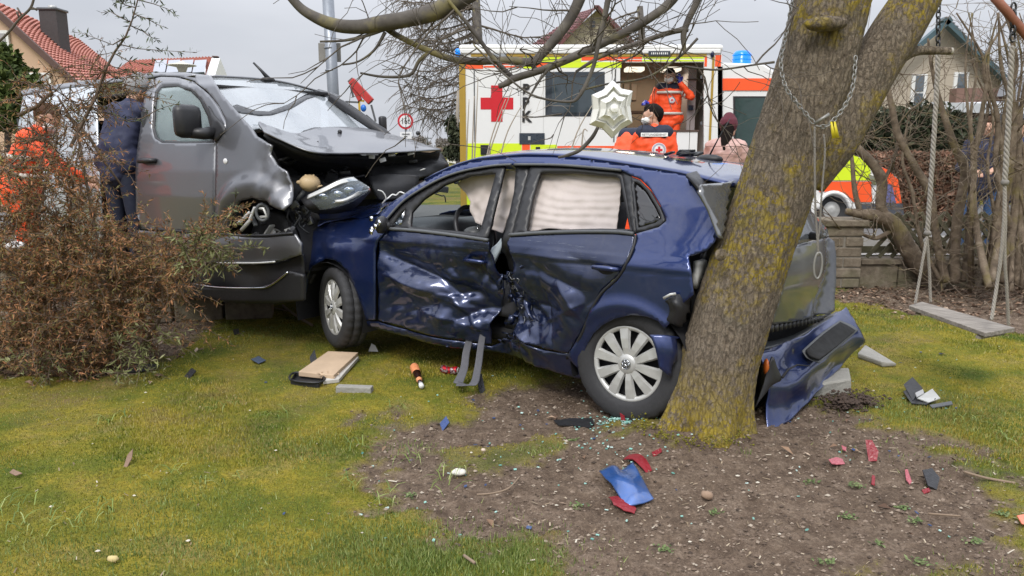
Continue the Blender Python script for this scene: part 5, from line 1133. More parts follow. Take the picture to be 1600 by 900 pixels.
def ambulance():
    R = AMB; D = 2.15
    # side wall round the window and the door opening
    wall = panelflat('box_side', [(722, 84), (1128, 84), (1128, 330), (722, 330)], [[(969, 97), (1100, 97), (1100, 330 - 4), (969, 326)], [(852, 112), (945, 112), (945, 182), (852, 182)]], AY, AW, R, .05)
    a = A(722, 330); b = A(1128, 80); zl, zh = a.z, b.z
    m = MB(); m.box((a.x + .03, AY + D / 2, (zl + zh) / 2), (.06, D - .12, zh - zl)); m.box(((a.x + b.x) / 2, AY + D, (zl + zh) / 2), (b.x - a.x, .05, zh - zl)); m.box((b.x - .03, AY + D / 2, (zl + zh) / 2), (.06, D - .12, zh - zl)); m.mk('box_end', AW, R, smooth=False)
    m = MB(); m.box(((a.x + b.x) / 2, AY + D / 2, zh + .05), (b.x - a.x + .04, D + .06, .10)); m.mk('roof', AW, R, smooth=False, bevel=.04)
    m = MB(); m.box(((a.x + b.x) / 2, AY + D / 2, zl + .35), (b.x - a.x - .1, D - .12, .08)); m.mk('floor', GRY, R, smooth=False)
    m = MB(); m.box(((a.x + b.x) / 2, AY + D / 2, zl + .03), (b.x - a.x - .2, D - .3, .3)); m.mk('chassis', DRK, R, smooth=False)
    # inside
    p0, p1 = A(960, 330), A(1103, 97)
    m = MB(); m.box(((p0.x + p1.x) / 2, AY + 1.55, (zl + zh) / 2), (2.6, .04, zh - zl)); m.mk('inner_wall', BG, R, smooth=False)
    m = MB(); m.box(((p0.x + p1.x) / 2, AY + 1.52, A(0, 168).z), (2.4, .03, .04)); m.mk('shelf_edge', simple('shelf_brown', (.08, .05, .035), .5), R, smooth=False)
    for k in range(3): rect('cabinet_door', 982 + k * 13, 118, 993 + k * 13, 148, simple('beige_door', (.34, .27, .2), .4), 1.48, back=.05, bevel=.01)
    rect('partition', 1083, 97, 1101, 204, simple('grey_lilac_panel', (.30, .27, .27), .5), .5, back=.9)
    rect('shelf_edge', 1084, 119, 1101, 121, MATS['shelf_brown'], .46, back=.05); rect('control_panel', 1086, 162, 1094, 170, simple('navy_panel', (.01, .02, .05), .3), .46, back=.05)
    LT = NT('ceiling_light'); LT.set(Emission_Color=(1, .9, .72, 1), Emission_Strength=.75)
    for x0, x1 in ((986, 1016), (1046, 1076)): rect('ceiling_lamp', x0, 99, x1, 105.5, LT.m, .5, back=.3, bevel=.015)
    rect('step_cabinet', 967, 210, 986, 240, simple('step_grey', (.28, .26, .24), .6), .35, back=.5); rect('bench', 966, 193, 990, 212, BLK, .6, back=.5, bevel=.06)
    rect('door_lower_panel', 1054, 205, 1092, 330, AW, .06, back=.06, bevel=.01); rect('door_sill_trim', 1048, 203, 1093, 206, MATS['shelf_brown'], .05, back=.08); rect('seat', 1056, 183, 1072, 203, simple('seat_slate', (.03, .045, .06), .7), .35, back=.4, bevel=.08)
    for x, w in ((1001, 0), (1061, 0)):
        ld = bpy.data.lights.new('cabin_light', 'AREA'); ld.energy = 3; ld.size = .3; ld.color = (1, .86, .66); lo = link(bpy.data.objects.new('cabin_light', ld)); q = A(x, 107, .75); lo.parent = R; lo.location = ROOTM[R].inverted() @ q
    for x in (741, 813.3, 849, 960): rect('panel_seam', x, 108, x + .7, 222, GRY, -.006)
    for y in (125, 165, 205): rect('hinge', 957.5, y, 960, y + 6, GRY, -.016, bevel=.003)
    for y in (118, 150, 190): rect('hinge', 1094, y, 1097, y + 5, GRY, -.016, bevel=.003)
    # window
    w = rect('window', 852, 112, 945, 182, AG, -.008, back=.02, bevel=.008); rect('pane', 862, 121, 930, 176, simple('dark_pane', (.03, .045, .055), .08, coat=1), -.012, w); rect('blind_edge', 864, 165, 896, 166.5, GRY, -.014, w)
    # markings
    S = lambda a, b, c, d, m, dd=-.004: rect('stripe', a, b, c, d, m, dd)
    S(720, 97, 727, 330, ACH, -.012); S(736, 84, 1104, 88.6, ACH, -.01); rect('roof_rail', 719, 76.5, 1126, 84, AW, -.03, back=.05, bevel=.015)
    S(727, 97, 755, 107.5, AO); S(755.5, 97, 815, 101, AO); S(756, 103, 815, 105.5, AO); S(780, 89, 817, 96, AO); S(817.5, 89, 832, 107, AYL); S(832.5, 97.5, 875, 105, AO); S(833, 89, 908, 96.5, AYL); S(875.5, 97, 971, 105.8, AYL); S(908.5, 88.8, 962, 94.5, AO)
    S(962.5, 88.8, 1003, 92, AO); S(1003.5, 89, 1100, 91.5, AYL); S(1003.5, 93.5, 1100, 96, AYL); S(962.5, 93.5, 1003, 96, AO)
    S(727, 224, 815, 330, AYL); S(815.5, 225, 828, 330, AO); S(828.5, 226, 870, 330, AYL); S(870.5, 228, 966, 239, AO); S(870.5, 240, 966, 330, AW)
    S(1100.5, 88, 1105, 104, AO); S(1105.5, 88, 1113, 330, ACH, -.01); S(1117, 86, 1127, 104, AO)
    c = rect('red_cross', 751, 152.5, 802, 171, AR); rect('red_cross', 767.5, 133.5, 785, 190, AR, -.0075)
    for ch, y in (('B', 141), ('R', 162), ('K', 183)): text('lettering', ch, .235, simple('black_print', (.01, .01, .01), .5), A(822.5, y, -.012), FACING, R, .002, bold=.009, scx=.95)
    # fittings
    rect('locker_panel', 811.5, 208, 851, 225.5, simple('slate_panel', (.035, .045, .06), .3), -.012, bevel=.004); rect('lock', 825, 213, 829, 219, SIL, -.02); rect('vent_flap', 751, 226.5, 766, 242, BLK, -.03, bevel=.012); rect('vent_flap', 753, 228.5, 764, 240, DRK, -.036); rect('latch', 837, 229.5, 844, 237.5, BLK, -.03, bevel=.008); rect('latch', 934, 231.5, 951, 236.5, BLK, -.03, bevel=.006)
    rect('step_light', 762, 84, 791, 90.5, simple('side_lamp', (.3, .32, .34), .3), -.04, bevel=.008)
    pl = rect('name_plate', 1012.5, 80, 1047, 87.5, simple('slate_panel', (.035, .045, .06), .3), -.034, bevel=.004)
    m = MB()
    for k in range(9): 
        q = A(1017.5 + k * 3.1, 83.8, -.037); m.box(q, (.012 + .008 * (k % 2), .002, .03)); 
    m.mk('plate_lettering', WHT, pl, smooth=False)['kind'] = 'stuff'
    m = MB(); m.ball(A(1112.5, 85, -.02), .045, 10, (.7, .5, 1.2)); m.mk('corner_lamp', simple('navy_lamp', (.01, .015, .05), .2), R)
    for x, w in ((716, 9), ): m = MB(); m.box(A(716, 79, .3), (.13, .2, .12)); m.mk('blue_light', BL.m, R, bevel=.03)
    # cab
    cabo = [(1129, 97), (1195, 99), (1215, 112), (1245, 160), (1292, 234), (1330, 238), (1356, 250), (1388, 264), (1406, 278), (1413, 318), (1412, 334), (1330, 336), (1326, 322), (1318, 311), (1303, 306), (1289, 311), (1280, 324), (1278, 340), (1129, 340)]
    f_ = [A(x, y, .06) for x, y in cabo]; k_ = [A(x, y, 1.95) for x, y in cabo]
    m = MB(); m.prism(f_, k_); cb = m.mk('cab', AW, R, smooth=False, bevel=.03)
    def cp(name, pts, mat, d=.05, th=.008): m = MB(); m.prism([A(x, y, d) for x, y in pts], [A(x, y, d + th) for x, y in pts]); return m.mk(name, mat, R, smooth=False)
    cp('stripe', [(1130, 122), (1212, 122), (1222, 141), (1130, 141)], AO, .045); cp('cab_gap', [(1121.5, 104), (1129, 104), (1129, 330), (1121.5, 330)], DRK, .0)
    cp('cab_window', [(1150, 153), (1225, 153), (1262, 215), (1262, 228), (1156, 228), (1151, 215)], simple('green_dark_glass', (.02, .045, .04), .08, coat=1), .046)
    cp('window_seal', [(1147, 150), (1227, 150), (1267, 214), (1267, 232), (1153, 232), (1148, 216)], BLK, .052)
    cp('stripe', [(1296, 236), (1328, 239), (1354, 250), (1362, 266), (1362, 282), (1289, 282)], AYL, .042); cp('stripe', [(1289, 284), (1363, 284), (1365, 316), (1336, 316), (1322, 302), (1303, 297), (1290, 300)], AO, .043)
    cp('stripe', [(1356, 251), (1388, 265), (1405, 280), (1408, 300), (1411, 318), (1402, 318), (1390, 290), (1370, 270)], AO, .041); cp('stripe', [(1287, 235), (1296, 236), (1288, 300), (1282, 300)], AO, .04)
    cp('head_lamp', [(1358, 272), (1372, 277), (1370, 290), (1364, 288)], CHR, .03); cp('front_bumper', [(1345, 318), (1412, 318), (1414, 336), (1345, 338)], simple('bumper_slate', (.06, .065, .08), .5), .03)
    cp('grille', [(1384, 285), (1396, 290), (1402, 317), (1383, 317)], simple('grille_blue', (.12, .12, .25), .4), .036)
    m = MB(); m.box(A(1297, 277, .03), (.16, .03, .06)); OL = NT('amber_lamp'); OL.set(Base_Color=(.9, .4, .05, 1), Emission_Color=(1, .45, .05, 1), Emission_Strength=.6); m.mk('amber_lamp', OL.m, R, bevel=.01)
    # wheel arch, wheels
    def wh(px, py):
        c = A(px, py, .22); V, F = lathe([(.14, -.1), (.2, -.13), (.34, -.12), (.37, -.08), (.37, .1), (.2, .12)], 36); e = mk('wheel', [Vector(v) + c for v in V], F, RUB, R)
        V, F = lathe([(.0001, -.10), (.06, -.11), (.1, -.07), (.2, -.12), (.21, -.11)], 24); mk('rim', [Vector(v) + c for v in V], F, SIL, e)
    wh(1304, 329); wh(870, 329)
    V, F = lathe([(.42, -.18), (.42, .1), (.02, .1)], 40); c = A(1304, 330, .25); mk('wheel_arch', [Vector(v) + c for v in V], F, DRK, R)
    pts = [A(1304 + 26 * math.cos(t), 330 - 29 * math.sin(t), .02) for t in np.linspace(.1, PI - .1, 15)]; m = MB(); m.tube(pts, .035, 8); m.mk('arch_trim', AW, R)
    # blue beacon
    V, F = lathe([(.0001, .27), (.10, .265), (.14, .22), (.15, .02), (.16, 0), (.16, -.02)], 24, 'z'); c = A(1173, 101, .5); mk('blue_beacon', [Vector((v[0], v[1], v[2])) + c for v in V], F, BL.m, R)
    for k in range(3): m = MB(); m.tube([c + Vector((.152 * math.cos(t), .152 * math.sin(t), .06 + .07 * k)) for t in np.linspace(0, 2 * PI, 21)], .006, 5, False); m.mk('lens_ring', BL.m, R)
    m = MB(); m.box(A(1186, 98, .8), (.12, .2, .15)); m.mk('blue_light', BL.m, R, bevel=.03)
    m = MB(); m.box(A(1163, 102.5, .5), (.9, .6, .05)); m.mk('beacon_plate', AW, R, bevel=.01)
def panelflat(name, outer, holes, Y, mat, root, th):
    P2 = [(at(x, y, Y).x, at(x, y, Y).z) for x, y in outer]; H = [[(at(x, y, Y).x, at(x, y, Y).z) for x, y in h] for h in holes]
    V, F = tri2d(P2, 2.0, H); V3 = [(v[0], Y, v[1]) for v in V]; return mk(name, V3, [tuple(f)[::1] for f in F], mat, root, smooth=False, thick=th, off=1 if 0 else -1)
ambulance()
# ---------------- background: houses, street, fence ----------------
def roofmat(name, a, b): 
    t = NT(name); n = t.noise(3, 6, .7); t.to('Base Color', t.mix(n, a, b)); t.set(Roughness=.75); t.bump(t.noise(30, 4), .3, .02); return t.m
RT = roofmat('red_roof_tile', (.34, .12, .09), (.50, .22, .17)); REN = simple('peach_render', (.52, .36, .25), .9, scale=2, var=.08, bump=.1); CRM = simple('cream_render', (.52, .47, .36), .9, scale=2, var=.06)
def tiled(name, c00, c10, c11, c01, rows, cols, mat, par, lift=.05):
    """stepped courses of tiles: corners in order low-left, low-right, top-right, top-left"""
    c00, c10, c11, c01 = [np.array(c) for c in (c00, c10, c11, c01)]; nrm = np.cross(c10 - c00, c01 - c00); nrm = nrm / np.linalg.norm(nrm); V = []; F = []
    if nrm[2] < 0: nrm = -nrm
    for i in range(rows):
        for tt, h in ((i / rows, lift), ((i + .98) / rows, .0)):
            for j in range(cols * 4 + 1):
                s = j / (cols * 4); p = (c00 * (1 - s) + c10 * s) * (1 - tt) + (c01 * (1 - s) + c11 * s) * tt
                V.append(p + nrm * (h + lift * .45 * math.sin(j * PI / 2) + rng.uniform(-.004, .004)))
    w = cols * 4 + 1
    for i in range(rows * 2 - 1):
        for j in range(w - 1): F.append((i * w + j, i * w + j + 1, (i + 1) * w + j + 1, (i + 1) * w + j))
    o = mk(name, V, F, mat, par, smooth=False, thick=.03); o['kind'] = 'stuff'; return o
def quadbox(name, pts, d, mat, par, bevel=0):
    m = MB(); m.prism([Vector(p) for p in pts], [Vector(p) + Vector(d) for p in pts]); return m.mk(name, mat, par, smooth=False, bevel=bevel)
def houses():
    # peach house: gable wall on the left, roof plane seen from below right
    Y0 = 26.; H = thing('peach_house', 'peach rendered house with red tiled roof and dark chimney on the far left', 'house', at(-20, 240, Y0))
    g = lambda x, y, Y=Y0: at(x, y, Y)
    top = g(-45, -10); 
    quadbox('wall', [g(-250, 240), g(175, 240), g(175, 205), g(100, 117), g(0, 26), g(-45, -12), g(-250, 190)], (0, .3, 0), REN, H)
    # side wall going back
    b0, b1 = g(0, 22), g(108, 120); back = Vector((3.8, 8.6, 0)); 
    tiled('roof', g(112, 126, Y0 - .3), Vector(g(200, 125, Y0 + 8.8)), Vector(g(122, 62, Y0 + 8.8)), g(-48, -16, Y0 - .3), 26, 24, RT, H, .07)
    quadbox('verge_board', [g(-50, -14, Y0 - .32), g(-44, -22, Y0 - .32), g(120, 128, Y0 - .32), g(112, 132, Y0 - .32)], (0, .12, 0), simple('brown_board', (.09, .05, .04), .7), H)
    quadbox('wall', [g(108, 128, Y0 + .3), g(108, 240, Y0 + .3), g(200, 240, Y0 + 8.8), g(200, 128, Y0 + 8.8)], (0, .2, 0), REN, H)
    c = g(86, 52, Y0 + 3.2); m = MB(); m.box(c, (.62, .7, 1.5)); ch = m.mk('chimney', simple('slate_cladding', (.05, .045, .045), .7, bump=.3), H, smooth=False); m = MB(); m.box(c + Vector((0, 0, .8)), (.7, .78, .08)); m.mk('chimney_cap', GRY, ch); m = MB(); m.box(c + Vector((0, 0, .9)), (.2, .2, .12)); m.mk('flue', SIL, ch)
    for (x0, y0, x1, y1) in ((-22, 48, 15, 84), (26, 114, 81, 139)):
        a, b = g(x0, y1), g(x1, y0); m = MB(); m.box(((a.x + b.x) / 2, Y0 - .06, (a.z + b.z) / 2), (b.x - a.x, .1, b.z - a.z)); f = m.mk('window', WHT, H, smooth=False)
        m = MB(); m.box(((a.x + b.x) / 2, Y0 - .12, (a.z + b.z) / 2), (b.x - a.x - .2, .04, b.z - a.z - .2)); m.mk('roller_shutter', simple('shutter_grey', (.32, .31, .31), .6), f, smooth=False)
    # red roofed house with solar panels
    Y1 = 30.; H = thing('solar_house', 'low house with red roof, solar panels and small white gable behind the van', 'house', at(260, 235, Y1)); g = lambda x, y, Y=Y1: at(x, y, Y)
    quadbox('wall', [g(170, 240), g(336, 240), g(336, 118), g(170, 118)], (0, .3, 0), CRM, H)
    tiled('roof', g(165, 124, Y1 - .4), g(320, 119, Y1 - .4), g(331, 89, Y1 + 3), g(205, 95, Y1 + 3), 16, 26, RT, H, .06)
    quadbox('gable', [g(321, 120, Y1 - .3), g(331, 90, Y1 + 2.6), g(343, 118, Y1 + 5)], (.3, .1, 0), WHT, H); quadbox('verge_board', [g(331, 87, Y1 + 2.5), g(333, 88, Y1 + 2.5), g(345, 118, Y1 + 5), g(341, 118, Y1 + 5)], (.2, .1, 0), MATS['brown_board'], H)
    sp = simple('solar_panel', (.10, .13, .19), .15, coat=1)
    for k in range(4):
        x = 240 + k * 20.5; m = quadbox('solar_panel', [g(x, 117, Y1 - .6), g(x + 19, 116, Y1 - .6), g(x + 22.5, 96.5, Y1 + 1.9), g(x + 4, 97.5, Y1 + 1.9)], (0, -.05, .08), sp, H)
    # tall house behind the ambulance
    Y2 = 34.; H = thing('gable_house', 'steep red gabled cream house behind the ambulance roof', 'house', at(915, 235, Y2)); g = lambda x, y, Y=Y2: at(x, y, Y)
    quadbox('wall', [g(866, 240), g(986, 240), g(986, 70), g(932, 16), g(872, 70)], (0, .4, 0), CRM, H)
    tiled('roof', g(826, 74, Y2 - .5), g(866, 74, Y2 - .5), g(931, 12, Y2 - .5), g(905, 20, Y2 + 5), 14, 8, simple('maroon_tile', (.13, .05, .05), .8), H, .05)
    quadbox('verge_board', [g(929, 8, Y2 - .5), g(936, 8, Y2 - .5), g(1000, 74, Y2 - .5), g(990, 74, Y2 - .5)], (0, .5, 0), MATS['maroon_tile'], H)
    quadbox('verge_board', [g(929, 14, Y2 - .6), g(935, 8, Y2 - .6), g(872, 76, Y2 - .6), g(864, 76, Y2 - .6)], (0, .3, 0), MATS['maroon_tile'], H)
    for x in (922, 938): quadbox('window', [g(x, 33, Y2 - .1), g(x + 8, 33, Y2 - .1), g(x + 8, 43, Y2 - .1), g(x, 43, Y2 - .1)], (0, .05, 0), AG, H)
    # cream boarded gable house on the right
    Y3 = 21.; H = thing('boarded_house', 'cream boarded gable house with teal roof edge behind the bare shrubs', 'house', at(1480, 235, Y3)); g = lambda x, y, Y=Y3: at(x, y, Y)
    out = [(1345, 150), (1400, 105), (1478, 38), (1520, 80), (1575, 135), (1575, 240), (1345, 240)]
    holes = [[(1423, 119), (1443, 119), (1443, 171), (1423, 171)], [(1488, 116), (1508, 116), (1508, 170), (1488, 170)]]
    quadbox('wall', [g(x, y, Y3 + .08) for x, y in out], (0, .3, 0), MATS['cream_render'], H)
    sd_ = simple('cream_board', (.46, .40, .32), .8, var=.1, scale=3)
    def xr(y):  # extent of the gable at height y
        l = 1345 if y > 150 else np.interp(y, [38, 105, 150], [1478, 1400, 1345]); r_ = 1575 if y > 135 else np.interp(y, [38, 80, 135], [1478, 1520, 1575]); return l, r_
    for k in range(33):
        y = 236 - k * 6.0; l, r_ = xr(y); 
        if r_ - l < 4: continue
        a, b = g(l, y), g(r_, y); m = MB(); m.box(((a.x + b.x) / 2, Y3, (a.z) + .05), (b.x - a.x, .05, .095), Matrix.Rotation(.12, 3, 'X')); m.mk('board', sd_, H, smooth=False)
    for h in holes:
        (x0, y0), _, (x1, y1), _ = h; a, b = g(x0, y1), g(x1, y0); m = MB(); m.box(((a.x + b.x) / 2, Y3 - .04, (a.z + b.z) / 2), (b.x - a.x + .14, .08, b.z - a.z + .1)); f = m.mk('window', WHT, H, smooth=False)
        for (u, v) in ((0, .48), (.54, 1)):
            za = a.z + (b.z - a.z) * u; zb = a.z + (b.z - a.z) * v; m = MB(); m.box(((a.x + b.x) / 2, Y3 - .09, (za + zb) / 2), (b.x - a.x - .04, .03, zb - za)); m.mk('pane', simple('grey_pane', (.10, .12, .14), .1, coat=1), f, smooth=False)
    tl = simple('teal_board', (.05, .09, .105), .5)
    for (p, q) in (((1472, 30), (1585, 138)), ((1484, 30), (1395, 105))):
        a, b = g(*p, Y3 - .4), g(*q, Y3 - .4); m = MB(); m.beam(a, b, .22, .12); m.mk('roof_edge', tl, H, smooth=False)
    tiled('roof', g(1590, 140, Y3 + 4), g(1585, 138, Y3 - .4), g(1476, 28, Y3 - .4), g(1478, 28, Y3 + 6), 20, 6, simple('slate_tile', (.12, .12, .125), .7), H, .05)
    m = MB(); a = g(1525, 175, 19); m.box(a, (1.2, .3, 1.1)); m.mk('brick_porch', simple('porch_brick', (.17, .10, .075), .9, bump=.3), H, smooth=False)
    # carport on the far right
    H = thing('carport', 'carport roof with white fascia and grey gutter at the right edge', 'carport', at(1610, 240, 17)); g = lambda x, y, Y=17: at(x, y, Y)
    quadbox('fascia', [g(1568, 162), g(1680, 158), g(1680, 176), g(1566, 178)], (0, 3, .2), simple('white_fascia', (.6, .62, .65), .5), H); quadbox('gutter', [g(1566, 178, 16.9), g(1680, 176, 16.9), g(1680, 184, 16.9), g(1566, 187, 16.9)], (0, .2, 0), simple('blue_grey_gutter', (.10, .12, .17), .5), H); quadbox('beam', [g(1566, 188, 17.2), g(1680, 185, 17.2), g(1680, 198, 17.2), g(1566, 199, 17.2)], (0, 2, 0), simple('beige_beam', (.35, .33, .3), .6), H)
    quadbox('roof', [g(1566, 150, 17.5), g(1575, 120, 19), g(1680, 110, 19), g(1680, 150, 17.5)], (0, .2, 0), MATS['slate_tile'], H); m = MB(); a = g(1572, 240, 17.3); m.beam(a, g(1572, 190, 17.3), .12); m.mk('post', WHT, H)
houses()
def street():
    # lamp post behind windscreen
    zn = simple('zinc_post', (.24, .26, .29), .45, metal=.5); Y = 11.0
    P = thing('sign_post', 'thick galvanised post with the back of a small sign, above the van windscreen', 'post', at(522, 352, Y))
    b = MB(); b.tube([at(526, 350, Y), at(521, 150, Y), at(511, -30, Y)], .078, 20); b.mk('pole', zn, P)
    quadbox('sign_back', [at(497, 67, Y + .12), at(532, 67, Y + .12), at(533, 97, Y + .12), at(498, 96, Y + .12)], (0, .01, 0), simple('sign_back_grey', (.22, .21, .19), .55), P, .004)
    for y in (75, 110): 
        b = MB(); c = at(515 + (y - 60) * .05, y, Y); b.tube([c - Vector((0, 0, .01)), c + Vector((0, 0, .01))], .083, 20); b.mk('pole_band', zn, P)
    # street lamp over the red roofs
    Y = 15; P = thing('street_lamp', 'mushroom shaped street lamp between the van roof and solar panels', 'street lamp', at(285, 330, Y)); V, F = lathe([(.0001, .20), (.04, .19), (.07, .16), (.25, .125), (.26, .11), (.10, .08), (.07, .0), (.03, -.02)], 24, 'z'); c = at(285, 112, Y)
    mk('lamp_head', [Vector(v) + c for v in V], F, simple('lamp_cream', (.55, .53, .45), .5), P); b = MB(); b.tube([c, at(286, 330, Y)], .04, 10); b.mk('pole', zn, P)
    # 16 t sign
    Y = 18.; P = thing('weight_limit_sign', 'round red-rimmed 16t weight limit sign with white plate below', 'road sign', at(634, 300, Y))
    c = at(633.5, 189.5, Y); r = 12 * Y / FP
    for nm, rr, d, m in (('sign_rim', r, 0, simple('sign_red', (.5, .015, .03), .4)), ('sign_face', r * .74, -.012, simple('sign_white', (.68, .68, .68), .4))):
        V, F = lathe([(.0001, -.01), (rr, -.01), (rr, .01), (.0001, .01)], 32); mk(nm, [Vector(v) + c + Vector((0, d, 0)) for v in V], F, m, P, smooth=False)
    text('lettering', '16t', .20, simple('black_print', (.01, .01, .01), .5), c + Vector((0, -.026, 0)), FACING, P, .002, scx=.75)
    quadbox('plate', [at(625, 206, Y), at(643, 206, Y), at(643, 217, Y), at(625, 217, Y)], (0, .02, 0), MATS['sign_white'], P)
    b = MB()
    for y, w in ((209.3, 12), (213, 5)): b.box(at(634, y, Y - .012), (w * Y / FP, .004, .016))
    b.mk('plate_print', GRY, P)['kind'] = 'stuff'
    b = MB(); b.tube([at(634, 176, Y + .04), at(635, 300, Y + .04)], .03, 10); b.ball(at(634, 175, Y + .04), .035, 8); b.mk('pole', zn, P)
    # construction vehicle mast: red jib, yellow frame with blue disc
    Y = 13.; P = thing('tow_vehicle', 'red folded crane arm and blue round sign of a vehicle behind the van windscreen', 'crane', at(580, 340, Y)); RD = simple('machine_red', (.42, .03, .025), .5); BR = simple('machine_brown', (.13, .08, .07), .6)
    for (p, q, w, m, nm) in (((549, 126), (580, 159), .12, RD, 'crane_arm'), ((546, 127), (578, 162), .04, BR, 'crane_rail'), ((551, 135), (563, 157), .07, RD, 'crane_arm'), ((547, 124), (552, 130), .10, BR, 'end_block'), ((572, 152), (579, 161), .09, BR, 'end_block')):
        b = MB(); b.beam(at(*p, Y), at(*q, Y), w); b.mk(nm, m, P, smooth=False, bevel=.01)
    for (p, q) in (((561, 158), (562, 176)), ((561, 157), (569, 158)), ((540, 159), (561, 160)), ((580, 164), (587, 190)), ((548, 135), (552, 152)), ((572, 180), (586, 192))):
        b = MB(); b.beam(at(*p, Y), at(*q, Y), .03); b.mk('frame_bar', simple('frame_yellow', (.5, .33, .03), .5) if q[0] < 570 and p[0] > 555 else GRY, P, smooth=False)
    c = at(568, 169, Y - .05); V, F = lathe([(.0001, -.01), (.045, -.01), (.045, .01), (.0001, .01)], 24); mk('blue_disc', [Vector((v[0], v[1], v[2] * 1.3)) + c for v in V], F, simple('sign_blue', (.01, .13, .5), .4), P)
    b = MB(); b.box(at(560, 250, Y + .6), (.9, 1.0, .9)); b.mk('vehicle_body', GRY, P, bevel=.1)
    # distance: fence, container, field hedge, village
    Y = 33; P = thing('white_fence', 'low white rail fence beyond the road left of the ambulance', 'fence', at(694, 246, Y)); wf = simple('fence_white', (.62, .62, .6), .7)
    for k in range(4):
        x0, x1, y0, y1 = 699, 722, 244 + k * 3.2, 247 + k * 3.2; b = MB(); b.beam(at(x0, y0 - 5 + 3, Y), at(x1 + 15, y1 + 3, Y), .03, .07); b.mk('rail', wf, P, smooth=False)
    for x in (700, 712, 724): b = MB(); b.beam(at(x, 240, Y + .05), at(x, 258, Y + .05), .08); b.mk('post', wf, P, smooth=False)
    b = MB(); b.box(at(687, 245, 36), (.30, .6, .36)); b.box(at(684, 246, 36), (.1, .6, .32)); tag(b.mk('grey_container', simple('container_grey', (.3, .31, .33), .6), bevel=.02), 'small grey container in the field left of the white fence', 'container')
    b = MB(); b.box(at(693, 237, 60), (3.3, 2, .7)); b.prism([at(672, 232, 60), at(718, 232, 60), at(714, 229, 60)], [at(672, 232, 64), at(718, 232, 64), at(714, 229, 64)]); tag(b.mk('barn', simple('barn_brown', (.16, .12, .09), .9), smooth=False), 'low brown shed on the horizon between van bonnet and ambulance', 'shed')
    b = MB(); b.tube([at(668, 228, 80), at(668, 214, 80)], .08, 6); b.box(at(668, 216, 80), (.8, .1, .08)); tag(b.mk('utility_pole', GRY), 'distant utility pole on the horizon above the van bonnet', 'pole')
street()
def foliage(name, cents, n, size, mat, par=None, jit=1.0, seed=0, flat=1.0):
    """leaf faces spread through ellipsoids (c, (rx,ry,rz), weight)"""
    W = np.array([c[2] for c in cents], float); W /= W.sum(); idx = nrs.choice(len(cents), n, p=W)
    C = np.array([tuple(c[0]) for c in cents])[idx]; Rr = np.array([c[1] for c in cents])[idx]
    d = nrs.normal(size=(n, 3)); d /= np.linalg.norm(d, axis=1)[:, None]; P = C + d * Rr * (nrs.rand(n, 1) ** .45)
    u = nrs.normal(size=(n, 3)); u /= np.linalg.norm(u, axis=1)[:, None]; v = np.cross(u, nrs.normal(size=(n, 3))); v /= np.linalg.norm(v, axis=1)[:, None]
    s = size * (.5 + nrs.rand(n, 1)); V = np.stack([P - u * s, P + v * s * .5, P + u * s, P - v * s * .5], 1).reshape(-1, 3); o = mk(name, V, np.arange(4 * n).reshape(n, 4), mat, par, smooth=False); o['kind'] = 'stuff'; return o
def leafmat(name, cols, rough=.7):
    t = NT(name); m = len(cols); c = t.ramp(t.island(), [(i / max(1, m - 1), k) for i, k in enumerate(cols)]); c = t.mix(t.ramp(t.noise(2.5, 4, .6), [(.3, .6), (.6, 0)]), c, [x * .35 for x in cols[0]]); t.to('Base Color', c); t.set(Roughness=rough, Specular_IOR_Level=.25); return t.m
GL = leafmat('conifer_leaf', [(.02, .028, .014), (.04, .05, .024), (.075, .08, .04)]); BH = leafmat('beech_leaf', [(.10, .05, .03), (.20, .10, .06), (.32, .19, .13)])
OL_ = leafmat('olive_leaf', [(.05, .05, .015), (.10, .095, .03), (.16, .14, .05)])
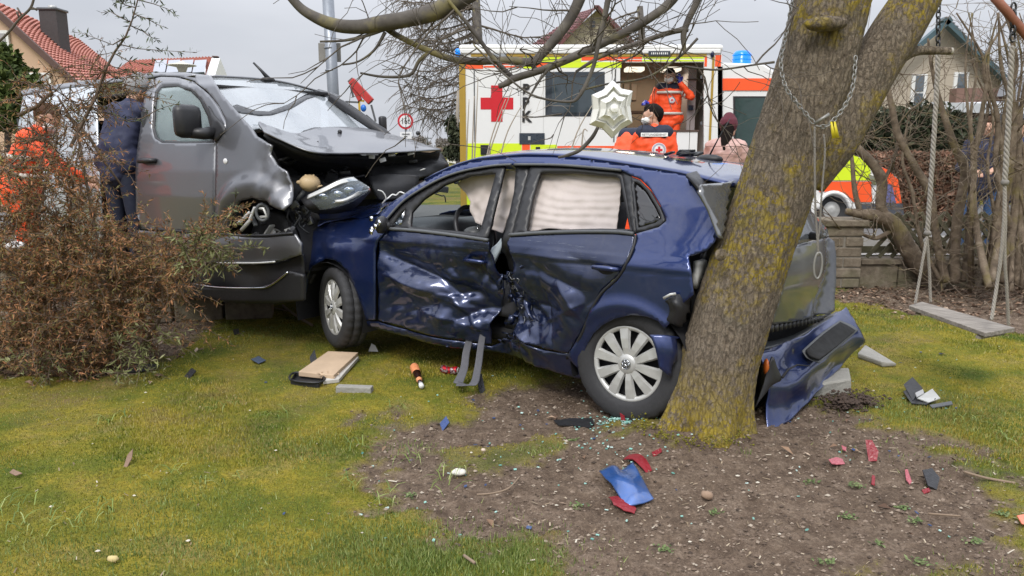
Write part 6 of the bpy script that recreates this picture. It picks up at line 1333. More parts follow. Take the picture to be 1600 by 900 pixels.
def greens():
    T = thing('conifer', 'dark green conifer below the peach house at the left edge', 'tree', at(12, 245, 16)); foliage('crown', [(at(5, 150, 16), (.9, .7, .8), 2), (at(12, 115, 16), (.35, .4, .6), 1), (at(38, 175, 16), (.6, .6, .5), 1)], 5000, .07, leafmat('yellow_green_leaf', [(.03, .05, .012), (.07, .10, .02), (.13, .16, .04)]), T); b = MB(); b.tube([at(12, 260, 16), at(12, 100, 16)], .06, 8); b.mk('trunk', TW, T)
    T = thing('dark_hedge', 'dark evergreen hedge below the boarded house', 'hedge', at(1410, 245, 17)); foliage('foliage', [(at(x, 205 + rng.uniform(-12, 12), 17), (.8, .6, .55), 1) for x in range(1335, 1500, 22)], 11000, .06, GL, T)
    T = thing('beech_hedge', 'clipped beech hedge with brown leaves beyond the garden fence', 'hedge', at(1435, 340, 13.2)); y_ = 13.2
    a, b_ = at(1365, 238, y_), at(1505, 234, y_); n = 26000; P = np.stack([nrs.uniform(a.x, b_.x, n), nrs.uniform(y_ - .3, y_ + .3, n), nrs.uniform(.25, a.z, n)], 1); u = nrs.normal(size=(n, 3)); v = nrs.normal(size=(n, 3)); s = .028
    V = np.stack([P - u * s, P + v * s * .5, P + u * s, P - v * s * .5], 1).reshape(-1, 3); mk('foliage', V, np.arange(4 * n).reshape(n, 4), BH, T, smooth=False)['kind'] = 'stuff'
    # leafless larch with drooping twigs behind the ambulance
    def drooper(T, base, top, nbr, spanpx, Y, y0, y1, seed, dens=1.0):
        b = MB(); tw = MB(); b.tube([at(base[0], base[1], Y), at((base[0] + top[0]) / 2 + 2, (base[1] + top[1]) / 2, Y), at(*top, Y)], [.2, .15, .09], 10); b.mk('trunk', BRB, T)
        for k in range(nbr):
            f = k / nbr; y = y0 + (y1 - y0) * f + rng.uniform(-6, 6); x0 = base[0] + (top[0] - base[0]) * (base[1] - y) / (base[1] - top[1]); sg = rng.choice([-1, -1, 1]) if spanpx > 0 else 1; L = abs(spanpx) * rng.uniform(.5, 1.0)
            P = []; Yb = Y + rng.uniform(-1.5, 1.5)
            for i in range(7): 
                t = i / 6; P.append(at(x0 + sg * L * t, y + 26 * math.sin(t * 2.4) * (1 if rng.random() < .9 else .3) - 6 * t + rng.uniform(-3, 3), Y + (Yb - Y) * t))
            tw.tube(P, [.035 * (1 - .8 * i / 6) for i in range(7)], 4, False)
            for i in range(1, 7):
                for _ in range(int(7 * dens)):
                    q = P[i].lerp(P[i - 1], rng.random()); d = Vector((rng.gauss(0, .5) + sg * .4, rng.gauss(0, .5), rng.gauss(-.1, .3))); Q = [q]
                    for _2 in range(5): d = d * .8 + Vector((rng.gauss(0, .12), 0, -.16)); Q.append(Q[-1] + d * rng.uniform(.1, .28))
                    tw.tube(Q, [.012, .010, .008, .006, .005, .004], 3, False)
        tw.mk('twigs', simple('larch_twig', (.10, .08, .06), .9), T)['kind'] = 'stuff'
    T = thing('bare_larch', 'leafless larch with drooping twigs rising behind the ambulance', 'tree', at(750, 250, 21)); drooper(T, (750, 250), (742, -40), 26, 150, 21, 175, -30, 1, 1.2)
    T = thing('bare_tree', 'leafless tree behind the gable house and ambulance roof', 'tree', at(1010, 250, 24)); drooper(T, (1010, 250), (1000, 10), 14, 130, 24, 110, 10, 2, .6)
    T = thing('ivy_tree', 'thin pale tree with hanging green ivy left of the ambulance', 'tree', at(717, 262, 17)); b = MB(); b.tube([at(716, 264, 17), at(714, 200, 17), at(716, 140, 17)], [.05, .045, .03], 8); b.mk('trunk', simple('pale_bark', (.25, .22, .18), .9), T)
    foliage('foliage', [(at(708, 200, 17), (.16, .15, .30), 2), (at(714, 225, 17), (.18, .2, .35), 2), (at(704, 192, 17), (.12, .1, .1), 1), (at(708, 240, 17), (.3, .3, .18), 1.5)], 1500, .05, GL, T)
    # distant village trees on the horizon
    for i, (x, w, h, lab) in enumerate(((640, 60, 10, 'faint bare trees on the horizon behind the 16t sign'), (700, 30, 8, 'faint bare trees on the horizon beside the shed'))):
        T = thing('tree_line', lab, 'trees', at(x, 232, 150)); foliage('crowns', [(at(x + rng.uniform(-w / 2, w / 2), 228 - rng.uniform(0, h), 150), (1.2, 1, .9), 1) for _ in range(14)], 2600, .22, simple('far_twigs', (.22, .2, .19), .9), T)
greens()
# ---------------- garden wall, piers, lattice fence ----------------
STN = NT('wall_stone'); n = STN.noise(9, 6, .7); c = STN.ramp(n, [(.3, (.10, .078, .055)), (.55, (.19, .155, .115)), (.75, (.28, .24, .18))]); c = STN.mix(STN.ramp(STN.noise(3, 4), [(.5, 0), (.7, .6)]), c, (.12, .12, .06)); STN.to('Base Color', c); STN.set(Roughness=.95); STN.bump(STN.noise(30, 6, .7), .8, .012)
def pier(c, w, d, h, rows, cap, lab, rz=0, tilt=0):
    T = thing('stone_pier', lab, 'pier', c, 0, rot=(0, tilt, rz)); z = 0
    hh = h / rows
    for i in range(rows):
        n = 1 if i % 2 else 2
        for k in range(n):
            ww = w / n; m = MB(); m.box((-w / 2 + ww * (k + .5) + rng.uniform(-.006, .006), rng.uniform(-.008, .008), hh * (i + .5)), (ww - .012, d + rng.uniform(-.012, .012), hh - .012)); m.mk('block', STN.m, T, world=False, smooth=False, bevel=.012)
    m = MB(); m.box((0, 0, h / 2), (w - .03, d - .03, h - .01)); m.mk('mortar_core', simple('mortar', (.2, .18, .15), .95, bump=.4), T, world=False, smooth=False)
    if cap: m = MB(); m.box((0, 0, h + .035), (w + .07, d + .07, .07)); m.mk('coping', STN.m, T, world=False, smooth=False, bevel=.012)
pr = G(1304, 446); pier(pr, .40, .36, .67, 6, True, 'square stone gate pier behind the hatchback tailgate')
pl_ = G(24, 522); pier(pl_ + Vector((-.02, .1, -.05)), .40, .36, .62, 5, True, 'stone pier half hidden behind the conifer bush at the left edge', -.5)
def fence():
    y = pr.y + .05; x0 = pr.x + .24; x1 = 9.6; zt = .24
    T = thing('garden_wall', 'low block wall under the lattice fence', 'wall', (x0, y, 0))
    b = x0
    while b < x1:
        w = rng.uniform(.38, .5); m = MB(); m.box((b + w / 2, y, zt / 2 - .02), (w - .012, .2, zt + .04)); m.mk('block', STN.m, T, smooth=False, bevel=.01); b += w
    b = x0
    while b < x1: w = 1.0; m = MB(); m.box((b + w / 2, y, zt + .032), (w - .008, .26, .055)); m.mk('coping', STN.m, T, smooth=False, bevel=.008); b += w
    T = thing('lattice_fence', 'weathered lattice fence of crossed slats standing on the low wall', 'fence', (x0, y, zt)); fm = simple('mossy_slat', (.13, .12, .075), .9, bump=.5, scale=20)
    z0, z1 = zt + .07, zt + .56
    for z in (zt + .15, zt + .42): m = MB(); m.beam((x0, y + .03, z), (x1, y + .03, z), .04, .075); m.mk('rail', fm, T, smooth=False)
    k = 0; x = x0 - .3
    while x < x1:
        for s, d in ((1, .0), (-1, -.022)):
            xa, xb = (x, x + .42) if s > 0 else (x + .42, x)
            if min(xa, xb) < x0: continue
            m = MB(); m.beam((xa, y - .01 + d, z0), (xb, y - .01 + d, z1), .02, .045); m.mk('slat', fm, T, smooth=False, bevel=.004)
        x += .135
    x = x0 + 1.6
    while x < x1: m = MB(); m.box((x, y + .08, zt + .28), (.09, .09, .6)); m.mk('post', fm, T, smooth=False); x += 1.9
    # old wall run under and beside the van
    a = Vector((WA[0], WA[1], 0)) + Vector((WD[0], WD[1], 0)) * .35; T = thing('broken_wall', 'remains of the low stone wall under the grey van', 'wall', a, math.atan2(WD[1], WD[0]))
    for k in range(4):
        m = MB(); m.box((.3 + k * .42, rng.uniform(-.03, .03), .09), (.40, .2, .2), Matrix.Rotation(rng.uniform(-.06, .06), 3, 'Z')); m.mk('block', STN.m, T, world=False, smooth=False, bevel=.015)
fence()
# ---------------- bare shrubs on the right ----------------
def shrub(T, stems, ntw, Y, rmin=.002, mat=None, region=None, up=.3, seedlen=(6, 14), depthj=.5):
    mat = mat or SHB; seeds = []
    for s in stems:
        P = [tuple(at(a, b, Y + (q[0] if q else 0))) + (w / 2 * Y / FP,) for a, b, w, *q in s]; C = cat(P, 6)
        V, F = tube_vf([c[:3] for c in C], [c[3] for c in C], 12, nf=lambda i, j, p, a: 1 + .12 * noise.noise(p * 14)); mk('stem', V, F, mat, T); seeds += [(Vector(c[:3]), c[3]) for c in C]
    tw = MB()
    def twig(p, d, r, n, dep):
        P = [p]
        for k in range(n): d = (d + Vector((rng.gauss(0, .2), rng.gauss(0, .16), rng.gauss(up * .1, .16)))).normalized(); P.append(P[-1] + d * rng.uniform(.04, .10))
        tw.tube(P, [max(rmin, r * (1 - .75 * i / n)) for i in range(n + 1)], 4, False)
        if dep:
            for q in P[1:]:
                if rng.random() < .34: twig(q, (d + Vector((rng.gauss(0, .7), rng.gauss(0, .4), rng.gauss(0, .6)))).normalized(), r * .6, rng.randint(3, 7), dep - 1)
    for k in range(ntw):
        p, r = rng.choice(seeds); twig(p, Vector((rng.gauss(0, .8), rng.gauss(0, .5), rng.gauss(up, .6))).normalized(), min(r * .6, rng.uniform(.004, .009)), rng.randint(*seedlen), 2)
    tw.mk('twigs', mat, T)['kind'] = 'stuff'
SH = NT('shrub_bark'); c = SH.ramp(SH.noise(12, 5, .6), [(.3, (.085, .062, .043)), (.55, (.165, .125, .088)), (.75, (.27, .22, .16))]); c = SH.mix(SH.ramp(SH.noise(4, 4), [(.55, 0), (.68, .6)]), c, (.18, .15, .04)); SH.to('Base Color', c); SH.set(Roughness=.9); SH.bump(SH.noise(40, 5, .7), .7, .01); SHB = SH.m
def shrubs():
    T = thing('gnarled_shrub', 'gnarled bare shrub with a bent trunk reaching over the fence beside the pier', 'shrub', G(1450, 446))
    shrub(T, [[(1462, 452, 34), (1450, 430, 30), (1430, 405, 28), (1414, 380, 27), (1400, 355, 25), (1380, 340, 22), (1345, 334, 16), (1322, 330, 10)], [(1385, 342, 16), (1376, 320, 15), (1378, 285, 16), (1368, 262, 15), (1352, 244, 13), (1334, 225, 12), (1325, 205, 10), (1310, 190, 7)], [(1345, 334, 9), (1338, 310, 8), (1334, 285, 7), (1330, 240, 5), (1322, 215, 3)], [(1400, 355, 8), (1370, 372, 7), (1340, 365, 5), (1310, 372, 3)], [(1378, 285, 7), (1392, 262, 6), (1400, 235, 5), (1404, 205, 3)]], 34, 8.2)
    T = thing('bare_shrub', 'bare shrub with mossy upright stems left of the swing', 'shrub', G(1500, 440))
    shrub(T, [[(1478, 440, 14), (1468, 400, 13), (1460, 350, 12), (1452, 300, 13), (1432, 265, 12), (1405, 215, 11), (1394, 170, 9), (1386, 130, 7), (1380, 100, 4)], [(1492, 442, 16), (1492, 400, 15), (1496, 340, 15), (1508, 270, 14), (1494, 235, 12), (1478, 190, 10), (1466, 150, 8), (1455, 100, 5), (1450, 60, 3)], [(1505, 440, 9), (1512, 380, 9), (1517, 300, 8), (1524, 240, 6), (1540, 190, 5), (1548, 140, 3)], [(1470, 440, 7), (1440, 380, 6), (1425, 300, 5), (1410, 250, 4), (1420, 180, 2)]], 40, 7.9)
    T = thing('bare_shrub', 'dense multi-stemmed bare shrub at the right edge in front of the people in blue', 'shrub', G(1570, 445))
    st = []
    for k in range(17):
        x0 = rng.uniform(1515, 1625); x1 = x0 + rng.uniform(-35, 35); w = rng.uniform(4, 13); st.append([(x0, 446 + rng.uniform(-6, 10), w, rng.uniform(-.4, .5)), ((x0 + x1) / 2 + rng.uniform(-9, 9), 350, w * .9), (x1, 260, w * .8), (x1 + rng.uniform(-14, 14), 180, w * .6), (x1 + rng.uniform(-25, 25), 100, w * .4), (x1 + rng.uniform(-30, 30), 20, w * .2)])
    shrub(T, st, 80, 7.6)
    T = thing('bare_shrub', 'thin bare twigs rising behind the left hatchback roof in front of the ambulance', 'shrub', G(760, 420)); st = []
    for (x0, x1, y1) in ((728, 733, 155), (740, 747, 120), (737, 741, 150), (752, 790, 155), (752, 800, 140), (772, 815, 165), (880, 925, 165), (905, 918, 205)): st.append([(x0, 300, 2.6), (x0 + (x1 - x0) * .2, 250, 2.4), ((x0 + x1) / 2, 205, 2), (x1, y1, 1.2)])
    shrub(T, st, 4, 8.2, mat=simple('pale_twig', (.34, .29, .23), .9), seedlen=(3, 5))
    b = MB()
    for k in range(70):
        p = G(rng.uniform(1320, 1600), rng.uniform(440, 485)) + Vector((0, 0, .02)); d = Vector((rng.gauss(0, 1), rng.gauss(0, .4), rng.uniform(0, .25))).normalized(); L = rng.uniform(.1, .5); b.tube([p, p + d * L * .5 + Vector((0, 0, .02)), p + d * L], [.004, .003, .002], 4)
    b.mk('brushwood', SHB)['kind'] = 'stuff'
shrubs()
# ---------------- fallen bush on the left ----------------
def bush():
    T = thing('yew_bush', 'large brown and olive bush leaning against the grey van, one tall leafy shoot', 'bush', G(150, 590))
    stm = MB(); lf = []; 
    def leafy(P, r, dens, L):
        stm.tube(P, [max(.0016, r * (1 - .8 * i / (len(P) - 1))) for i in range(len(P))], 4, False)
        for i in range(1, len(P)):
            m = int(dens * (P[i] - P[i - 1]).length)
            for _ in range(m): lf.append((P[i - 1].lerp(P[i], rng.random()), (P[i] - P[i - 1]).normalized(), L))
    def spray(px, py, Y, n, ln, dens, L=.013, dirx=None):
        p = at(px, py, Y); main = Vector((rng.gauss(dirx if dirx is not None else .2, .7), rng.gauss(-.2, .6), rng.gauss(.15, .5))).normalized(); P = [p]
        for k in range(n): main = (main + Vector((rng.gauss(0, .16), rng.gauss(0, .16), rng.gauss(-.03, .14)))).normalized(); P.append(P[-1] + main * ln * .8)
        leafy(P, .005, dens, L)
        for q in P[1:-1]:
            for sgn in (-1, 1):
                if rng.random() < .7:
                    d = (main + Vector((rng.gauss(0, .8), rng.gauss(0, .6), rng.gauss(0, .6)))).normalized(); Q = [q]
                    for k in range(rng.randint(2, 5)): d = (d + Vector((rng.gauss(0, .15), rng.gauss(0, .15), rng.gauss(-.05, .12)))).normalized(); Q.append(Q[-1] + d * ln * .8)
                    leafy(Q, .003, dens, L)
    reg = [(-40, 250), (20, 235), (60, 200), (95, 190), (125, 190), (140, 220), (155, 270), (165, 310), (190, 350), (240, 372), (290, 366), (320, 350), (330, 370), (310, 400), (285, 430), (270, 470), (268, 500), (235, 515), (200, 535), (160, 555), (100, 575), (40, 575), (-40, 575)]
    RX = np.array(reg, float)
    def inside(x, y): return bool(in_poly(np.array([x]), np.array([y]), reg)[0])
    k = 0
    while k < 420:
        x, y = rng.uniform(-40, 375), rng.uniform(170, 592)
        if not inside(x, y): continue
        if y < 330 and rng.random() < (.62 if x > 150 else .12): continue
        if y < 250 and x > 130 and rng.random() < .4: continue
        gy = G(x, min(y + 30, 700)).y if y > 480 else 9
        Y = min(rng.uniform(4.75, 5.55), gy + .1) if x < 300 else rng.uniform(4.9, 5.3)
        spray(x, y, Y, rng.randint(3, 6), .07, 170 if y > 300 else 85, .0125); k += 1
    # top wisps
    for (x, y, n) in ((95, 150, 7), (60, 135, 4), (150, 150, 9), (120, 165, 8), (20, 165, 4), (180, 120, 6), (130, 120, 5)):
        for _ in range(n): spray(x + rng.uniform(-18, 18), y + rng.uniform(-18, 18), 5.1, 4, .06, 70, .012)
    brown = list(lf); lf.clear()
    # tall shoot with side sprays
    main = [(110, 230), (130, 190), (150, 150), (165, 108), (180, 80), (196, 58), (207, 30), (218, -10), (225, -40)]; P = [at(x, y, 5.0) for x, y in main]; leafy(P, .012, 60, .016)
    for (pts) in ([(196, 58), (176, 70), (150, 60), (130, 52), (112, 50)], [(205, 35), (190, 28), (172, 18), (158, 20)], [(212, 12), (196, 8), (186, 0), (176, 8)], [(204, 40), (222, 48), (236, 58), (248, 64)], [(210, 22), (232, 30), (245, 38), (256, 42)], [(216, 0), (240, 6), (262, 14), (275, 24)], [(190, 70), (215, 76), (240, 78), (270, 80), (308, 82)], [(180, 84), (200, 95), (225, 100), (255, 97)], [(222, -15), (205, -5), (190, 5)], [(170, 102), (195, 110), (220, 118), (240, 112)], [(200, 187), (222, 185), (245, 172), (262, 166), (280, 162)], [(140, 150), (170, 175), (200, 190), (222, 188)], [(226, -30), (240, -10), (252, 2)], [(360, 330), (366, 318), (370, 300)], [(330, 345), (352, 330), (380, 322)]):
        Q = [at(x, y, 5.0 + rng.uniform(-.1, .1)) for x, y in pts]; leafy([Q[0]] + [Q[i].lerp(Q[i + 1], f) for i in range(len(Q) - 1) for f in (.5, 1)], .0045, 95, .016)
    green = list(lf); lf.clear()
    for (x, y, n) in ((290, 400, 8), (320, 380, 6), (215, 545, 7), (205, 575, 5), (240, 520, 4), (70, 560, 6), (340, 395, 5)):
        for _ in range(n): spray(x + rng.uniform(-22, 22), y + rng.uniform(-14, 14), 4.75, 3, .05, 90, .018)
    pale = list(lf)
    for s in ([(150, 560), (130, 480), (110, 400), (112, 300), (130, 190)], [(190, 560), (170, 480), (120, 200), (90, 150)], [(60, 575), (80, 470), (60, 330), (90, 210)], [(220, 550), (260, 480), (330, 400)], [(105, 180), (140, 215), (165, 255), (190, 290)], [(30, 180), (60, 165), (80, 145)]):
        stm.tube([at(x, y, 5.1) for x, y in s], [.013, .011, .009, .006, .004][:len(s)], 6)
    stm.mk('stems', simple('bush_stem', (.12, .085, .06), .9), T)['kind'] = 'stuff'
    def leaves(nm, L, mat):
        V = []; n = len(L)
        for p, d, s in L:
            v = Vector((rng.gauss(0, 1), rng.gauss(0, 1), rng.gauss(0, 1))).normalized(); u = (d * .6 + v).normalized(); w = u.cross(Vector((rng.gauss(0, 1), rng.gauss(0, 1), rng.gauss(0, 1)))).normalized(); s *= rng.uniform(.6, 1.4)
            V += [p, p + u * s * 1.2 + w * s * .24, p + u * s * 2.5, p + u * s * 1.2 - w * s * .24]
        mk(nm, np.array([tuple(v) for v in V]), np.arange(4 * n).reshape(n, 4), mat, T, smooth=False)['kind'] = 'stuff'; return n
    a = leaves('brown_leaves', brown, leafmat('bush_leaf_brown', [(.09, .06, .028), (.20, .12, .052), (.32, .165, .075), (.44, .20, .095), (.36, .17, .08), (.24, .19, .065), (.15, .15, .045)]))
    g = leaves('green_leaves', green, leafmat('shoot_leaf', [(.035, .05, .022), (.07, .09, .04), (.12, .14, .07)])); leaves('pale_leaves', pale, leafmat('pale_bush_leaf', [(.10, .11, .035), (.18, .19, .07), (.26, .26, .13)]))
    # bare twig top left
    b = MB(); b.tube(cat([tuple(at(x, y, 3.4)) for x, y in ((-10, 72), (12, 52), (30, 30), (48, 12), (54, -8))], 4), [.005] * 17, 6); 
    for (p, q) in (((34, 24), (27, 12)), ((45, 14), (58, 14)), ((48, 10), (58, 16)), ((30, 28), (26, 18))): b.tube([at(*p, 3.4), at(*q, 3.4)], .004, 5)
    tag(b.mk('bare_twig', TW), 'budding bare twig reaching in at the top left corner', 'twig')
    for s in ([(345, 492), (380, 484), (420, 482), (450, 488)], [(320, 498), (352, 500), (400, 490)], [(440, 484), (465, 500), (488, 514)]):
        pass
bush()
# ---------------- people ----------------
SKIN = simple('skin', (.52, .30, .21), .55, var=.08, scale=20)
def capsules(segs, voxel, name, mat, par, world=True, M=None, smooth=2):
    """tapered limbs grown together into one surface. segs: (p, q, rp, rq[, flatten])"""
    b = MB()
    for s in segs:
        p, q, rp, rq = Vector(s[0]), Vector(s[1]), s[2], s[3]; sc = s[4] if len(s) > 4 else (1, 1, 1); n = 12
        L = (q - p).length; k = max(2, int(L / (min(rp, rq) * .55)) + 1)
        for i in range(k + 1):
            t = i / k; b.ball(p.lerp(q, t), rp + (rq - rp) * t, n, sc)
    V = [tuple(v) for v in b.V]
    me = bpy.data.meshes.new(name); me.from_pydata(V, [], b.F); tmp = link(bpy.data.objects.new(name, me))
    m = tmp.modifiers.new('r', 'REMESH'); m.mode = 'VOXEL'; m.voxel_size = voxel; m2 = tmp.modifiers.new('s', 'SMOOTH'); m2.factor = .5; m2.iterations = smooth
    dg = bpy.context.evaluated_depsgraph_get(); me2 = bpy.data.meshes.new_from_object(tmp.evaluated_get(dg)); bpy.data.objects.remove(tmp)
    me2.materials.clear(); me2.materials.append(mat); me2.polygons.foreach_set('use_smooth', [True] * len(me2.polygons)); me2.name = name
    o = link(bpy.data.objects.new(name, me2)); o.parent = par; return o
def hand(p, d, up, s=1):
    """palm, four fingers and a thumb from wrist p along d; palm normal up"""
    d = Vector(d).normalized(); up = Vector(up).normalized(); w = d.cross(up).normalized() * s; up = w.cross(d).normalized() * s; S = []
    S.append((p, p + d * .075, .026, .034, (1, 1, 1)))
    for k, (o, l) in enumerate(((-.027, .066), (-.009, .076), (.009, .072), (.027, .056))):
        a = p + d * .085 + w * o; b = a + d * l * .45 - up * .008; c = b + d * l * .32 - up * .022; e = c + d * l * .12 - up * .022
        S += [(a, b, .0095, .009), (b, c, .009, .0083), (c, e, .0083, .0075)]
    a = p + d * .03 - w * .028; b = a + d * .032 - w * .024 - up * .01; c = b + d * .026 - w * .006 - up * .012; S += [(a, b, .013, .011), (b, c, .011, .009)]
    return S
def person(label, loc, yaw, J, outfit, group=None, scale=1.0):
    """J: joint overrides in the person's frame: x right, y forward, z up"""
    T = thing('person', label, 'person', loc, yaw, group); T.scale = (scale,) * 3
    j = dict(hip=(0, 0, .95), waist=(0, 0, 1.08), chest=(0, .0, 1.32), neck=(0, -.01, 1.48), head=(0, .02, 1.63), sl=(-.19, 0, 1.42), sr=(.19, 0, 1.42), el=(-.26, -.03, 1.14), er=(.26, -.03, 1.14), wl=(-.25, .08, .90), wr=(.25, .08, .90), hl=(-.10, 0, .93), hr=(.10, 0, .93), kl=(-.11, .02, .50), kr=(.11, .02, .50), al=(-.12, -.01, .09), ar=(.12, -.01, .09), face=(0, 1, -.05), handl=None, handr=None)
    j.update(J); v = {k: (Vector(x) if x is not None else None) for k, x in j.items()}
    f = v['face'].normalized(); upv = Vector((0, 0, 1)); rt = f.cross(upv).normalized(); hu = rt.cross(f).normalized(); hc = v['head']
    S = [(hc + hu * .02 - f * .01, hc + hu * .035, .088, .086), (hc + hu * .01 + f * .03, hc - hu * .04 + f * .035, .074, .058), (hc - hu * .07 + f * .045, hc - hu * .085 + f * .05, .046, .036), (hc - hu * .055 + rt * .03, hc - hu * .055 - rt * .03, .05, .05),
         (hc + f * .100 + hu * .012, hc + f * .113 - hu * .022, .011, .017), (hc + f * .085 - hu * .050 + rt * .018, hc + f * .085 - hu * .05 - rt * .018, .014, .014), (hc + f * .088 + hu * .032 + rt * .03, hc + f * .088 + hu * .032 - rt * .03, .014, .014),
         (hc + rt * .086 + hu * .02, hc + rt * .084 - hu * .025, .019, .013, (.5, .7, 1)), (hc - rt * .086 + hu * .02, hc - rt * .084 - hu * .025, .019, .013, (.5, .7, 1)),
         (v['neck'] - Vector((0, 0, .06)), hc - hu * .06 - f * .01, .062, .056),
         (v['chest'] + Vector((0, 0, .03)), v['waist'], .125, .115), (v['sl'].lerp(v['sr'], .2), v['sl'].lerp(v['sr'], .8), .085, .085), (v['chest'] + Vector((-.07, 0, 0)), v['waist'] + Vector((-.05, 0, 0)), .115, .105), (v['chest'] + Vector((.07, 0, 0)), v['waist'] + Vector((.05, 0, 0)), .115, .105), (v['waist'], v['hip'], .12, .13), (v['hl'], v['hr'], .12, .12)]
    arms = []; legs = []
    for a in 'lr':
        arms += [(v['s' + a], v['e' + a], .052, .042), (v['e' + a], v['w' + a], .041, .027)]; legs += [(v['h' + a], v['k' + a], .085, .055), (v['k' + a], v['a' + a], .054, .036)]
        S += [(v['a' + a] - Vector((0, .03, .04)), v['a' + a] + Vector((0, .15, -.055)), .038, .03)]
        hd = v['hand' + a] if v['hand' + a] is not None else (v['w' + a] - v['e' + a]); S += hand(v['w' + a], hd, (0, 0, 1) if abs(hd.normalized().z) < .8 else (0, 1, 0), 1 if a == 'r' else -1)
    body = capsules(S + arms + legs, .0105, 'body', SKIN, T)
    o = outfit; gl = o.get('glove')
    def offs(L, k): return [(s[0], s[1], s[2] + k, s[3] + k) + tuple(s[4:]) for s in L]
    # jacket with folds
    jk = [(v['chest'] + Vector((0, 0, .02)), v['waist'], .15, .15), (v['sl'].lerp(v['sr'], .15), v['sl'].lerp(v['sr'], .85), .095, .095), (v['chest'] + Vector((-.08, 0, 0)), v['waist'] + Vector((-.07, 0, 0)), .135, .13), (v['chest'] + Vector((.08, 0, 0)), v['waist'] + Vector((.07, 0, 0)), .135, .13), (v['waist'], v['hip'] - Vector((0, 0, .06)), .155, .165), (v['hl'] + Vector((0, 0, .04)), v['hr'] + Vector((0, 0, .04)), .15, .15)]
    for a in 'lr': jk += [(v['s' + a], v['e' + a], .074, .062), (v['e' + a], v['w' + a].lerp(v['e' + a], .08), .062, .048)]
    if o.get('collar', True): jk += [(v['neck'] + Vector((0, -.01, -.05)), v['neck'] + Vector((0, 0, .005)), .085, .078)]
    ja = capsules(jk, .016, 'jacket', o['jacket'], T, smooth=2)
    tx = bpy.data.textures.new('folds', 'CLOUDS'); tx.noise_scale = .09
    dm = ja.modifiers.new('f', 'DISPLACE'); dm.texture = tx; dm.strength = .035; dm.mid_level = .5
    capsules([(v['waist'] - Vector((0, 0, .12)), v['hip'] - Vector((0, 0, .02)), .13, .14)] + offs(legs, .022), .018, 'trousers', o['trousers'], T)
    for a in 'lr':
        capsules([(v['a' + a] - Vector((0, .03, .035)), v['a' + a] + Vector((0, .155, -.052)), .05, .04), (v['a' + a], v['a' + a] + Vector((0, 0, .1)), .052, .052)], .012, 'boot', BLK, T)
    if gl:
        for a in gl:
            hd = v['hand' + a] if v['hand' + a] is not None else (v['w' + a] - v['e' + a]); capsules(offs(hand(v['w' + a], hd, (0, 0, 1) if abs(hd.normalized().z) < .8 else (0, 1, 0), 1 if a == 'r' else -1), .004), .007, 'glove', simple('blue_glove', (.02, .03, .30), .4), T, smooth=1)
    if o.get('hair') is not None:
        H = [(hc + hu * .045 - f * .02, hc + hu * .03 - f * .045, .092, .086), (hc + hu * .08 + f * .03, hc + hu * .07 - f * .02, .062, .07), (hc - f * .06 + hu * .0, hc - f * .055 - hu * .035, .062, .045)]
        if o.get('long'): H += [(hc - f * .06, v['neck'] - f * .09 - Vector((0, 0, .12)), .08, .05)]
        capsules(H, .011, 'hair', o['hair'], T)
    if o.get('hat'):
        capsules([(hc + hu * .055 - f * .01, hc + hu * .03 - f * .035, .102, .106), (hc + hu * .105 - f * .03, hc + hu * .1 - f * .05, .07, .06)], .012, 'hat', o['hat'], T)
    if o.get('mask'):
        mk_ = capsules([(hc + f * .098 - hu * .035, hc + f * .085 - hu * .055, .034, .034), (hc + f * .06 - hu * .04 + rt * .035, hc + f * .06 - hu * .04 - rt * .035, .045, .045)], .008, 'face_mask', simple('mask_white', (.68, .68, .66), .8, var=.03), T)
        b = MB(); 
        for s in (1, -1): b.tube([hc + f * .07 - hu * .03 + rt * .06 * s, hc + rt * .093 * s + hu * .012 - f * .005], .003, 5)
        b.mk('mask_strap', MATS['mask_white'], mk_, world=False)
    for s in (1, -1):
        b = MB(); b.ball(hc + f * .086 + hu * .012 + rt * .032 * s, .011, 8); b.mk('eye', simple('eye', (.03, .02, .02), .2), T, world=False)
    return T, v
ORJ = simple('rescue_orange', (.88, .085, .015), .6, var=.12, scale=6); NAV = simple('navy_cloth', (.012, .016, .035), .8, var=.3); REF = simple('reflective_band', (.50, .47, .42), .4); PNK = simple('pink_quilted', (.48, .30, .26), .5, var=.1)
HR = simple('dark_hair', (.012, .009, .008), .8, bump=.5, scale=60, Specular_IOR_Level=.1); HB = simple('brown_hair', (.08, .045, .03), .8, bump=.5, scale=60, Specular_IOR_Level=.1)
def decal(T, name, pts, n, mat, off=.004, par=None):
    """flat patch hugging the jacket: pts on a small ring"""
    return None
def badge(T, c, n, r=.062, par=None):
    """round white rescue badge with red cross"""
    n = Vector(n).normalized(); u = n.cross(Vector((0, 0, 1))).normalized() * -1; w = u.cross(n).normalized() * -1; w = Vector((0, 0, 1)) - n * n.z; w.normalize()
    def disc(name, rr, o, m, q): 
        V = [Vector(c) + n * o] + [Vector(c) + n * o + (u * math.cos(t) + w * math.sin(t)) * rr for t in np.linspace(0, 2 * PI, 25)[:-1]]; return mk(name, V, [(0, 1 + i, 1 + (i + 1) % 24) for i in range(24)], m, q, world=False, thick=.003, smooth=False)
    d = disc('badge', r, .0, simple('badge_white', (.7, .7, .68), .6), par or T); disc('badge_ring', r * .93, .003, simple('badge_print', (.33, .33, .40), .6), d); disc('badge_field', r * .66, .006, MATS['badge_white'], d)
    b = MB(); q = Vector(c) + n * .010
    R3 = Matrix((u, n, w)).transposed(); b.box(q, (r * .95, .003, r * .3), R3); b.box(q + n * .001, (r * .3, .003, r * .95), R3); b.mk('badge_cross', AR, d, world=False, smooth=False)
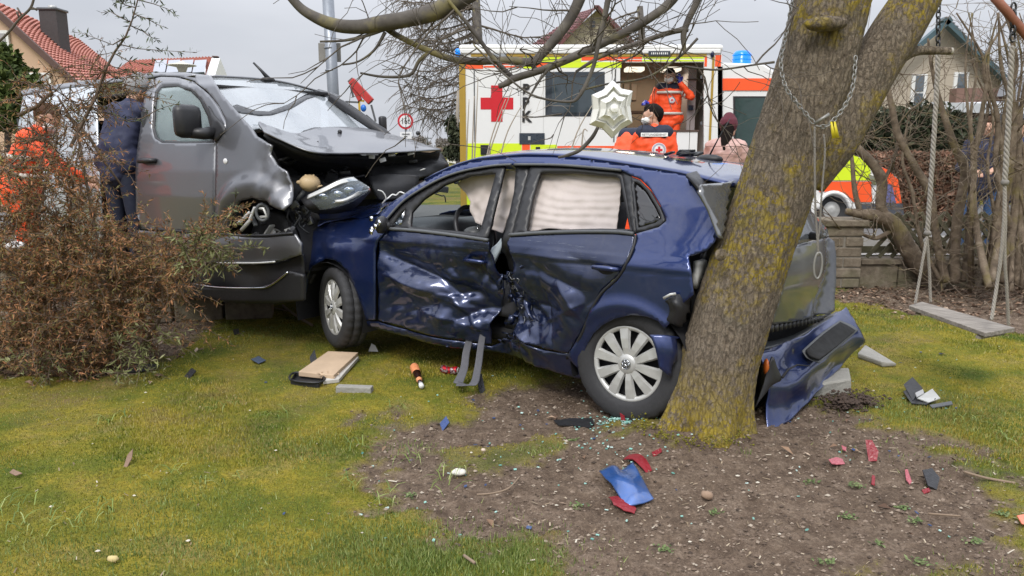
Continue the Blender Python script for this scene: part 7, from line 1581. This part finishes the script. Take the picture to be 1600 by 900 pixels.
def band(T, name, a, b_, r0, r1, mat, sc=(1, .78, 1), n=24, par=None):
    """band of cloth round a limb or trunk between two points"""
    V = []; P = [Vector(a), Vector(b_)]; d = (P[1] - P[0]).normalized(); u = d.orthogonal().normalized() if abs(d.z) < .9 else Vector((1, 0, 0)); w = d.cross(u)
    for p, r in zip(P, (r0, r1)):
        for k in range(n): t = 2 * PI * k / n; V.append(p + (u * math.cos(t) * sc[0] + w * math.sin(t) * sc[1]) * r)
    return mk(name, V, [(k, (k + 1) % n, n + (k + 1) % n, n + k) for k in range(n)], mat, T, world=False, thick=.004)
def feet(px, py_top, Y, h): 
    """ground point so that a person of height h has the head top at that pixel"""
    p = at(px, py_top, Y); return Vector((p.x, Y, p.z - h))
def yoke(T, v, txt=None, side=-1):
    """dark shoulder yoke, with a print across the back"""
    Y_ = capsules([(v['sl'].lerp(v['sr'], .14) + Vector((0, 0, .03)), v['sl'].lerp(v['sr'], .86) + Vector((0, 0, .03)), .098, .098), (v['sl'].lerp(v['sr'], .3) + Vector((0, -.02, .02)), v['sl'].lerp(v['sr'], .7) + Vector((0, -.02, .02)), .105, .105)], .014, 'yoke', NAV, T)
    if txt:
        c = v['sl'].lerp(v['sr'], .5) + Vector((0, -.130, .015)); b = MB(); b.box(c, (.29, .008, .042), Matrix.Rotation(-.2, 3, 'X')); p = b.mk('back_print', MATS['badge_white'] if 'badge_white' in MATS else simple('badge_white', (.7, .7, .68), .6), T, world=False, smooth=False)
        text('lettering', txt, .032, simple('black_print', (.01, .01, .01), .5), c + Vector((0, -.006, -.001)), Matrix.Rotation(PI / 2 - .2, 4, 'X'), T, .001, world=False)
def people():
    # 1: paramedic by the hatchback, seen from behind, head turned left
    T, v = person('dark-haired paramedic in orange jacket and mask, seen from behind beside the ambulance', feet(1024, 158, 8.7, 1.80), math.radians(-10), dict(sl=(-.165, 0, 1.42), sr=(.165, 0, 1.42), face=(-.97, .05, -.12), head=(-.025, .04, 1.64), el=(-.24, .06, 1.15), er=(.24, .02, 1.14), wl=(-.20, .25, 1.0), wr=(.2, .22, .98)), dict(jacket=ORJ, trousers=ORJ, hair=HR, mask=True))
    yoke(T, v, 'RETTUNGSDIENST'); badge(T, (.055, -.168, 1.27), (.12, -1, .08), .078); band(T, 'reflective_band', (0, .0, 1.02), (0, .0, 1.06), .235, .235, REF)
    # 2: second paramedic, bent forward left of the first
    T, v = person('second paramedic in orange, bent forward left of the dark-haired one', feet(976, 172, 9.1, 1.66), math.radians(-55), dict(chest=(0, .12, 1.26), neck=(0, .24, 1.38), head=(.0, .40, 1.42), sl=(-.19, .16, 1.34), sr=(.19, .16, 1.34), el=(-.24, .34, 1.12), er=(.24, .34, 1.12), wl=(-.12, .56, 1.1), wr=(.12, .56, 1.1), face=(0, .8, -.6)), dict(jacket=ORJ, trousers=ORJ, hair=HB, mask=True))
    badge(T, (-.30, .22, 1.20), (-1, -.2, .1), .06); yoke(T, v); band(T, 'reflective_band', v['sl'] + Vector((-.02, .03, .02)), v['sl'] + Vector((-.035, .05, -.02)), .09, .09, REF, (1, 1, 1))
    # 3: paramedic standing inside, hand with phone at the ear
    T, v = person('paramedic standing inside the ambulance in blue gloves with a phone at the ear', feet(1047, 107, 12.95, 1.76), math.radians(180 - 12), dict(face=(.22, .95, -.22), head=(.0, .03, 1.63), el=(-.36, .10, 1.30), wl=(-.17, .14, 1.52), handl=(.3, -.1, 1), er=(.30, .08, 1.16), wr=(.33, .27, 1.20), handr=(.4, .8, .1)), dict(jacket=ORJ, trousers=ORJ, hair=HR, mask=True, glove='lr'))
    yoke(T, v); badge(T, (-.05, .16, 1.25), (-.1, 1, .05), .05); band(T, 'reflective_band', (0, 0, 1.355), (0, 0, 1.395), .228, .225, REF, (1, .8, 1)); band(T, 'reflective_band', (0, 0, 1.02), (0, 0, 1.06), .235, .235, REF)
    for f0 in (.3, .55): a = v['sl'].lerp(v['el'], f0); b_ = v['sl'].lerp(v['el'], f0 + .14); band(T, 'reflective_band', a, b_, .085, .08, REF, (1, 1, 1))
    b = MB(); b.box(v['wl'] + Vector((.05, .0, .09)), (.012, .07, .14)); b.mk('phone', BLK, T, world=False, bevel=.004)
    # 4: pink jacket
    T, v = person('person in pale pink padded jacket and dark red hat beside the trunk', feet(1136, 187, 8.9, 1.66), math.radians(-40), dict(face=(-.3, .9, -.3), head=(.0, .05, 1.57), neck=(0, .0, 1.42), sl=(-.18, 0, 1.36), sr=(.18, 0, 1.36), chest=(0, 0, 1.27), er=(.28, .06, 1.1), wr=(.14, .25, 1.0), el=(-.28, .06, 1.1), wl=(-.14, .25, 1.0)), dict(jacket=PNK, trousers=NAV, hair=HR, long=True, hat=simple('maroon_knit', (.10, .018, .03), .9, bump=.6, scale=60)))
    for z in (1.36, 1.27, 1.18, 1.09, 1.0): band(T, 'quilt_seam', (0, 0, z), (0, 0, z + .008), .232, .232, simple('pink_seam', (.33, .2, .18), .7), (1, .76, 1))
    # 5: navy clothes leaning into the van door
    T, v = person('person in navy clothes and grey knitted cap leaning into the open van door', feet(176, 126, 6.85, 1.66), math.radians(-25), dict(face=(.35, .8, -.5), chest=(0, .10, 1.30), neck=(0, .17, 1.45), head=(0, .24, 1.58), sl=(-.2, .12, 1.40), sr=(.2, .12, 1.40), el=(-.27, .25, 1.14), er=(.27, .28, 1.16), wl=(-.15, .45, 1.05), wr=(.16, .5, 1.08)), dict(jacket=simple('navy_jacket', (.018, .022, .055), .8, var=.3), trousers=NAV, hair=HR, hat=simple('grey_knit', (.26, .26, .26), .9, bump=.6, scale=60)))
    # 6: orange helper behind the bush
    T, v = person('helper in orange jacket with brown hair behind the bush at the left edge', feet(18, 157, 6.75, 1.70), math.radians(-70), dict(face=(.35, .75, -.55), chest=(0, .12, 1.28), neck=(0, .18, 1.43), head=(0, .25, 1.55), sl=(-.19, .12, 1.38), sr=(.19, .12, 1.38), er=(.26, .30, 1.15), wr=(.16, .52, 1.05), el=(-.27, .25, 1.14), wl=(-.14, .5, 1.0)), dict(jacket=ORJ, trousers=ORJ, hair=HB, mask=True))
    for z in (1.05, 1.2): band(T, 'reflective_band', (0, .06, z), (0, .065, z + .04), .23, .23, REF)
    # 7, 8: bystanders right
    T, v = person('bystander in navy jacket and jeans behind the bare shrubs at the right', feet(1548, 182, 9.7, 1.76), math.radians(150), dict(er=(.27, .06, 1.14), wr=(.12, .26, 1.1), el=(-.27, .06, 1.14), wl=(-.12, .26, 1.12)), dict(jacket=simple('navy_jacket', (.02, .03, .08), .8, var=.3), trousers=simple('jeans', (.035, .08, .18), .85, var=.3), hair=HB))
    T, v = person('bystander in blue jacket with fair face at the right edge beyond the fence', feet(1594, 190, 9.6, 1.72), math.radians(120), dict(), dict(jacket=simple('blue_jacket', (.02, .03, .10), .8, var=.3), trousers=MATS['jeans'], hair=HR))
people()
# ---------------- things lying about ----------------
def shard(name, poly, mat, label, catg, z0=.012, lift=.012, th=.004, curve=0, bow=0.0, group=None, par=None, jit=.0015, step=None):
    """plate outlined by the places it covers on the ground, raised and bowed"""
    P = [G(a, b) for a, b in poly]; c = sum(P, Vector()) / len(P); kk = .8 if 'lens' in name else 1; Q = [((p.x - c.x) * kk, (p.y - c.y) * kk) for p in P]; s = max(max(abs(a) for a, _ in Q), .02)
    V, F = tri2d(Q, step or s / 5, curve=curve); gz0 = float(gz(c.x, c.y)); k = rng.uniform(-1, 1)
    V3 = [(c.x + v[0], c.y + v[1], gz0 + z0 + lift * (.5 + .5 * (v[0] * k + v[1]) / s) + bow * (1 - (v[0] ** 2 + v[1] ** 2) / s ** 2) + rng.uniform(-jit, jit)) for v in V]
    o = mk(name, V3, [tuple(f) for f in F], mat, par, thick=th, smooth=False); 
    if par is None: tag(o, label, catg, group)
    return o
RL = simple('red_lens', (.20, .008, .014), .45, coat=.1); PW = simple('painted_wood', (.50, .37, .25), .7, scale=6, bump=.3); CN = simple('concrete', (.27, .26, .23), .95, bump=.6, scale=16)
def debris():
    # broken board, two layers
    T = thing('broken_board', 'pale wooden board with splintered end lying on the lawn', 'board', G(520, 572)); 
    P = [G(467, 593), G(513, 560), G(560, 562), G(522, 599)]; up = Vector((0, 0, .055)); b = MB(); b.prism([p + Vector((0, 0, .022)) for p in P], [p + up for p in P]); b.mk('panel', PW, T, smooth=False, bevel=.004)
    P = [G(505, 602), G(545, 567), G(561, 563), G(530, 599)]; b = MB(); b.prism([p + Vector((0, 0, .005)) for p in P], [p + Vector((0, 0, .03)) for p in P]); b.mk('under_layer', simple('pale_ply', (.48, .46, .42), .8, bump=.3), T, smooth=False, bevel=.003)
    b = MB()
    for k in range(14): p = G(rng.uniform(500, 528), rng.uniform(588, 598)) + Vector((0, 0, .045)); b.beam(p, p + Vector((rng.uniform(-.03, .03), rng.uniform(-.05, .0), rng.uniform(-.01, .02))), .006, .003)
    b.mk('splinters', PW, T, smooth=False)['kind'] = 'stuff'
    # black tray
    P = [G(455, 602), G(462, 590), G(505, 596), G(498, 606)]; T = thing('black_tray', 'small black plastic tray beside the pale board', 'tray', G(480, 600)); b = MB(); b.prism([p + Vector((0, 0, .004)) for p in P], [p + Vector((0, 0, .010)) for p in P]); b.mk('base', BLK, T, smooth=False)
    b = MB(); b.tube(cat([tuple(p + Vector((0, 0, .035))) for p in P], 5, True) + [tuple(P[0] + Vector((0, 0, .035)))], .007, 6); b.mk('rim', BLK, T); b = MB(); n = 4
    for k in range(4): a, c = P[k], P[(k + 1) % 4]; b.add([a, c, c + Vector((0, 0, .035)), a + Vector((0, 0, .035))], [(0, 1, 2, 3)])
    b.mk('side', BLK, T, smooth=False, thick=.003)
    # stone bar, shard, bottle, can
    a, c = G(527, 614), G(582, 616); b = MB(); b.beam(a + Vector((0, 0, .025)), c + Vector((0, 0, .025)), .06, .05); tag(b.mk('concrete_bar', CN, smooth=False, bevel=.006), 'short grey concrete bar on the lawn below the board', 'stone')
    b = MB(); p = G(583, 549); b.add([p + Vector(v) for v in ((-.035, 0, 0), (.04, -.01, 0), (.02, .05, 0), (-.012, .01, .06), (.018, 0, .045))], [(0, 1, 3), (1, 4, 3), (1, 2, 4), (2, 0, 3), (2, 3, 4), (0, 2, 1)]); tag(b.mk('white_shard', simple('white_chip', (.6, .58, .55), .5), smooth=False), 'jagged whitish shard standing on the lawn behind the board', 'shard')
    B = thing('drink_bottle', 'brown drink bottle with orange label lying on the lawn', 'bottle', G(652, 595)); p0, p1 = G(647, 580) + Vector((0, 0, .035)), G(659, 611) + Vector((0, 0, .03)); d = p1 - p0
    b = MB(); b.tube([p0, p0 + d * .02, p0 + d * .45, p0 + d * .58, p0 + d * .78, p0 + d * .9], [.022, .030, .030, .028, .014, .013], 18); b.mk('glass_body', simple('brown_bottle', (.03, .012, .008), .12, coat=1), B)
    b = MB(); b.tube([p0 + d * .06, p0 + d * .40], [.0306, .0306], 18, False); b.mk('label_band', simple('orange_label', (.75, .28, .12), .5, var=.35, scale=40), B); b = MB(); b.tube([p0 + d * .66, p0 + d * .78], [.022, .0155], 18, False); b.mk('neck_label', simple('orange_neck', (.70, .3, .14), .5), B); b = MB(); b.tube([p0 + d * .89, p0 + d * 1.0], [.0155, .0155], 16); b.mk('cap', WHT, B)
    C_ = thing('drink_can', 'crushed red and black drink can beside the seat belts', 'can', G(704, 583)); p0, p1 = G(690, 583) + Vector((0, 0, .03)), G(716, 586) + Vector((0, 0, .03)); b = MB(); b.tube([p0, p0.lerp(p1, .1), p0.lerp(p1, .5) + Vector((0, 0, -.008)), p0.lerp(p1, .9), p1], [.024, .029, .024, .029, .024], 16); cm = NT('can_print'); cm.to('Base Color', cm.ramp(cm.noise(30, 3), [(.42, (.5, .01, .02)), (.5, (.03, .02, .02)), (.6, (.5, .35, .35))])); cm.set(Roughness=.3, Metallic=.4); b.mk('shell', cm.m, C_); b = MB(); b.tube([p1, p1 + (p1 - p0) * .02], [.023, .023], 16); b.mk('lid', SIL, C_)
    # blue bumper piece on red lamp glass
    patch_ = patch('blue_panel_piece', [[(936, 737, G(936, 742).y), (958, 728, G(958, 738).y), (972, 734, G(972, 745).y), (988, 722, G(988, 740).y)], [(950, 752, G(950, 760).y), (968, 748, G(968, 765).y), (985, 746, G(985, 765).y), (1002, 744, G(1002, 760).y)], [(968, 776, G(968, 782).y), (984, 772, G(984, 784).y), (1000, 770, G(1000, 784).y), (1013, 768, G(1013, 778).y)], [(975, 790, G(975, 791).y), (990, 790, G(990, 792).y), (1005, 786, G(1005, 789).y), (1020, 779, G(1020, 783).y)]], carpaint('blue_piece_paint', (.03, .11, .36), metal=.5, rough=.3, dustamt=.5, scr=.3), None, 5, .006, jit=.006, js=12)
    tag(patch_, 'curved blue bumper piece lying on the soil in front of the tree', 'car part')
    shard('red_lens_piece', [(968, 726), (985, 714), (1000, 716), (1014, 730), (1024, 742), (1014, 747), (1000, 738), (985, 728)], RL, 'large red lamp glass piece behind the blue bumper piece', 'lamp glass', bow=.01)
    shard('red_lens_piece', [(945, 775), (962, 776), (980, 786), (1000, 794), (996, 801), (975, 800), (955, 793)], RL, 'red lamp glass piece in front of the blue bumper piece', 'lamp glass', bow=.01)
    shard('red_lens_piece', [(1016, 716), (1034, 710), (1036, 715), (1020, 722)], RL, 'small red sliver beside the large red glass piece', 'lamp glass')
    shard('red_lens_piece', [(967, 662), (975, 662), (978, 670), (970, 671)], RL, 'red chip among green glass below the rear wheel', 'lamp glass')
    shard('pink_lens_piece', [(1291, 725), (1305, 720), (1318, 722), (1323, 729), (1310, 731), (1297, 731)], simple('pink_lens', (.36, .09, .11), .3), 'pinkish lamp piece on the soil right of the trunk', 'lamp glass')
    shard('red_lens_piece', [(1347, 709), (1360, 711), (1374, 719), (1372, 724), (1356, 722)], RL, 'crumpled red piece on soil between trunk and black mudflap', 'lamp glass', lift=.05)
    shard('red_lens_piece', [(1412, 739), (1417, 739), (1426, 753), (1423, 756), (1415, 750)], MATS['pink_lens'], 'narrow pink-red strip left of the small black bracket', 'lamp glass')
    shard('red_lens_piece', [(1362, 745), (1368, 747), (1367, 758), (1361, 757)], RL, 'curved red splinter on bare soil below the crumpled red piece', 'lamp glass')
    shard('red_lens_piece', [(1439, 763), (1452, 762), (1456, 766), (1443, 768)], RL, 'flat red splinter in front of the small black bracket', 'lamp glass')
    shard('red_lens_piece', [(1314, 704), (1323, 705), (1322, 710), (1315, 709)], MATS['pink_lens'], 'tiny red chip beside the torn bumper tip', 'lamp glass')
    shard('black_bracket', [(1440, 750), (1455, 746), (1468, 752), (1464, 763), (1450, 762)], BLK, 'small black bracket with clear stub on the soil at right', 'car part', lift=.05)
    # mudflap piece on the grass right
    T = thing('black_trim_piece', 'black plastic wheel arch liner piece with grey edge on the right lawn', 'car part', G(1440, 628))
    def sh(name, pts, m, th=.006):
        P = [G(a, b) + Vector((0, 0, z)) for a, b, z in pts]; return mk(name, P, [tuple(range(len(P)))], m, T, thick=th, smooth=False)
    sh('liner', [(1411, 618, .02), (1430, 615, .06), (1445, 625, .04), (1462, 632, .03), (1447, 636, .01), (1424, 634, .01)], BLK); sh('flap', [(1411, 614, .05), (1424, 612, .09), (1440, 622, .06), (1426, 632, .02)], BLK)
    sh('grey_edge', [(1432, 632, .035), (1455, 622, .055), (1468, 631, .03), (1450, 635, .02)], SIL); sh('tag_plate', [(1428, 629, .055), (1440, 624, .06), (1442, 628, .05), (1431, 633, .045)], simple('label_grey', (.33, .33, .33), .5)); sh('strip', [(1452, 637, .012), (1486, 632, .016), (1488, 636, .012), (1456, 641, .01)], GRY)
    shard('black_trim_piece', [(865, 657), (890, 655), (925, 656), (929, 664), (922, 669), (895, 665), (872, 664)], BLK, 'long flat black trim piece on soil before the rear wheel', 'car part')
    shard('black_trim_piece', [(195, 583), (215, 577), (240, 574), (251, 576), (240, 581), (215, 585), (200, 587)], BLK, 'flat black trim piece below the bush', 'car part')
    shard('black_trim_piece', [(288, 590), (300, 582), (307, 586), (296, 593)], BLK, 'small black scrap on the lawn right of the bush', 'car part')
    shard('black_trim_piece', [(392, 566), (405, 562), (416, 566), (404, 570)], simple('slate_blue_scrap', (.06, .08, .12), .5), 'slate-blue scrap on the lawn between bush and board', 'car part')
    shard('black_trim_piece', [(364, 518), (373, 517), (374, 522), (366, 523)], BLK, 'tiny black chip on the lawn near the van bumper', 'car part')
    shard('black_trim_piece', [(745, 604), (753, 602), (758, 610), (750, 613)], BLK, 'black chip right of the hanging seat belts', 'car part', lift=.04)
    shard('black_trim_piece', [(484, 566), (492, 562), (496, 570), (487, 573)], BLK, 'small black clip touching the back of the board', 'car part', lift=.04)
    shard('blue_chip', [(687, 659), (697, 656), (702, 661), (691, 665)], simple('blue_chip_paint', (.03, .06, .18), .35), 'blue paint chip on the soil edge left of the trunk', 'car part', lift=.03)
    p = G(717, 742); b = MB(); b.ball(p + Vector((0, 0, .015)), .04, 10, (1, .7, .4), .12); tag(b.mk('white_stone', simple('white_stone', (.62, .60, .52), .7), subd=1), 'smooth white stone on the bare soil', 'stone')
    p = G(755, 706); b = MB(); b.ball(p + Vector((0, 0, .01)), .013, 8, (1, .8, .7), .1); tag(b.mk('pale_pebble', simple('pale_pebble', (.55, .44, .34), .7)), 'small pale pebble above the white stone', 'stone')
    p = G(1105, 777); b = MB(); b.ball(p + Vector((0, 0, .01)), .032, 8, (1, .7, .6), .2); tag(b.mk('brown_stone', simple('brown_stone', (.28, .19, .13), .9)), 'brown lump of stone on soil in front of the trunk', 'stone')
    p = G(177, 878); b = MB(); b.ball(p + Vector((0, 0, .012)), .022, 8, (1, .7, .6), .15); tag(b.mk('yellow_stone', simple('yellow_stone', (.50, .40, .18), .8)), 'yellowish stone in the grass at bottom left', 'stone')
    # stones by the bumper
    def rock(P, h, lab, nm='kerb_block'):
        b = MB(); b.prism([p for p in P], [p + Vector((rng.uniform(-.01, .01), rng.uniform(-.01, .01), h + rng.uniform(-.02, .02))) for p in P]); o = b.mk(nm, CN, smooth=False, bevel=.012); tag(o, lab, 'stone'); return o
    rock([G(1270, 622), G(1330, 616), G(1326, 598), G(1280, 600)], .085, 'broken concrete block under the torn blue bumper'); rock([G(1340, 560), G(1378, 574), G(1400, 573), G(1350, 548)], .035, 'flat triangular stone slab right of the torn bumper', 'stone_slab')
    b = MB(); 
    for k in range(420): p = G(rng.gauss(1325, 22), rng.gauss(632, 6)); b.ball(p + Vector((0, 0, rng.uniform(0, .05))), rng.uniform(.005, .017), 5, (1, 1, .7), .3)
    b.mk('torn_soil', simple('wet_soil', (.055, .036, .026), .95, bump=.5), smooth=False)['kind'] = 'stuff'
    # glass crumbs
    gm = NT('green_glass'); gm.to('Base Color', gm.ramp(gm.island(), [(0, (.10, .26, .22)), (.6, (.26, .50, .43)), (1, (.55, .7, .66))])); gm.set(Roughness=.15)
    b = MB()
    for k in range(420):
        p = G(rng.gauss(975, 26), rng.gauss(662, 6)) if k < 230 else (G(rng.gauss(960, 70), rng.gauss(690, 35)) if k < 330 else G(rng.uniform(560, 1500), rng.uniform(560, 840))); p.z = float(gz(p.x, p.y)) + .008; s = rng.uniform(.003, .010); q = Matrix.Rotation(rng.uniform(0, 6), 3, 'Z') @ Matrix.Rotation(rng.uniform(-.5, .5), 3, 'X')
        b.box(p, (s * 1.6, s, .004), q)
    b.mk('glass_crumbs', gm.m, smooth=False)['kind'] = 'stuff'
    b = MB(); bw = simple('paint_flake', (.04, .07, .16), .3)
    for k in range(50): p = G(rng.uniform(360, 1500), rng.uniform(500, 830)); p.z = float(gz(p.x, p.y)) + .012; s = rng.uniform(.004, .014); b.box(p, (s * 1.6, s, .003), Matrix.Rotation(rng.uniform(0, 6), 3, 'Z') @ Matrix.Rotation(rng.uniform(-.5, .5), 3, 'X'))
    b.mk('paint_flakes', bw, smooth=False)['kind'] = 'stuff'
    b = MB()
    for k in range(28): p = G(rng.uniform(0, 1580), rng.uniform(500, 880)); p.z = float(gz(p.x, p.y)) + .014; b.ball(p, rng.uniform(.004, .011), 5, (1, .7, .5), .3)
    b.mk('pale_chips', simple('pale_chip', (.5, .46, .38), .8), smooth=False)['kind'] = 'stuff'
    # sticks
    for pts, lab, r in (([(345, 492), (380, 485), (420, 483), (450, 488)], 'long curved bare stick lying below the van bumper', .006), ([(442, 480), (465, 497), (488, 511)], 'straight stick with a broken orange end beside the front wheel', .012), ([(745, 778), (770, 776), (795, 768), (812, 750)], 'thin curved root on the soil left of the blue piece', .004), ([(1505, 742), (1540, 752), (1585, 760)], 'thin grey stick at the right edge of the soil', .006), ([(1450, 808), (1500, 812)], 'short straight stick on soil at bottom right', .004), ([(725, 874), (742, 886)], 'short reddish stick in the grass at bottom centre', .006)):
        P = [G(a, c) + Vector((0, 0, .016)) for a, c in pts]; b = MB(); b.tube(cat([tuple(p) for p in P], 5), r, 7); tag(b.mk('stick', simple('stick_bark', (.22, .16, .11), .9)), lab, 'stick')
    for pts, lab in (([(193, 731), (200, 723), (209, 719), (207, 725), (197, 732)], 'dry curled bark strip on the left lawn'), ([(16, 749), (22, 746), (36, 750), (26, 752)], 'dry brown leaf at the left edge of the lawn'), ([(1588, 815), (1612, 810), (1612, 825), (1596, 824)], 'orange-red scrap at the right edge')):
        shard('bark_piece' if 'scrap' not in lab else 'orange_scrap', pts, simple('dry_bark', (.2, .13, .09), .9) if 'scrap' not in lab else simple('orange_scrap', (.7, .2, .12), .4), lab, 'bark' if 'scrap' not in lab else 'car part', lift=.025)
    # weeds: rosettes in the soil
    wm = leafmat('weed_leaf', [(.06, .10, .03), (.13, .18, .06), (.22, .26, .11)]); 
    def rosette(nm, n, L):
        b = MB()
        for k in range(n):
            a = rng.uniform(0, 2 * PI); o = Vector((rng.gauss(0, L * .9), rng.gauss(0, L * .7), 0)); d = Vector((math.cos(a), math.sin(a), rng.uniform(.1, .5))) * L * rng.uniform(.5, 1); s = Vector((-math.sin(a), math.cos(a), 0)) * L * .28
            b.add([o, o + d * .5 + s, o + d, o + d * .5 - s], [(0, 1, 2, 3)])
        return b.mk(nm, wm, None, smooth=False)
    spots = [(640, 770, 'weed rosette on the soil above the bright grass tongue'), (180 + 660, 790, None), (1290, 880, 'clover clump at the bottom edge right of centre'), (1410, 790, 'broad weed mat in the middle of the right soil'), (1430, 812, 'clover strip just above the short straight stick'), (1270, 754, 'weed clump below the pinkish lamp piece'), (1325, 802, 'small weed left of the broad weed mat'), (1375, 845, 'small clover sprig low in the right soil'), (1520, 845, 'leafy clump near the right bottom corner'), (1440, 875, 'little weed at the bottom edge between two clumps'), (905, 788, 'bright weed left of the red glass in front'), (1120, 800, 'faint weed right of the brown stone'), (1040, 852, 'low clover patch at bottom centre'), (1340, 755, 'weed patch beside the curved red splinter'), (895, 687, 'pale weed sprig above the blue bumper piece'), (1570, 805, 'green weed beside the orange-red scrap')]
    for x, y, lab in spots:
        if lab is None: continue
        o = rosette('weed', 34, .020); o['kind'] = 'thing'; p = G(x, y); o.location = (p.x, p.y, float(gz(p.x, p.y)) + .006); tag(o, lab, 'weed', 'small weeds growing in the bare soil')
    # orange-white bag on the left pier
    p = at(44, 384, pl_.y + .1); b = MB(); b.ball((pl_.x + .02, pl_.y + .1, .66 + .05), .07, 10, (1.3, 1, .6), .1); tag(b.mk('white_bundle', simple('bundle_white', (.6, .58, .56), .7), subd=1), 'small white and orange bundle on the left stone pier', 'bundle')
debris()
